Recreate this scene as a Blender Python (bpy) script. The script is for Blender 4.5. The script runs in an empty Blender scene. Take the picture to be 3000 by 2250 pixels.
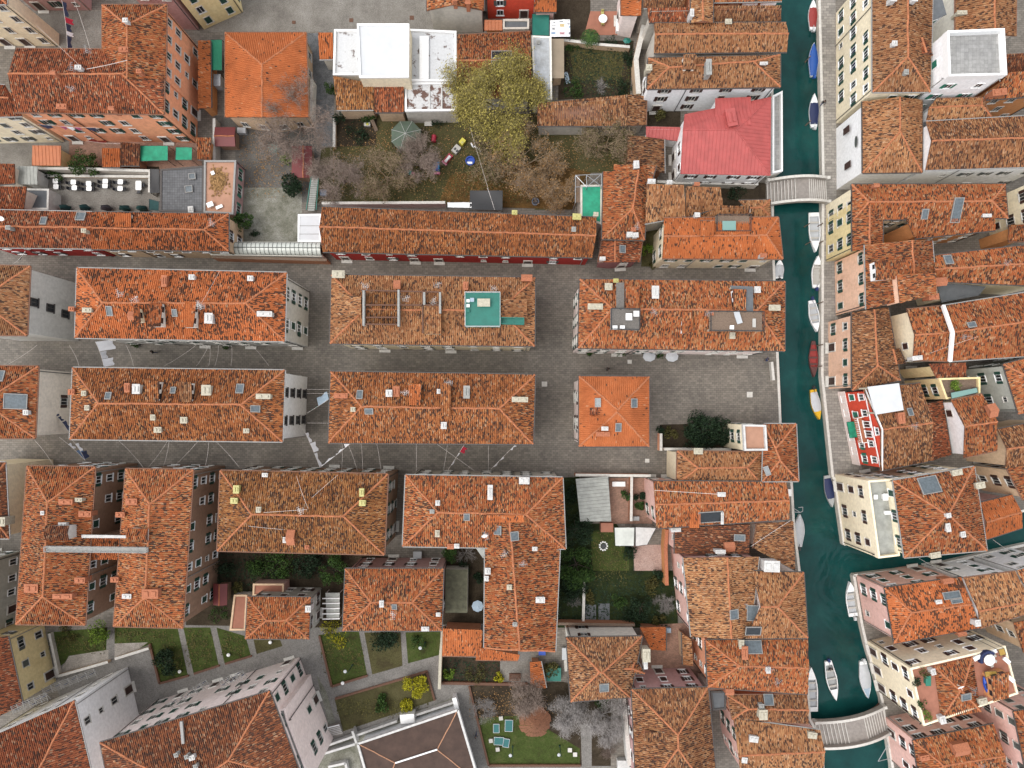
import bpy, math, random
from mathutils import Vector, Matrix
from mathutils.bvhtree import BVHTree
R = math.radians
scene = bpy.context.scene
col = scene.collection
rnd = random.Random(11)
# ---------------------------------------------------------------- survey: pixel of the aerial picture + height -> place in metres
K, HC, NX, NY, SC = .05, 110.0, 1485.0, 1200.0, 2.765
CX = {'a': 0, 'b': 740, 'c': 1480, 'd': 2200}
CY = {'1': 0, '2': 550, '3': 1100, '4': 1650}
def W(c, x, y, z=0.0):
    s = K * (HC - z) / HC
    return Vector(((CX[c[0]] + x / SC - NX) * s, -(CY[c[1]] + y / SC - NY) * s, z))
def WN(x, y, z=0.0):
    s = K * (HC - z) / HC
    return Vector(((x - NX) * s, -(y - NY) * s, z))
def pxm(n): return n / SC * K          # crop pixels -> metres on the ground
# ---------------------------------------------------------------- materials
MATS = {}
def nodes(name):
    m = bpy.data.materials.new(name); m.use_nodes = True
    nt = m.node_tree; b = nt.nodes['Principled BSDF']
    return m, nt, b
def lk(nt, a, b): nt.links.new(a, b)
def nnode(nt, t, **kw):
    n = nt.nodes.new(t)
    for k, v in kw.items():
        if k.startswith('i_'): n.inputs[int(k[2:]) if k[2:].isdigit() else k[2:]].default_value = v
        else: setattr(n, k, v)
    return n
def mathn(nt, op, a, b=None):
    n = nt.nodes.new('ShaderNodeMath'); n.operation = op
    for i, v in enumerate((a, b)):
        if v is None: continue
        if isinstance(v, (int, float)): n.inputs[i].default_value = v
        else: nt.links.new(v, n.inputs[i])
    return n.outputs[0]
def ramp(nt, fac, stops, interp='LINEAR'):
    n = nt.nodes.new('ShaderNodeValToRGB'); n.color_ramp.interpolation = interp
    e = n.color_ramp.elements
    while len(e) < len(stops): e.new(.5)
    for el, (p, c) in zip(e, stops):
        el.position = p; el.color = (*c, 1)
    nt.links.new(fac, n.inputs[0]); return n.outputs[0]
def mixc(nt, fac, a, b, mode='MIX'):
    n = nt.nodes.new('ShaderNodeMix'); n.data_type = 'RGBA'; n.blend_type = mode
    for s, v in ((0, fac), (6, a), (7, b)):
        if isinstance(v, (int, float)): n.inputs[s].default_value = v
        elif isinstance(v, tuple): n.inputs[s].default_value = (*v, 1)
        else: nt.links.new(v, n.inputs[s])
    return n.outputs[2]
def noise(nt, vec, scale, detail=4, rough=.6):
    n = nt.nodes.new('ShaderNodeTexNoise'); n.inputs['Scale'].default_value = scale
    n.inputs['Detail'].default_value = detail; n.inputs['Roughness'].default_value = rough
    if vec is not None: nt.links.new(vec, n.inputs['Vector'])
    return n.outputs[0]
def scl(c, k): return tuple(min(1, v * k) for v in c)
KEEP = ('white', 'stone', 'gutter', 'pane', 'washing_white', 'tabletop', 'boat_white', 'cable')
def plain(name, c, rough=.6, var=.18, scale=3, metal=0.0, spec=None):
    if name in MATS: return MATS[name]
    if name not in KEEP: c = scl(c, .80)
    m, nt, b = nodes(name)
    tc = nnode(nt, 'ShaderNodeTexCoord')
    f = noise(nt, tc.outputs['Object'], scale, 6)
    lk(nt, ramp(nt, f, [(.3, scl(c, 1 - var)), (.7, scl(c, 1 + var))]), b.inputs['Base Color'])
    b.inputs['Roughness'].default_value = rough; b.inputs['Metallic'].default_value = metal
    if spec is not None: b.inputs['Specular IOR Level'].default_value = spec
    MATS[name] = m; return m
def plaster(name, c, stain=None, amt=.45):
    if name in MATS: return MATS[name]
    m, nt, b = nodes(name)
    tc = nnode(nt, 'ShaderNodeTexCoord'); ob = tc.outputs['Object']
    mp = nnode(nt, 'ShaderNodeMapping'); mp.inputs['Scale'].default_value = (1, 1, .35); lk(nt, ob, mp.inputs[0])
    fine = ramp(nt, noise(nt, ob, 2.2, 6), [(.3, scl(c, .86)), (.7, scl(c, 1.08))])
    st = stain or scl(c, .45)
    big = ramp(nt, noise(nt, mp.outputs[0], .55, 8, .7), [(.5, (0, 0, 0)), (.72, (1, 1, 1))])
    big = mathn(nt, 'MULTIPLY', big, amt)
    lk(nt, mixc(nt, big, fine, st), b.inputs['Base Color'])
    b.inputs['Roughness'].default_value = .9; b.inputs['Specular IOR Level'].default_value = .2
    MATS[name] = m; return m
def tiles(name, stops, dark=(.055, .03, .022), p=.5, patch=.25, moss=0.0, pu=.13, pv=.34, con=.14, pale=.11):
    k_ = (.86, .79, .68); stops = [(q, tuple(a * b for a, b in zip(c, k_))) for q, c in stops]
    """fired clay roof tiles: every tile has its own fired colour, with weathered dark ones scattered in drifts"""
    if name in MATS: return MATS[name]
    m, nt, b = nodes(name)
    uv = nnode(nt, 'ShaderNodeUVMap').outputs[0]
    sp = nnode(nt, 'ShaderNodeSeparateXYZ'); lk(nt, uv, sp.inputs[0])
    cu = mathn(nt, 'FLOOR', mathn(nt, 'DIVIDE', sp.outputs[0], pu))
    sh = nnode(nt, 'ShaderNodeTexWhiteNoise', noise_dimensions='1D'); lk(nt, cu, sh.inputs['W'])
    cv = mathn(nt, 'FLOOR', mathn(nt, 'ADD', mathn(nt, 'DIVIDE', sp.outputs[1], pv), sh.outputs[0]))
    cb = nnode(nt, 'ShaderNodeCombineXYZ'); lk(nt, cu, cb.inputs[0]); lk(nt, cv, cb.inputs[1])
    w1 = nnode(nt, 'ShaderNodeTexWhiteNoise', noise_dimensions='2D'); lk(nt, cb.outputs[0], w1.inputs['Vector'])
    off = nnode(nt, 'ShaderNodeVectorMath', operation='ADD'); lk(nt, cb.outputs[0], off.inputs[0]); off.inputs[1].default_value = (77, 13, 0)
    w2 = nnode(nt, 'ShaderNodeTexWhiteNoise', noise_dimensions='2D'); lk(nt, off.outputs[0], w2.inputs['Vector'])
    big = noise(nt, uv, .22, 5, .65)
    mid = noise(nt, uv, 1.1, 4, .6)
    f = mathn(nt, 'ADD', mathn(nt, 'MULTIPLY', w1.outputs[0], 1 - patch), mathn(nt, 'MULTIPLY', mathn(nt, 'SUBTRACT', mathn(nt, 'MULTIPLY', big, 2.0), .5), patch))
    base = ramp(nt, f, stops)
    thr = mathn(nt, 'MULTIPLY', ramp(nt, mathn(nt, 'ADD', mathn(nt, 'MULTIPLY', big, .6), mathn(nt, 'MULTIPLY', mid, .4)), [(.5 - con, (.06,) * 3), (.5 + con, (1,) * 3)]), p)
    dk = mathn(nt, 'LESS_THAN', w2.outputs[0], thr)
    c = mixc(nt, mathn(nt, 'MULTIPLY', dk, .92), base, dark)
    w3 = nnode(nt, 'ShaderNodeTexWhiteNoise', noise_dimensions='2D'); o3 = nnode(nt, 'ShaderNodeVectorMath', operation='ADD'); lk(nt, cb.outputs[0], o3.inputs[0]); o3.inputs[1].default_value = (31, 57, 0); lk(nt, o3.outputs[0], w3.inputs['Vector'])
    pl = mathn(nt, 'LESS_THAN', w3.outputs[0], mathn(nt, 'MULTIPLY', mid, pale)); c = mixc(nt, mathn(nt, 'MULTIPLY', pl, .5), c, (.48, .32, .20))
    c = mixc(nt, 1.0, c, ramp(nt, noise(nt, uv, .34, 6, .7), [(.32, (.74, .72, .70)), (.5, (1, 1, 1)), (.68, (1.2, 1.2, 1.16))]), 'MULTIPLY')
    oi = nnode(nt, 'ShaderNodeObjectInfo'); c = mixc(nt, 1.0, c, ramp(nt, oi.outputs['Random'], [(0, (.84, .84, .86)), (.5, (1, .98, .96)), (1, (1.14, 1.18, 1.2))]), 'MULTIPLY')
    if moss:
        mm = ramp(nt, noise(nt, uv, .6, 6, .7), [(.52, (0,) * 3), (.7, (1,) * 3)])
        c = mixc(nt, mathn(nt, 'MULTIPLY', mm, moss), c, (.13, .11, .035))
    fr = mathn(nt, 'FRACT', mathn(nt, 'ADD', mathn(nt, 'DIVIDE', sp.outputs[1], pv), sh.outputs[0]))
    bp = nnode(nt, 'ShaderNodeBump'); bp.inputs['Strength'].default_value = .6; bp.inputs['Distance'].default_value = .03
    lk(nt, fr, bp.inputs['Height']); lk(nt, bp.outputs[0], b.inputs['Normal'])
    lk(nt, c, b.inputs['Base Color']); b.inputs['Roughness'].default_value = .85; b.inputs['Specular IOR Level'].default_value = .25
    MATS[name] = m; return m
OR, RU, TA, PA, DB = (.44, .145, .055), (.30, .098, .042), (.35, .175, .085), (.45, .275, .155), (.13, .058, .034)
tiles('mix', [(0, DB), (.22, RU), (.5, (.38, .125, .05)), (.78, TA), (1, PA)], p=.5)
tiles('orange', [(0, RU), (.35, OR), (.8, (.47, .165, .065)), (1, (.45, .22, .11))], p=.16, patch=.4, pale=.06)
tiles('fresh', [(0, (.38, .12, .047)), (.6, (.43, .142, .056)), (1, (.45, .17, .08))], p=.03, patch=.5, pale=.01)
tiles('spotted', [(0, RU), (.3, OR), (1, (.46, .16, .07))], dark=(.06, .03, .02), p=.62, patch=.3, con=.07, pale=.06)
tiles('brown', [(0, (.085, .05, .032)), (.35, (.23, .10, .052)), (.7, (.32, .17, .09)), (1, (.42, .27, .16))], p=.48)
tiles('tan', [(0, (.18, .085, .045)), (.4, (.33, .155, .078)), (.8, (.40, .235, .13)), (1, PA)], p=.36)
tiles('rust', [(0, (.13, .05, .03)), (.5, (.28, .085, .042)), (.85, (.35, .13, .065)), (1, (.45, .25, .15))], p=.48)
tiles('earth', [(0, (.13, .06, .03)), (.4, (.30, .11, .045)), (.8, (.38, .165, .07)), (1, (.46, .29, .15))], p=.48)
tiles('olive', [(0, (.12, .065, .03)), (.35, (.28, .115, .045)), (.75, (.35, .175, .075)), (1, (.46, .30, .15))], p=.5, moss=.04)
tiles('dark', [(0, (.06, .035, .028)), (.4, (.16, .06, .035)), (.8, (.28, .11, .055)), (1, (.38, .23, .14))], p=.5)
plain('ridge', (.44, .16, .07), .9, .32, 3)
plain('ridge_pale', (.46, .24, .14), .9, .25, 4)
plain('fascia', (.22, .11, .07), .9)
plain('gutter', (.24, .235, .225), .6, .15)
plain('gutter_dark', (.07, .06, .055), .6, .15)
plain('stone', (.52, .50, .46), .85, .14)
plain('white', (.78, .78, .77), .7, .06)
plain('white_dirty', (.62, .61, .59), .8, .16, 2)
plain('iron', (.03, .033, .035), .5)
plain('alu', (.45, .46, .47), .4, .05, metal=.6)
plain('cable', (.62, .56, .52), .7)
plain('wood', (.20, .14, .10), .85, .3, 6)
plain('wood_grey', (.16, .145, .13), .85, .25, 6)
plain('wood_brown', (.13, .06, .035), .8, .25, 6)
plain('green_mesh', (.015, .30, .17), .7, .25, 1.5)
plain('teal', (.009, .165, .125), .55, .12, 1.2)
plain('awning_green', (.012, .22, .12), .7, .12)
plain('pane', (.018, .022, .026), .12, .2)
plain('sky_pane', (.12, .145, .16), .15, .25)
plain('shutter_green', (.012, .06, .042), .6)
plain('shutter_teal', (.02, .18, .12), .6)
plain('shutter_brown', (.055, .022, .016), .6)
plain('shutter_grey', (.10, .11, .10), .6)
plain('brickred', (.17, .07, .045), .9, .3, 8)
plain('chim_brick', (.44, .16, .08), .9, .25, 6)
plain('chim_cream', (.50, .46, .36), .9, .2, 4)
plain('chim_grey', (.34, .34, .32), .9, .2, 4)
plain('yellow_paint', (.50, .46, .16), .5, .06)
plain('ochre_cloth', (.42, .26, .05), .7, .1)
WALLS = {'orange': (.66, .30, .17), 'cream': (.68, .60, .44), 'white': (.72, .70, .66), 'grey': (.28, .27, .245), 'beige': (.50, .44, .36),
 'brown': (.25, .16, .11), 'peach': (.66, .43, .31), 'pink': (.62, .40, .35), 'palepink': (.70, .58, .53), 'red': (.52, .065, .035), 'crimson': (.22, .022, .018),
 'yellow': (.62, .51, .28), 'straw': (.68, .60, .44), 'purple': (.26, .12, .12), 'stonegrey': (.44, .41, .36), 'ochre': (.48, .22, .09), 'greygreen': (.36, .36, .32),
 'brick': (.33, .15, .085), 'tanwall': (.50, .36, .24), 'mauve': (.42, .26, .25), 'offwhite': (.64, .62, .56), 'salmon': (.60, .28, .17), 'teal_w': (.16, .36, .30)}
WALLS.update(grey=(.48, .47, .44), palepink=(.70, .605, .57), beige=(.60, .54, .46), white=(.80, .79, .77), crimson=(.30, .028, .024))
for k, v in WALLS.items():
    v = tuple(min(.84, q * 1.2) for q in v)
    plaster('w_' + k, v, stain={'peach': (.40, .2, .12), 'palepink': (.42, .3, .26), 'yellow': (.5, .36, .15), 'straw': (.44, .24, .13), 'pink': (.4, .2, .14), 'white': (.42, .40, .36)}.get(k),
            amt={'white': .14, 'palepink': .22, 'offwhite': .3, 'red': .15, 'crimson': .3, 'straw': .2, 'cream': .35}.get(k, .5))
# ---------------------------------------------------------------- mesh building
class MB:
    def __init__(s): s.v = []; s.f = []; s.m = []
    def add(s, vs, fs, mi=0):
        o = len(s.v); s.v += [Vector(p) for p in vs]
        for f in fs: s.f.append([o + i for i in f]); s.m.append(mi)
        return s
    def box(s, c, d, rz=0.0, mi=0, M=None):
        M = M or Matrix.Translation(c) @ Matrix.Rotation(rz, 4, 'Z')
        x, y, z = d[0] / 2, d[1] / 2, d[2] / 2
        vs = [M @ Vector(p) for p in ((-x, -y, -z), (x, -y, -z), (x, y, -z), (-x, y, -z), (-x, -y, z), (x, -y, z), (x, y, z), (-x, y, z))]
        return s.add(vs, [(3, 2, 1, 0), (4, 5, 6, 7), (0, 1, 5, 4), (1, 2, 6, 5), (2, 3, 7, 6), (3, 0, 4, 7)], mi)
    def tube(s, p, q, r, n=6, r2=None, mi=0, cap=True):
        p, q = Vector(p), Vector(q); d = q - p
        if d.length < 1e-6: return s
        a = d.normalized().orthogonal().normalized(); b = d.normalized().cross(a); r2 = r if r2 is None else r2
        vs = [p + (a * math.cos(t) + b * math.sin(t)) * r for t in (2 * math.pi * i / n for i in range(n))]
        vs += [q + (a * math.cos(t) + b * math.sin(t)) * r2 for t in (2 * math.pi * i / n for i in range(n))]
        fs = [(i, (i + 1) % n, n + (i + 1) % n, n + i) for i in range(n)]
        if cap: fs += [tuple(range(n - 1, -1, -1)), tuple(range(n, 2 * n))]
        return s.add(vs, fs, mi)
    def bar(s, p, q, w, h, mi=0):
        p, q = Vector(p), Vector(q); d = q - p; L = d.length
        if L < 1e-6: return s
        x = d / L; z = Vector((0, 0, 1))
        if abs(x.z) > .98: z = Vector((0, 1, 0))
        y = z.cross(x).normalized(); z = x.cross(y)
        M = Matrix((x, y, z)).transposed().to_4x4(); M.translation = (p + q) / 2
        return s.box(None, (L, w, h), mi=mi, M=M)
    def prism(s, pts, z0, z1, mi=0):
        n = len(pts); P = ccw(pts)
        vs = [Vector((p.x, p.y, z0)) for p in P] + [Vector((p.x, p.y, z1)) for p in P]
        return s.add(vs, [tuple(range(n - 1, -1, -1)), tuple(range(n, 2 * n))] + [(i, (i + 1) % n, n + (i + 1) % n, n + i) for i in range(n)], mi)
    def build(s, name, mats, parent=None, loc=None, smooth=False, uv=None):
        me = bpy.data.meshes.new(name)
        o0 = loc if loc is not None else (org(parent) if parent else Vector((0, 0, 0)))
        me.from_pydata([v - o0 for v in s.v], [], s.f)
        for m in (mats if isinstance(mats, (list, tuple)) else [mats]):
            me.materials.append(MATS[m] if isinstance(m, str) else m)
        if any(s.m): me.polygons.foreach_set('material_index', s.m)
        if smooth: me.polygons.foreach_set('use_smooth', [True] * len(me.polygons))
        if uv: 
            l = me.uv_layers.new(name='UVMap'); fl = []
            for t in uv: fl += t
            l.data.foreach_set('uv', fl)
        me.update()
        o = bpy.data.objects.new(name, me); col.objects.link(o)
        if parent: o.parent = parent
        else: o.location = o0
        return o
ORG = {}
def org(o):
    p = o
    while p.parent: p = p.parent
    return Vector(p.location)
def ccw(P):
    a = sum(P[i].x * P[(i + 1) % len(P)].y - P[(i + 1) % len(P)].x * P[i].y for i in range(len(P)))
    return list(P) if a > 0 else list(reversed(P))
def inset(P, d):
    n = len(P); out = []
    for i in range(n):
        a, b, c = P[i - 1], P[i], P[(i + 1) % n]
        u = Vector((b.x - a.x, b.y - a.y)); w = Vector((c.x - b.x, c.y - b.y))
        if u.length < 1e-6 or w.length < 1e-6: out.append(b.copy()); continue
        u.normalize(); w.normalize()
        n1, n2 = Vector((-u.y, u.x)), Vector((-w.y, w.x))
        m = n1 + n2
        k = d / max(.35, 1 + n1.dot(n2)) 
        out.append(Vector((b.x + m.x * k, b.y + m.y * k, b.z)))
    return out
def tag(o, label=None, cat=None, group=None, kind=None):
    if label: o['label'] = label
    if cat: o['category'] = cat
    if group: o['group'] = group
    if kind: o['kind'] = kind
    return o
def empty(name, loc, label, cat, group=None):
    o = bpy.data.objects.new(name, None); col.objects.link(o); o.location = loc
    o.empty_display_size = .3
    return tag(o, label, cat, group)
# ---------------------------------------------------------------- roofs
def clip(poly, d, lo, hi):
    for sgn, lim in ((1, lo), (-1, -hi)):
        out = []
        for i in range(len(poly)):
            a, b = poly[i - 1], poly[i]; da, db = sgn * a.dot(d) - lim, sgn * b.dot(d) - lim
            if (da >= 0) != (db >= 0): out.append(a + (b - a) * (da / (da - db)))
            if db >= 0: out.append(b)
        poly = out
        if len(poly) < 3: return []
    return poly
def ribbed(faces, pitch, prof, seed):
    """roof skin: each slope cut into its courses of cover tiles, lifted to a rib profile; returns verts, faces, uvs"""
    V, F, U, idx = [], [], [], {}
    for fi, f in enumerate(faces):
        n = Vector((0, 0, 0))
        for i in range(len(f)): n += f[i].cross(f[(i + 1) % len(f)])
        if n.z < 0: f = f[::-1]; n = -n
        n.normalize()
        s = Vector((n.x, n.y, 0))
        s = s.normalized() if s.length > .02 else Vector((0, -1, 0))
        u = Vector((-s.y, s.x, 0)); cs = max(.3, n.z); o = (seed * 13.7 + fi * 31.3) % 97
        for k in range(1, len(f) - 1):
            tri = [f[0], f[k], f[k + 1]]
            us = [p.dot(u) for p in tri]; i0, i1 = math.floor(min(us) / pitch), math.floor(max(us) / pitch)
            for i in range(i0, i1 + 1):
                for (a, ha), (b, hb) in zip(prof, prof[1:]):
                    q = clip(tri, u, (i + a) * pitch, (i + b) * pitch)
                    if not q: continue
                    fc, uvs = [], []
                    for p in q:
                        t = (p.dot(u) / pitch - i - a) / (b - a)
                        z = p.z + ha + (hb - ha) * min(1, max(0, t))
                        key = (round(p.x, 3), round(p.y, 3), round(z, 3))
                        j = idx.get(key)
                        if j is None: j = idx[key] = len(V); V.append(Vector((p.x, p.y, z)))
                        if j not in fc:
                            fc.append(j); uvs += [p.dot(u) + o, -p.dot(s) / cs + o]
                    if len(fc) > 2: F.append(fc); U.append(uvs)
    return V, F, U
PROF = [(0, 0), (.40, 0), (.50, .10), (.70, .135), (.90, .10), (1, 0)]
SEAM = [(0, 0), (.86, 0), (.93, .05), (1, 0)]
FLATP = [(0, 0), (1, 0)]
NOTILE = {}
class House:
    n = 0
    def __init__(s, label, c, pts, name='house', cat='house', group=None, g=False, h=9):
        House.n += 1; s.id = House.n; s.c = c
        P = [W(*((c,) + tuple(p)), 0 if g else h) if len(p) == 2 else W(*p, 0 if g else h) for p in pts]
        m = sum(P, Vector()) / len(P)
        s.root = empty(name, Vector((m.x, m.y, 0)), label, cat, group); s.faces = []; s.walls = []
        s.rz = math.atan2((P[1] - P[0]).y, (P[1] - P[0]).x)
    def pts(s, pts, z): return [W(s.c, p[0], p[1], z) if len(p) == 2 else W(p[0], p[1], p[2], z) for p in pts]
    def block(s, pts, h, roof='hx', tile='mix', wall='cream', rise=None, ridge=None, over=.35, z0=-.3, g=False, win='n', dens=1.0, par=.45, cap='ridge', gut='gutter', ends=None, nowin=(), floors=None, parmat=None, raw=False):
        root = s.root
        if g: P = [Vector((p.x, p.y, h)) for p in s.pts(pts, 0)]
        elif raw: P = [Vector((p.x, p.y, h)) for p in pts]
        else: P = s.pts(pts, h)
        edges = []
        if roof == 'flat':
            P = ccw(P); rim = P; wall_loop = [p.copy() for p in P]; faces = [P]
        elif roof[0] == 's':
            k = int(roof[1]); n = len(P); L = (P[(k + 2) % n] - P[(k + 1) % n]).length
            rise = .30 * L if rise is None else rise
            for i in (k, (k + 1) % n):
                if g or raw: P[i] = Vector((P[i].x, P[i].y, h + rise))
                else: P[i] = s.pts([pts[i]], h + rise)[0]
            rim = ccw(P); faces = [rim]; wall_loop = inset(rim, over)
        elif roof == 'pyr':
            ap = s.pts(ridge, h + rise)[0]; rim = ccw(P); n = len(P)
            faces = [[rim[i], rim[(i + 1) % n], ap] for i in range(n)]; edges = [(p, ap) for p in rim]; wall_loop = inset(rim, over)
        else:
            ax = roof[1]; Q = P if ax == 'x' else [P[1], P[2], P[3], P[0]]
            hips = {'h': (1, 1), 'g': (0, 0), 'l': (1, 0), 'r': (0, 1)}[roof[0]]
            half = ((Q[0] - Q[3]).length + (Q[1] - Q[2]).length) / 4
            rise = .37 * half if rise is None else rise
            ml, mr = (Q[3] + Q[0]) / 2, (Q[1] + Q[2]) / 2; d = (mr - ml); L = d.length; d.normalize()
            up = Vector((0, 0, rise))
            ins = min(half, L * .48)
            R0 = ml + up + d * (ins if hips[0] else 0); R1 = mr + up - d * (ins if hips[1] else 0)
            if ridge:
                rr = s.pts(ridge, h + rise) if not raw else ridge
                R0, R1 = rr
            faces = [[Q[0], Q[1], R1, R0], [Q[2], Q[3], R0, R1]]
            rim = [Q[0], Q[1]] + ([] if hips[1] else [R1]) + [Q[2], Q[3]] + ([] if hips[0] else [R0])
            edges = [(R0, R1)]
            if hips[1]: faces.append([Q[1], Q[2], R1]); edges += [(Q[1], R1), (Q[2], R1)]
            if hips[0]: faces.append([Q[3], Q[0], R0]); edges += [(Q[3], R0), (Q[0], R0)]
            rim = ccw(rim); wall_loop = inset(rim, over)
        # wall
        mb = MB(); n = len(wall_loop); wm = 'w_' + wall
        ztop = (lambda p: p.z - .10) if roof != 'flat' else (lambda p: p.z)
        vs = [Vector((p.x, p.y, z0)) for p in wall_loop] + [Vector((p.x, p.y, ztop(p))) for p in wall_loop]
        mb.add(vs, [(i, (i + 1) % n, n + (i + 1) % n, n + i) for i in range(n)] + [tuple(range(n - 1, -1, -1))])
        mb.build('wall', wm, root)
        # roof skin
        if roof == 'flat':
            r = MB(); zr = Vector((0, 0, .01)); r.add([p + zr for p in P], [tuple(range(len(P)))])
            ro = r.build('roof', tile, root)
            if par:
                q = MB(); inn = inset(P, .22); zz = Vector((0, 0, par)); m_ = len(P)
                out = inset(P, -.04)
                vs = [p - Vector((0, 0, .1)) for p in out] + [p + zz for p in out] + [p + zz for p in inn] + [p.copy() for p in inn]
                fs = []
                for i in range(m_):
                    j = (i + 1) % m_
                    fs += [(i, j, m_ + j, m_ + i), (m_ + i, m_ + j, 2 * m_ + j, 2 * m_ + i), (2 * m_ + i, 2 * m_ + j, 3 * m_ + j, 3 * m_ + i)]
                q.add(vs, fs); q.build('parapet', parmat or wm, root)
            s.faces += faces
        else:
            metal = tile in NOTILE
            V, F, U = ribbed(faces, NOTILE.get(tile, .26), (SEAM if NOTILE[tile] < .8 else FLATP) if metal else PROF, s.id)
            r = MB(); r.v = V; r.f = list(F); r.m = [0] * len(F)
            nv = len(r.v); m_ = len(rim)
            r.add([p for p in rim] + [p - Vector((0, 0, .13)) for p in rim],
                  [(m_ + i, m_ + (i + 1) % m_, (i + 1) % m_, i) for i in range(m_)] + [tuple(range(2 * m_ - 1, m_ - 1, -1))], 1)
            for f in r.f[len(F):]: U.append([0.0, 0.0] * len(f))
            ro = r.build('roof', [tile, 'fascia' if not metal else tile], root, uv=U)
            s.faces += faces
            if edges and cap:
                c = MB()
                for a, b in edges:
                    d = (b - a); L = d.length
                    if L < .3: continue
                    d.normalize(); y = Vector((0, 0, 1)).cross(d).normalized()
                    k = max(1, int(L / .8)); j = random.Random(s.id)
                    sec = [(-.14, .02), (-.08, .12), (0, .16), (.08, .12), (.14, .02)]
                    if metal: sec = [(-.08, .02), (-.06, .08), (0, .1), (.06, .08), (.08, .02)]
                    vs = []
                    for i in range(k + 1):
                        p = a + d * (L * i / k); w = j.uniform(-.045, .045)
                        vs += [p + y * (q + w) + Vector((0, 0, t)) for q, t in sec]
                    fs = [(i * 5 + q, i * 5 + q + 1, i * 5 + q + 6, i * 5 + q + 5) for i in range(k) for q in range(4)]
                    c.add(vs, fs)
                if c.f: c.build('ridge_tiles' if not metal else 'ridge_cap', cap, ro)
            if gut and not metal:
                gut = ('gutter_dark', 'fascia', 'gutter', 'gutter_dark')[s.id % 4] if gut == 'gutter' else gut; gm = MB()
                for i in range(m_):
                    a, b = rim[i], rim[(i + 1) % m_]
                    if abs(a.z - b.z) > .25 or (a - b).length < .8: continue
                    if roof[0] == 's' and a.z > h + .2: continue
                    d = (b - a).normalized(); o_ = Vector((d.y, -d.x, 0)) * .07 - Vector((0, 0, .04))
                    gm.bar(a + o_, b + o_, .13, .11)
                    if roof[0] == 'g': gm.build('gutter', gut, ro); gm = MB()
                if gm.f: gm.build('gutter', gut, ro)
        if win: s.windows(wall_loop, h, win, dens, nowin, floors)
        return s
    def windows(s, loop, h, style, dens, nowin, floors):
        n = len(loop); rr = random.Random(s.id * 7 + n)
        nf = floors or max(1, round(h / 3.05))
        for i in range(n):
            a, b = loop[i], loop[(i + 1) % n]
            d = Vector((b.x - a.x, b.y - a.y, 0)); L = d.length
            if L < 2.2 or i in nowin: continue
            d.normalize(); nn = Vector((d.y, -d.x, 0)); m = (a + b) / 2
            if nn.dot(Vector((m.x, m.y, 0))) > 8: continue
            if L > 5:
                for t_ in ((.3, .98) if L > 14 else (.97,)):
                    q_ = Vector((a.x, a.y, 0)) + d * L * t_ + nn * .09; pm = MB(); pm.tube(q_, q_ + Vector((0, 0, h - .1)), .055, 6); pm.bar(q_ + Vector((0, 0, h - .12)), q_ + nn * .3 + Vector((0, 0, h - .02)), .1, .1); pm.build('drainpipe', 'iron' if s.id % 3 else 'gutter', s.root)
            k = max(1, int(L / (2.5 / dens))); fh = (h - .2) / nf
            for q in range(k):
                x = (q + .5) * L / k + rr.uniform(-.2, .2)
                for fl in range(nf):
                    if rr.random() < .13: continue
                    sm = rr.random() < .1
                    wh = min(1.55, fh - 1.15) * (1 if fl < nf - 1 or nf == 1 else .82); z = fl * fh + .95 + wh / 2
                    if fl == 0 and rr.random() < .25:
                        DOORS.append((s.root, a + d * x, d, nn)); continue
                    window(s.root, Vector((a.x, a.y, 0)) + d * x + Vector((0, 0, z)), d, nn, .6 if sm else rr.uniform(.78, .9), wh * (.55 if sm else .92), 'n' if sm else style, rr)
    # ------------------------------------------------ things fixed to the roof
    def hit(s, c, x, y):
        o = Vector((0, 0, HC)); t = W(c, x, y, 0); d = (t - o).normalized(); best = None
        for f in s.faces:
            for k in range(1, len(f) - 1):
                from mathutils.geometry import intersect_ray_tri as irt
                p = irt(f[0], f[k], f[k + 1], d, o, True)
                if p and (best is None or p.z > best[0].z):
                    nrm = (f[k] - f[0]).cross(f[k + 1] - f[0]).normalized()
                    best = (p, nrm if nrm.z > 0 else -nrm)
        if best is None:
            z = s.faces[0][0].z; return W(c, x, y, z), Vector((0, 0, 1))
        return best
    def C(s, *L, c=None):
        """chimneys: (x, y, look, along-metres, across-metres, height)"""
        for t in L:
            x, y, k = t[:3]; a, b, hh = (t[3:] + (.7, .55, 1.25)[len(t) - 3:])
            a, b, hh = a * .74, b * .74, hh * .85; p, nr = s.hit(c or s.c, x, y); f = (HC - p.z - hh * .55) / (HC - p.z)
            q = Vector((p.x * f, p.y * f, p.z))
            m = {'b': 'chim_brick', 'c': 'chim_cream', 'w': 'white_dirty', 'g': 'chim_grey', 'y': 'yellow_paint', 'r': 'pinkroof'}[k[0]]
            mb = MB(); top = q.z + hh
            mb.box(Vector((q.x, q.y, (q.z - 1.0 + top) / 2)), (a, b, top - q.z + 1.0), s.rz)
            ch = mb.build('chimney', m, s.root)
            cp = MB()
            if len(k) > 1 and k[1] == 't':
                for sg in (-1, 1):
                    M = Matrix.Translation((q.x, q.y, top + .17)) @ Matrix.Rotation(s.rz, 4, 'Z') @ Matrix.Translation((0, sg * b * .3, 0)) @ Matrix.Rotation(-sg * .6, 4, 'X')
                    cp.box(None, (a + .25, b * .75, .07), M=M)
                cp.build('cap', 'chim_brick', ch)
            else:
                cp.box(Vector((q.x, q.y, top + .05)), (a + .16, b + .16, .1), s.rz)
                for ox in (-a * .25, a * .25): cp.box(Vector((q.x, q.y, top + .16)) + Matrix.Rotation(s.rz, 3, 'Z') @ Vector((ox, 0, 0)), (a * .3, b * .6, .16), s.rz)
                cp.build('cap', m, ch)
        return s
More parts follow.
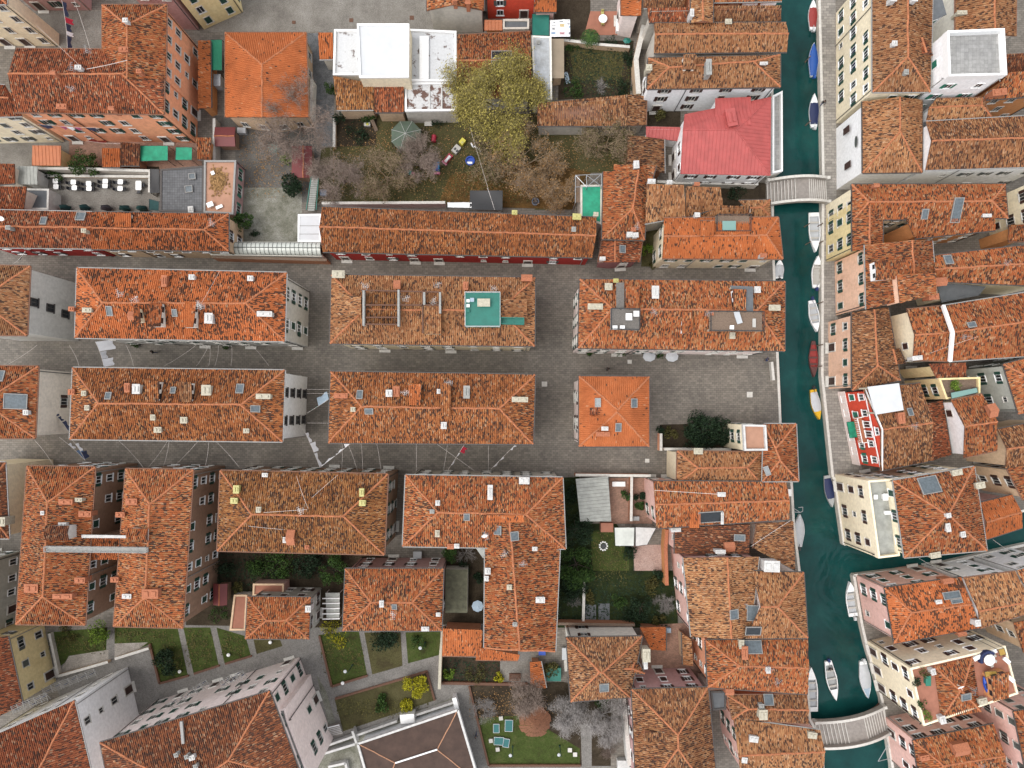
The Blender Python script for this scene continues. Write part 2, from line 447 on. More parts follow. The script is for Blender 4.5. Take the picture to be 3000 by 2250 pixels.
    def S(s, *L, c=None, pane='sky_pane'):
        """roof windows: (x, y, width, length)"""
        for t in L:
            x, y = t[:2]; w, l = (t[2:] + (.8, 1.1)[len(t) - 2:])
            p, nr = s.hit(c or s.c, x, y); sl = Vector((-nr.x, -nr.y, 0))
            xa = Vector((math.cos(s.rz), math.sin(s.rz), 0))
            if sl.length > .05:
                up = (Vector((0, 0, 1)) - nr * nr.z).normalized(); xa = up.cross(nr).normalized()
                ya = up
            else: ya = nr.cross(xa).normalized()
            M = Matrix((xa, ya, nr)).transposed().to_4x4(); M.translation = p + nr * .22
            mb = MB(); t_ = .09
            for sx in (-1, 1): mb.box(None, (t_, l + t_, .16), M=M @ Matrix.Translation((sx * w / 2, 0, .02)))
            for sy in (-1, 1): mb.box(None, (w - t_, t_, .16), M=M @ Matrix.Translation((0, sy * l / 2, .02)))
            fr = mb.build('skylight', 'gutter', s.root)
            pn = MB(); pn.box(None, (w - t_, l - t_, .05), M=M); pn.build('pane', pane, fr)
        return s
    def D(s, pts, dz=.6, tile='mix', wall='offwhite', roof='s0', rise=.25, c=None, win=True, cap='ridge'):
        """dormer: footprint quad as seen, eaves dz above the slope under its middle"""
        cc = c or s.c
        mx, my = sum(p[0] for p in pts) / 4, sum(p[1] for p in pts) / 4
        z = s.hit(cc, mx, my)[0].z + dz
        P = [W(cc, p[0], p[1], z) for p in pts]
        if roof[0] == 's':
            k = int(roof[1])
            for i in (k, (k + 1) % 4): P[i] = W(cc, pts[i][0], pts[i][1], z + rise)
            rim = ccw(P); faces = [rim]; ed = []
        elif roof[0] == 'f': rim = ccw(P); faces = [rim]; ed = []
        else:
            Q = P if roof[1] == 'x' else [P[1], P[2], P[3], P[0]]
            up = Vector((0, 0, rise)); R0 = (Q[3] + Q[0]) / 2 + up; R1 = (Q[1] + Q[2]) / 2 + up
            faces = [[Q[0], Q[1], R1, R0], [Q[2], Q[3], R0, R1]]; rim = ccw([Q[0], Q[1], R1, Q[2], Q[3], R0]); ed = [(R0, R1)]
        wl = inset(rim, .12); n = len(wl); mb = MB()
        mb.add([Vector((p.x, p.y, z - 2.6 - dz)) for p in wl] + [Vector((p.x, p.y, p.z - .08)) for p in wl], [(i, (i + 1) % n, n + (i + 1) % n, n + i) for i in range(n)])
        do = mb.build('dormer', 'w_' + wall, s.root)
        V, F, U = ribbed(faces, .26, PROF if tile not in NOTILE else FLATP, s.id + 5)
        r = MB(); r.v = V; r.f = list(F); r.m = [0] * len(F)
        r.add([p for p in rim] + [p - Vector((0, 0, .1)) for p in rim], [(n + i, n + (i + 1) % n, (i + 1) % n, i) for i in range(n)] + [tuple(range(2 * n - 1, n - 1, -1))], 1)
        for f in r.f[len(F):]: U.append([0.0, 0.0] * len(f))
        r.build('roof', [tile, 'fascia'], do, uv=U)
        if win:
            for i in range(n):
                a, b = wl[i], wl[(i + 1) % n]; d = Vector((b.x - a.x, b.y - a.y, 0)); L = d.length
                if L < .9: continue
                d.normalize(); nn = Vector((d.y, -d.x, 0)); m = (a + b) / 2
                if nn.dot(m.normalized()) > -.45: continue
                k = 1 if L < 2 else 2
                for q in range(k):
                    x = (q + .5) * L / k; w, hh = min(.7, L * .5), .6
                    M = Matrix((d, nn, Vector((0, 0, 1)))).transposed().to_4x4(); M.translation = Vector((a.x, a.y, z - .55)) + d * x
                    wb = MB(); wb.box(None, (w, .06, hh), M=M); wb.build('pane', 'pane', do)
        return s
    def A(s, *L, c=None, hh=2.2):
        """television aerials"""
        for x, y in L:
            p, _ = s.hit(c or s.c, x, y); mb = MB(); a = rnd.uniform(0, 3.1)
            f = (HC - p.z - hh * .6) / (HC - p.z); p = Vector((p.x * f, p.y * f, p.z))
            mb.tube(p - Vector((0, 0, .5)), p + Vector((0, 0, hh)), .025, 5)
            for zz, L_ in ((hh - .1, 1.0), (hh - .7, .7)):
                d = Vector((math.cos(a), math.sin(a), 0)); e = Vector((-d.y, d.x, 0)); o = p + Vector((0, 0, zz))
                mb.bar(o - d * L_ / 2, o + d * L_ / 2, .024, .024)
                for k in range(5):
                    q = o + d * L_ * (k / 4 - .5); w = .36 - .04 * k; mb.bar(q - e * w, q + e * w, .016, .016)
                a += 1.1
            mb.build('aerial', 'alu', s.root)
        return s
    def dish(s, *L, c=None):
        for x, y in L:
            p, _ = s.hit(c or s.c, x, y); mb = MB(); o = p + Vector((0, 0, .9)); ax = Vector((.2, -.75, .62)).normalized()
            a = ax.orthogonal().normalized(); b = ax.cross(a); rings = []
            vs = [o - ax * .1]
            for r, k in ((.22, -.07), (.42, .02)): vs += [o + ax * k + (a * math.cos(t) + b * math.sin(t)) * r for t in (i * math.pi / 6 for i in range(12))]
            fs = [(0, 1 + i, 1 + (i + 1) % 12) for i in range(12)] + [(1 + i, 13 + i, 13 + (i + 1) % 12, 1 + (i + 1) % 12) for i in range(12)]
            mb.add(vs, fs); mb.tube(p - Vector((0, 0, .3)), o - ax * .12, .04, 6); mb.tube(o - ax * .1, o + ax * .4 - b * .1, .02, 4)
            mb.build('satellite_dish', 'white', s.root)
        return s
    def deck(s, pts, dz=.4, mat='wood_grey', rail='iron', c=None, z=None, gaps=(), rh=.95):
        cc = c or s.c
        if z is None: z = dz + max(s.hit(cc, pts[0][0] * (1 - u) * (1 - v) + pts[1][0] * u * (1 - v) + pts[2][0] * u * v + pts[3][0] * (1 - u) * v, pts[0][1] * (1 - u) * (1 - v) + pts[1][1] * u * (1 - v) + pts[2][1] * u * v + pts[3][1] * (1 - u) * v)[0].z for u in (0, .25, .5, .75, 1) for v in (0, .25, .5, .75, 1))
        P = ccw([W(cc, p[0], p[1], z) for p in pts]); mb = MB(); n = len(P)
        mb.prism(P, z - .12, z)
        dk = mb.build('roof_terrace', mat, s.root)
        ps = MB()
        for p in inset(P, .2): ps.box(Vector((p.x, p.y, z - 1.45)), (.22, .22, 2.6), s.rz)
        ps.build('post', 'chim_cream', dk)
        if rail:
            r = MB(); Q = inset(P, .04)
            for i in range(n):
                if i in gaps: continue
                a, b = Q[i], Q[(i + 1) % n]; L = (b - a).length
                for zz in (rh, rh * .5): r.bar(a + Vector((0, 0, zz)), b + Vector((0, 0, zz)), .06, .05)
                k = max(2, int(L / 1.1))
                for j in range(k + 1):
                    q = a + (b - a) * (j / k); r.box(Vector((q.x, q.y, z + rh / 2)), (.05, .05, rh), s.rz)
            r.build('railing', rail, dk)
        s.decks = getattr(s, 'decks', []) + [(P, z)]
        return s
# ---------------------------------------------------------------- windows
DOORS = []; WINS = []
def _wm():
    fr = MB()
    for sx in (-1, 1): fr.box(Vector((sx * .56, .03, 0)), (.12, .1, 1.12))
    fr.box(Vector((0, .03, .54)), (1.0, .1, .09)); fr.box(Vector((0, .06, -.55)), (1.5, .2, .08))
    fr.box(Vector((0, .02, 0)), (.07, .06, 1.0))
    pn = MB(); pn.box(Vector((0, .005, 0)), (1.0, .03, 1.0))
    sh = MB()
    for sx in (-1, 1): sh.box(Vector((sx * .21, .03, 0)), (.08, .05, 1.0))
    for k in range(6): sh.box(Vector((0, .03, -.45 + k * .18)), (.36, .035, .13))
    return fr, pn, sh
WM = {}
def wmesh(kind, mat):
    k = (kind, mat)
    if k not in WM:
        mb = _wm()[{'frame': 0, 'pane': 1, 'shutter': 2}[kind]]
        me = bpy.data.meshes.new(kind); me.from_pydata([tuple(v) for v in mb.v], [], mb.f); me.materials.append(MATS[mat]); WM[k] = me
    return WM[k]
SHUT = {'g': 'shutter_green', 'b': 'shutter_brown', 't': 'shutter_teal', 'y': 'shutter_grey'}
def window(root, p, d, n, w, h, style, rr, frame='stone'):
    M = Matrix((d, n, Vector((0, 0, 1)))).transposed().to_4x4(); M.translation = p - Vector(root.location)
    M = M @ Matrix.Diagonal((w, 1, h, 1))
    o = bpy.data.objects.new('window', wmesh('frame', 'white' if style[-1] == 'w' else frame)); col.objects.link(o); o.parent = root; o.matrix_local = M
    q = bpy.data.objects.new('pane', wmesh('pane', 'pane')); col.objects.link(q); q.parent = o
    ch = [q]
    s = style[0]
    if s in SHUT and rr.random() < .85:
        closed = rr.random() < .22
        for sx in (-1, 1):
            t = bpy.data.objects.new('shutter', wmesh('shutter', SHUT[s])); col.objects.link(t); t.parent = o; ch.append(t)
            t.matrix_local = Matrix.Translation((sx * (.25 if closed else .80), .06 if closed else .03, 0)) @ (Matrix.Rotation(0 if closed else sx * -rr.uniform(.0, .25), 4, 'Z'))
    WINS.append((o, ch, p + n * .15))
    return o
def make_doors():
    """street doors with a stone surround and a step"""
    for root, p, d, n in DOORS:
        M = Matrix((d, n, Vector((0, 0, 1)))).transposed().to_4x4(); M.translation = Vector((p.x, p.y, 0))
        mb = MB()
        for sx in (-1, 1): mb.box(None, (.16, .16, 2.3), M=M @ Matrix.Translation((sx * .6, .04, 1.15)))
        mb.box(None, (1.36, .18, .18), M=M @ Matrix.Translation((0, .05, 2.36))); mb.box(None, (1.6, .5, .16), M=M @ Matrix.Translation((0, .25, .08)))
        o = mb.build('door_surround', 'stone', root)
        lf = MB(); lf.box(None, (1.04, .06, 2.26), M=M @ Matrix.Translation((0, .01, 1.15)))
        lf.build('door', 'shutter_brown' if (len(root.name) & 1) else 'shutter_green', o)
        WINS.append((o, list(o.children), Vector((p.x, p.y, 1.6)) + n * .4))
# ---------------------------------------------------------------- roof finishes that are not clay tile
plain('pinkroof', (.43, .086, .078), .6, .17, .8); NOTILE['pinkroof'] = .5
plain('membrane', (.62, .635, .65), .6, .05, .8)
def flaked(name, top, under, lo=.45, hi=.5, sc=1.2):
    m, nt, b = nodes(name); tc = nnode(nt, 'ShaderNodeTexCoord')
    f = ramp(nt, noise(nt, tc.outputs['Object'], sc, 8, .65), [(lo, (0, 0, 0)), (hi, (1, 1, 1))])
    g = noise(nt, tc.outputs['Object'], 4, 5)
    t = ramp(nt, g, [(.3, scl(top, .72)), (.7, scl(top, .85))])
    lk(nt, mixc(nt, f, under, t), b.inputs['Base Color']); b.inputs['Roughness'].default_value = .8; MATS[name] = m
flaked('white_old', (.62, .63, .64), (.12, .09, .08), .36, .42, .9)
flaked('white_flaked', (.60, .60, .60), (.11, .06, .045), .46, .52, .9)
flaked('white_stained', (.52, .55, .58), (.28, .29, .29), .40, .6, .5)
plain('tanmetal', (.34, .27, .19), .7, .12, .6); NOTILE['tanmetal'] = .9
plain('corr_grey', (.36, .37, .34), .6, .22, 1.2); NOTILE['corr_grey'] = .5
plain('orangemetal', (.50, .16, .06), .6, .12, 1); NOTILE['orangemetal'] = .5
plain('darkred', (.16, .03, .03), .6, .1); NOTILE['darkred'] = .95
plain('terracotta', (.36, .15, .095), .85, .12, 1.2)
plain('peachfloor', (.46, .25, .165), .85, .1, 1.0)
plain('bitumen', (.075, .045, .034), .9, .25, .8); NOTILE['bitumen'] = .95
NOTILE['felt_grey'] = .95; plain('felt_grey', (.13, .14, .15), .8, .15, 1.5)
plain('glassroof', (.62, .65, .60), .3, .15, 1.0)
def gridded(name, c, j, w, h, off=.5, var=.25, jm=.015):
    m, nt, b = nodes(name); tc = nnode(nt, 'ShaderNodeTexCoord')
    br = nnode(nt, 'ShaderNodeTexBrick'); br.offset = off
    br.inputs['Scale'].default_value = 1; br.inputs['Brick Width'].default_value = w; br.inputs['Row Height'].default_value = h
    br.inputs['Mortar Size'].default_value = jm; c = scl(c, .78); j = scl(j, .78); br.inputs['Color1'].default_value = (*scl(c, 1 - var), 1); br.inputs['Color2'].default_value = (*scl(c, 1 + var), 1)
    br.inputs['Mortar'].default_value = (*j, 1); lk(nt, tc.outputs['Object'], br.inputs[0])
    st = ramp(nt, noise(nt, tc.outputs['Object'], .16, 8, .7), [(.3, (.72,) * 3), (.7, (1.18, 1.16, 1.12))])
    s2 = ramp(nt, noise(nt, tc.outputs['Object'], 1.6, 6, .7), [(.3, (.78,) * 3), (.7, (1.15,) * 3)])
    lk(nt, mixc(nt, 1.0, mixc(nt, 1.0, br.outputs[0], st, 'MULTIPLY'), s2, 'MULTIPLY'), b.inputs['Base Color'])
    b.inputs['Roughness'].default_value = .8; MATS[name] = m
gridded('rooftiles_grey', (.36, .36, .355), (.24, .24, .24), .5, .5, 0, .12)
gridded('rooftiles_dark', (.15, .155, .165), (.06, .06, .065), .35, .35, 0, .12)
def H(label, c, pts, h, roof, tile, wall, g=False, name='house', cat='house', group=None, **kw):
    b = House(label, c, pts, name, cat, group, g, h); b.block(pts, h, roof, tile, wall, g=g, **kw); return b
HS = {}
# ================================================================ top left
b = HS['apartments'] = H('large orange apartment house with L-shaped red roof and laundry lines', 'a1', [(130, 395), (1332, 402), (1328, 925), (122, 910)], 11.5, 'rx', 'rust', 'orange', ridge=[(66, 597), (990, 600)], win='g', dens=1.0, nowin=(9,), group=None, floors=4)
b.block([(828, 40), (1352, 38), (1342, 640), (828, 640)], 11.55, 'ly', 'mix', 'orange', ridge=[(1030, 205), (1030, 640)], win='n', dens=1.1, floors=4)
b.C((650, 560, 'w', .9, .6), (1140, 590, 'b'), (510, 870, 'b', 1.6, .7, .8), (920, 890, 'bt'), (1030, 180, 'w'), (450, 605, 'bt'), (1010, 410, 'b', 1.4, .7, .8)).A((600, 560), (720, 420), (590, 730))
b = H('tall cream house at the upper left corner, seen by its narrow flank', 'a1', [(-500, 250), (500, 255), (500, 392), (-500, 392)], 12, 'hx', 'rust', 'cream', g=True, win='n')
b = H('brown-pink house behind the courtyard, top left', 'a1', [(262, -400), (770, -400), (760, 102), (265, 105)], 11.5, 'hy', 'mix', 'mauve', g=True, win='g')
b = H('yellow house set at an angle beside the top square', 'a1', [(1480, -260), (1900, -330), (1992, 108), (1642, 266)], 11, 'hy', 'mix', 'yellow', g=True, win='g', floors=4, dens=.9)
b = H('dark pink house wedged against the angled yellow house', 'a1', [(1230, -220), (1560, -240), (1638, 262), (1300, 252)], 10.6, 'hy', 'mix', 'mauve', g=True, win='n')
b = H('cream yellow house at the left edge behind small yards', 'a1', [(-700, 640), (40, 690), (180, 942), (-700, 962)], 10.5, 'gx', 'rust', 'straw', win='y', floors=4)
b = H('long narrow lean-to with clean terracotta roof along the orange apartments', 'a1', [(1605, 328), (1705, 330), (1712, 872), (1605, 880)], 3.2, 's3', 'orange', 'ochre', rise=.9, win=None, name='shed', cat='shed')
b = H('small terracotta shed at the foot of the orange apartments', 'a1', [(1592, 1115), (1710, 1115), (1706, 1298), (1600, 1292)], 3.2, 's0', 'mix', 'ochre', rise=.8, win=None, name='shed', cat='shed')
b = HS['hall'] = H('low hall with clean bright orange hipped roof beside the cobbled lane', 'b1', [(-221, 265), (434, 265), (452, 950), (-221, 950)], 4.6, 'ly', 'fresh', 'tanwall', ridge=[(77, 525), (77, 950)], win='n', floors=1)
b = H('tiny orange-roofed outhouse beside the white flat roofs', 'b1', [(530, 265), (650, 265), (652, 480), (542, 482)], 4, 's0', 'orange', 'stonegrey', rise=.9, win=None, name='outhouse', cat='outhouse')
b = H('square white flat-roofed block, tallest of the white roofs', 'b1', [(850, 200), (1268, 200), (1265, 630), (868, 632)], 8, 'flat', 'membrane', 'cream', par=.25, parmat='white', win=None)
b = H('small white flat roof with dark flaking patches, left of the white block', 'b1', [(668, 250), (868, 250), (880, 612), (658, 615)], 5, 'flat', 'white_old', 'offwhite', win=None, parmat='white', par=.4)
b = H('white flat roof with a raised strip, right of the white block', 'b1', [(1262, 248), (1650, 265), (1652, 668), (1258, 662)], 4.6, 'flat', 'white_old', 'offwhite', win=None, parmat='white')
mbx = MB(); mbx.box(W('b1', 1390, 470, 4.85), (pxm(70), pxm(330), .4)); mbx.build('roof_hatch', 'white', b.root)
b = H('brown tiled annex with a slanting hip, below the white roofs', 'b1', [(655, 615), (978, 680), (980, 890), (682, 892)], 4.2, 's0', 'olive', 'tanwall', rise=1.1, win=None)
b = H('rust tiled annex between mossy annex and flaking flat roof', 'b1', [(985, 676), (1226, 680), (1226, 910), (990, 911)], 4.2, 's0', 'rust', 'tanwall', rise=1.0, win=None)
b = H('flat roof of peeling white paint over brown felt', 'b1', [(1236, 680), (1655, 670), (1655, 900), (1238, 906)], 4.2, 'flat', 'white_flaked', 'stonegrey', win=None, parmat='white', par=.3)
for x in (1432, 1532):
    mbx = MB(); mbx.box(W('b1', x, 790, 4.28), (.18, pxm(210), .14)); mbx.build('roof_batten', 'white_dirty', b.root)
b = HS['skyroof'] = H('tiled gable house with a large four-pane roof light', 'b1', [(1660, 285), (2250, 255), (2251, 785), (1655, 795)], 5, 'gx', 'mix', 'offwhite', ridge=[(1655, 492), (2255, 488)], win=None)
b.S((2016, 455, 2.7, 1.3), (2016, 545, 2.7, 1.7), pane='pane')
b = H('long narrow white membrane roof beside the vegetable garden', 'c1', [(214, 292), (372, 300), (378, 806), (238, 812)], 4.4, 'flat', 'white_stained', 'offwhite', win=None, par=.12)
b.C((268, 345, 'g', .5, .5, .4))
b = H('low lean-to of tan sheets along the garden', 'c1', [(374, 314), (476, 314), (478, 632), (378, 634)], 3, 's3', 'tanmetal', 'tanwall', rise=.4, win=None, name='shed', cat='shed')
b = H('grey gabled building with blank plaster front on the top square', 'b1', [(1410, -320), (1876, -320), (1874, 86), (1412, 88)], 6.6, 'gy', 'mix', 'stonegrey', ridge=[(1640, -300), (1622, 40)], win=None)
b.C((1745, 35, 'bt'), (1640, 10, 'b'))
mbx = MB()
for x in (1695, 1822): mbx.box(W('b1', x, 150, 3.2) , (1.0, .3, .8))
mbx.build('window', 'pane', b.root)
b = H('red house with black-framed windows on the top square', 'b1', [(1886, -300), (2310, -300), (2305, 168), (1888, 170)], 10.5, 'hx', 'mix', 'red', g=True, win='yw', floors=4, dens=.8)
b = H('low orange metal roof at the foot of the red house', 'b1', [(1878, 160), (2022, 162), (2025, 246), (1876, 246)], 2.9, 's0', 'orangemetal', 'ochre', rise=.5, win=None, name='shed', cat='shed')
b = H('grey concrete flat roof at the foot of the red house', 'b1', [(2030, 165), (2238, 165), (2236, 240), (2030, 242)], 2.9, 'flat', 'felt_grey', 'stonegrey', win=None, par=.3, name='shed', cat='shed')
b = H('small terracotta house behind the teal tarpaulin', 'c1', [(234, -120), (415, -120), (415, 98), (234, 98)], 4.2, 's0', 'orange', 'pink', rise=1.0, win='g', floors=1)
b = H('narrow house with a bright orange corrugated roof near the palm', 'c1', [(936, -170), (1108, -170), (1100, 128), (940, 126)], 6, 's1', 'orange', 'palepink', rise=1.0, win='n')
b = H('weathered brown house at the top edge, right of the bright orange roof', 'c1', [(1110, -200), (1455, -200), (1452, 62), (1120, 66)], 7.5, 'gx', 'brown', 'stonegrey', win=None)
b = H('low weathered tile roof under the raised orange gable', 'c1', [(1150, 66), (1508, 60), (1508, 186), (1165, 184)], 8.2, 's0', 'rust', 'stonegrey', rise=1.2, win=None)
b = H('raised block with a salmon tiled gable', 'c1', [(1500, -150), (1685, -150), (1682, 186), (1506, 186)], 9.5, 'gy', 'tan', 'salmon', win=None)
b.C((1506, 120, 'w', .5, 1.2))
b = H('weathered tile roof with white bundles behind, top edge by the canal', 'c1', [(1684, 48), (2236, 44), (2232, 186), (1684, 188)], 8.2, 's0', 'brown', 'salmon', rise=1.2, win=None)
b.C((1800, 190, 'c', 1.0, .7))
b = H('terracotta house with brick terraces at the top edge', 'c1', [(1500, -260), (2250, -260), (2240, 10), (1690, 20)], 8.6, 'gx', 'mix', 'ochre', win='n')
b = HS['ridgehouse'] = H('long house with a wide bright ridge stripe, above the stone-faced house', 'c1', [(1205, 188), (2276, 182), (2282, 422), (1205, 432)], 8.8, 'gx', 'tan', 'stonegrey', ridge=[(1212, 276), (2296, 272)], cap='ridge', z0=-1.8, win=None)
b = HS['stonehouse'] = H('tan-roofed house with tall pale stone south wall and dormer', 'c1', [(1160, 470), (2228, 446), (2228, 706), (1148, 722)], 8.6, 'hx', 'tan', 'white', ridge=[(1330, 545), (2012, 498)], z0=-1.8, win='b', floors=3, dens=.7)
b.D([(1445, 440), (1550, 440), (1540, 562), (1440, 562)], dz=.9, roof='s0', tile='tan', rise=.4).C((1640, 560, 'g', .8, 2.6, 1.6), (1160, 560, 'c', .9, .9, 1.2), (2090, 520, 'w', 1.2, .3, .6))
b = HS['pinkroof'] = H('house under a smooth pinkish red metal hipped roof', 'c1', [(1455, 925), (2155, 784), (2150, 1422), (1420, 1408)], 6.8, 'rx', 'pinkroof', 'white', ridge=[(1440, 1052), (1870, 1054)], cap='pinkroof', over=.3, win='bw', floors=2, rise=1.5)
b.block([(1702, 796), (1990, 784), (1990, 1010), (1702, 1010)], 7.0, 's2', 'pinkroof', 'white', rise=.9, over=.2)
b.C((1826, 960, 'r', 1.6, 3.0, 1.0))
b = H('small red metal lean-to beside the pinkish red roof', 'c1', [(1140, 1024), (1420, 1030), (1418, 1146), (1142, 1108)], 3.4, 's0', 'pinkroof', 'white', rise=.5, win=None, name='shed', cat='shed')
b = H('white walled canal terrace with grey slabs beside the pinkish red roof', 'd1', [(165, 790), (242, 752), (244, 1395), (165, 1412)], 2.2, 'flat', 'rooftiles_grey', 'offwhite', win=None, parmat='white', par=.6, z0=-1.8, name='terrace', cat='terrace')
b = H('old barn with long sagging brown tile roof beside the yellow tree', 'c1', [(262, 838), (990, 768), (985, 1022), (260, 1020)], 4.4, 's0', 'brown', 'stonegrey', rise=1.4, win=None, name='barn', cat='barn')
b = H('mossy brown lean-to at the right end of the old barn', 'c1', [(990, 768), (1145, 778), (1140, 1012), (988, 1020)], 4.0, 's3', 'brown', 'stonegrey', rise=.9, win=None, name='barn', cat='barn')
b = H('mossy roof beside the red lean-to, below the barn', 'c1', [(992, 1092), (1288, 1130), (1292, 1402), (990, 1330)], 4.2, 's3', 'brown', 'brick', rise=.9, win=None)
b = H('scaffolded house side under bright green netting', 'c2', [(612, -20), (784, -20), (782, 298), (612, 236)], 5.2, 'flat', 'green_mesh', 'stonegrey', win=None, par=.1, name='netted_roof', cat='scaffold')
b = HS['q1'] = H('rusty tiled house right of the green netting', 'c2', [(795, -130), (1160, -150), (1128, 426), (785, 416)], 7, 'ry', 'mix', 'beige', ridge=[(1080, -145), (1035, 165)], win=None)
b.block([(880, -190), (1222, -180), (1148, 100), (870, 100)], 7.05, 's3', 'mix', 'beige', rise=.3)
b.C((1058, -178, 'w', .8, 1.2), (1005, 385, 'w', .9, .7), (1050, 390, 'w', .9, .7), (1035, 345, 'b')).A((1065, 320))
b = H('low purple-fronted house with dark rust roof at the lane', 'c2', [(786, 430), (1110, 430), (1086, 602), (752, 604)], 5.4, 'gy', 'rust', 'purple', ridge=[(892, 430), (890, 604)], win='n')
b.S((945, 500, 1.0, .8)).C((785, 580, 'w', .9, .5))
b = H('weathered tile roof right of the rusty house', 'c2', [(1150, -30), (1448, -22), (1462, 232), (1130, 292)], 7.2, 's0', 'tan', 'stonegrey', rise=1.6, win=None)
b.C((1180, -42, 'w', 1.2, .7), (1325, -30, 'w', .8, .8))
b = H('weathered tile roof beside the sunken dark court', 'c2', [(1462, -10), (1742, -4), (1766, 150), (1466, 238)], 6.8, 's0', 'tan', 'stonegrey', rise=1.4, win=None)
b.block([(1600, 140), (1985, 150), (1975, 240), (1580, 240)], 6.3, 's0', 'tan', 'stonegrey', rise=.8)
b.C((1545, -20, 'bt'), (1545, 225, 'w'))
b = H('small hipped roof at the west foot of the upper bridge', 'c2', [(1890, 104), (2146, 98), (2150, 238), (1990, 240)], 5.2, 'rx', 'tan', 'stonegrey', z0=-1.8, win=None)
b.C((1940, 195, 'w', 1.4, .5))
b = HS['orangeL'] = H('cream house with clean orange roof and rooftop terrace by the canal', 'c2', [(1286, 246), (2212, 240), (2248, 578), (1272, 572)], 8.6, 'rx', 'orange', 'straw', ridge=[(1284, 392), (2116, 386)], z0=-1.8, win='g', floors=2)
b.block([(1580, 268), (1695, 268), (1690, 395), (1580, 395)], 9.6, 's2', 'orange', 'straw', rise=.4)
b.deck([(1702, 226), (1978, 226), (1976, 362), (1702, 362)], dz=-.5, mat='wood').C((2080, 555, 'wt', .9, .6), (1550, 228, 'w'))
# ================================================================ left, above the alley
b = HS['row0'] = H('long two-storey house, crimson front half, dark rust roof with worn ridge', 'a2', [(-150, 178), (745, 196), (742, 494), (-150, 482)], 6.8, 'gx', 'rust', 'crimson', ridge=[(-200, 312), (744, 322)], win='bw', floors=2)
b.S((360, 275), (660, 240, 1.2, 1.2)).C((695, 355, 'c'), (85, 330, 'g')).dish((40, 262))
b = HS['row0b'] = H('long two-storey house, cream and brick front half, orange spotted roof', 'a2', [(746, 196), (1852, 212), (1852, 514), (744, 498)], 6.8, 'rx', 'spotted', 'tanwall', ridge=[(744, 325), (1652, 340)], win='bw', floors=2)
b.D([(920, 205), (1062, 208), (1065, 318), (932, 318)], dz=.55, roof='s2', tile='orange', rise=.1).A((1722, 290))
b = H('crouched terracotta roof at the left edge beside the grey shed', 'a1', [(-60, 1325), (118, 1328), (122, 1486), (-60, 1500)], 4, 's0', 'rust', 'beige', rise=.9, win=None)
b = H('grey flat-roofed shed, upper of two at the café yard', 'a1', [(138, 1345), (305, 1348), (302, 1496), (150, 1492)], 3, 's0', 'corr_grey', 'grey', rise=.3, win=None, name='shed', cat='shed')
b = H('dark rust roof at the left edge behind the café yard', 'a1', [(-60, 1510), (216, 1512), (190, 1700), (-60, 1700)], 5, 's0', 'rust', 'beige', rise=1.2, win=None)
b = H('dark grey flat-roofed shed, lower of two at the café yard', 'a2', [(206, 8), (396, 12), (392, 176), (200, 176)], 3, 'flat', 'felt_grey', 'grey', par=.08, win=None, name='shed', cat='shed')
b = HS['darkterr'] = H('flat terrace roof of dark grey square tiles', 'a1', [(1302, 1374), (1652, 1345), (1648, 1722), (1300, 1712)], 3.2, 'flat', 'rooftiles_dark', 'grey', par=.12, parmat='gutter_dark', win=None)
b.S((1562, 1432, .9, .8), (1535, 1535, 1.0, .9)).C((1550, 1700, 'w', .8, 1.0, .5))
b = HS['peach'] = H('peach terrace roof covered in dead leaves, teal trimmed side', 'a1', [(1660, 1304), (1916, 1304), (1892, 1738), (1656, 1722)], 3.4, 'flat', 'peachfloor', 'mauve', par=.25, win='t', floors=1, parmat='gutter')
b = H('ochre metal roofed shed with yellow side in a small yard', 'a1', [(262, 1178), (492, 1180), (492, 1342), (258, 1340)], 2.8, 's0', 'orangemetal', 'yellow', rise=.3, win=None, name='shed', cat='shed')
b = H('terracotta shed beside the bushy small tree', 'a1', [(830, 1200), (974, 1202), (974, 1354), (828, 1354)], 2.8, 's0', 'orange', 'brick', rise=.4, win=None, name='shed', cat='shed')
b = H('dark weathered tiled shed left of the green tarpaulins', 'a1', [(980, 1150), (1134, 1168), (1130, 1342), (978, 1342)], 2.8, 's0', 'dark', 'brick', rise=.5, win=None, name='shed', cat='shed')
b = H('dark red metal shed beside the gravel yard', 'a1', [(1740, 1030), (1906, 1030), (1906, 1186), (1742, 1184)], 2.6, 'gx', 'darkred', 'brown', rise=.35, win=None, name='shed', cat='shed')
b = H('brown timber garden shed with pitched roof under the bare tree', 'b1', [(318, 1182), (482, 1184), (482, 1436), (316, 1434)], 2.6, 'gy', 'darkred', 'brown', rise=.6, win=None, name='shed', cat='shed', ridge=[(410, 1180), (410, 1440)])
b = H('white flat-roofed passage beside the long red house', 'b2', [(370, 218), (556, 214), (552, 438), (368, 436)], 3, 'flat', 'membrane', 'white', par=.1, win=None, name='passage', cat='passage')
for y in (308, 375):
    mbx = MB(); mbx.box(W('b2', 460, y, 3.03), (pxm(180), .06, .06)); mbx.build('roof_seam', 'gutter', b.root)
b = HS['redlong'] = H('very long crimson two-storey house with white-silled windows', 'b2', [(562, 156), (2786, 240), (2752, 566), (570, 520)], 7, 'gx', 'earth', 'crimson', ridge=[(540, 316), (2782, 388)], win='yw', floors=2, dens=.8)
b.C((2122, 205, 'y', .8, .6, .8), (2625, 240, 'y', 1.4, .9, .9), (2600, 340, 'g', .6, .7, .6), (2778, 222, 'c'))
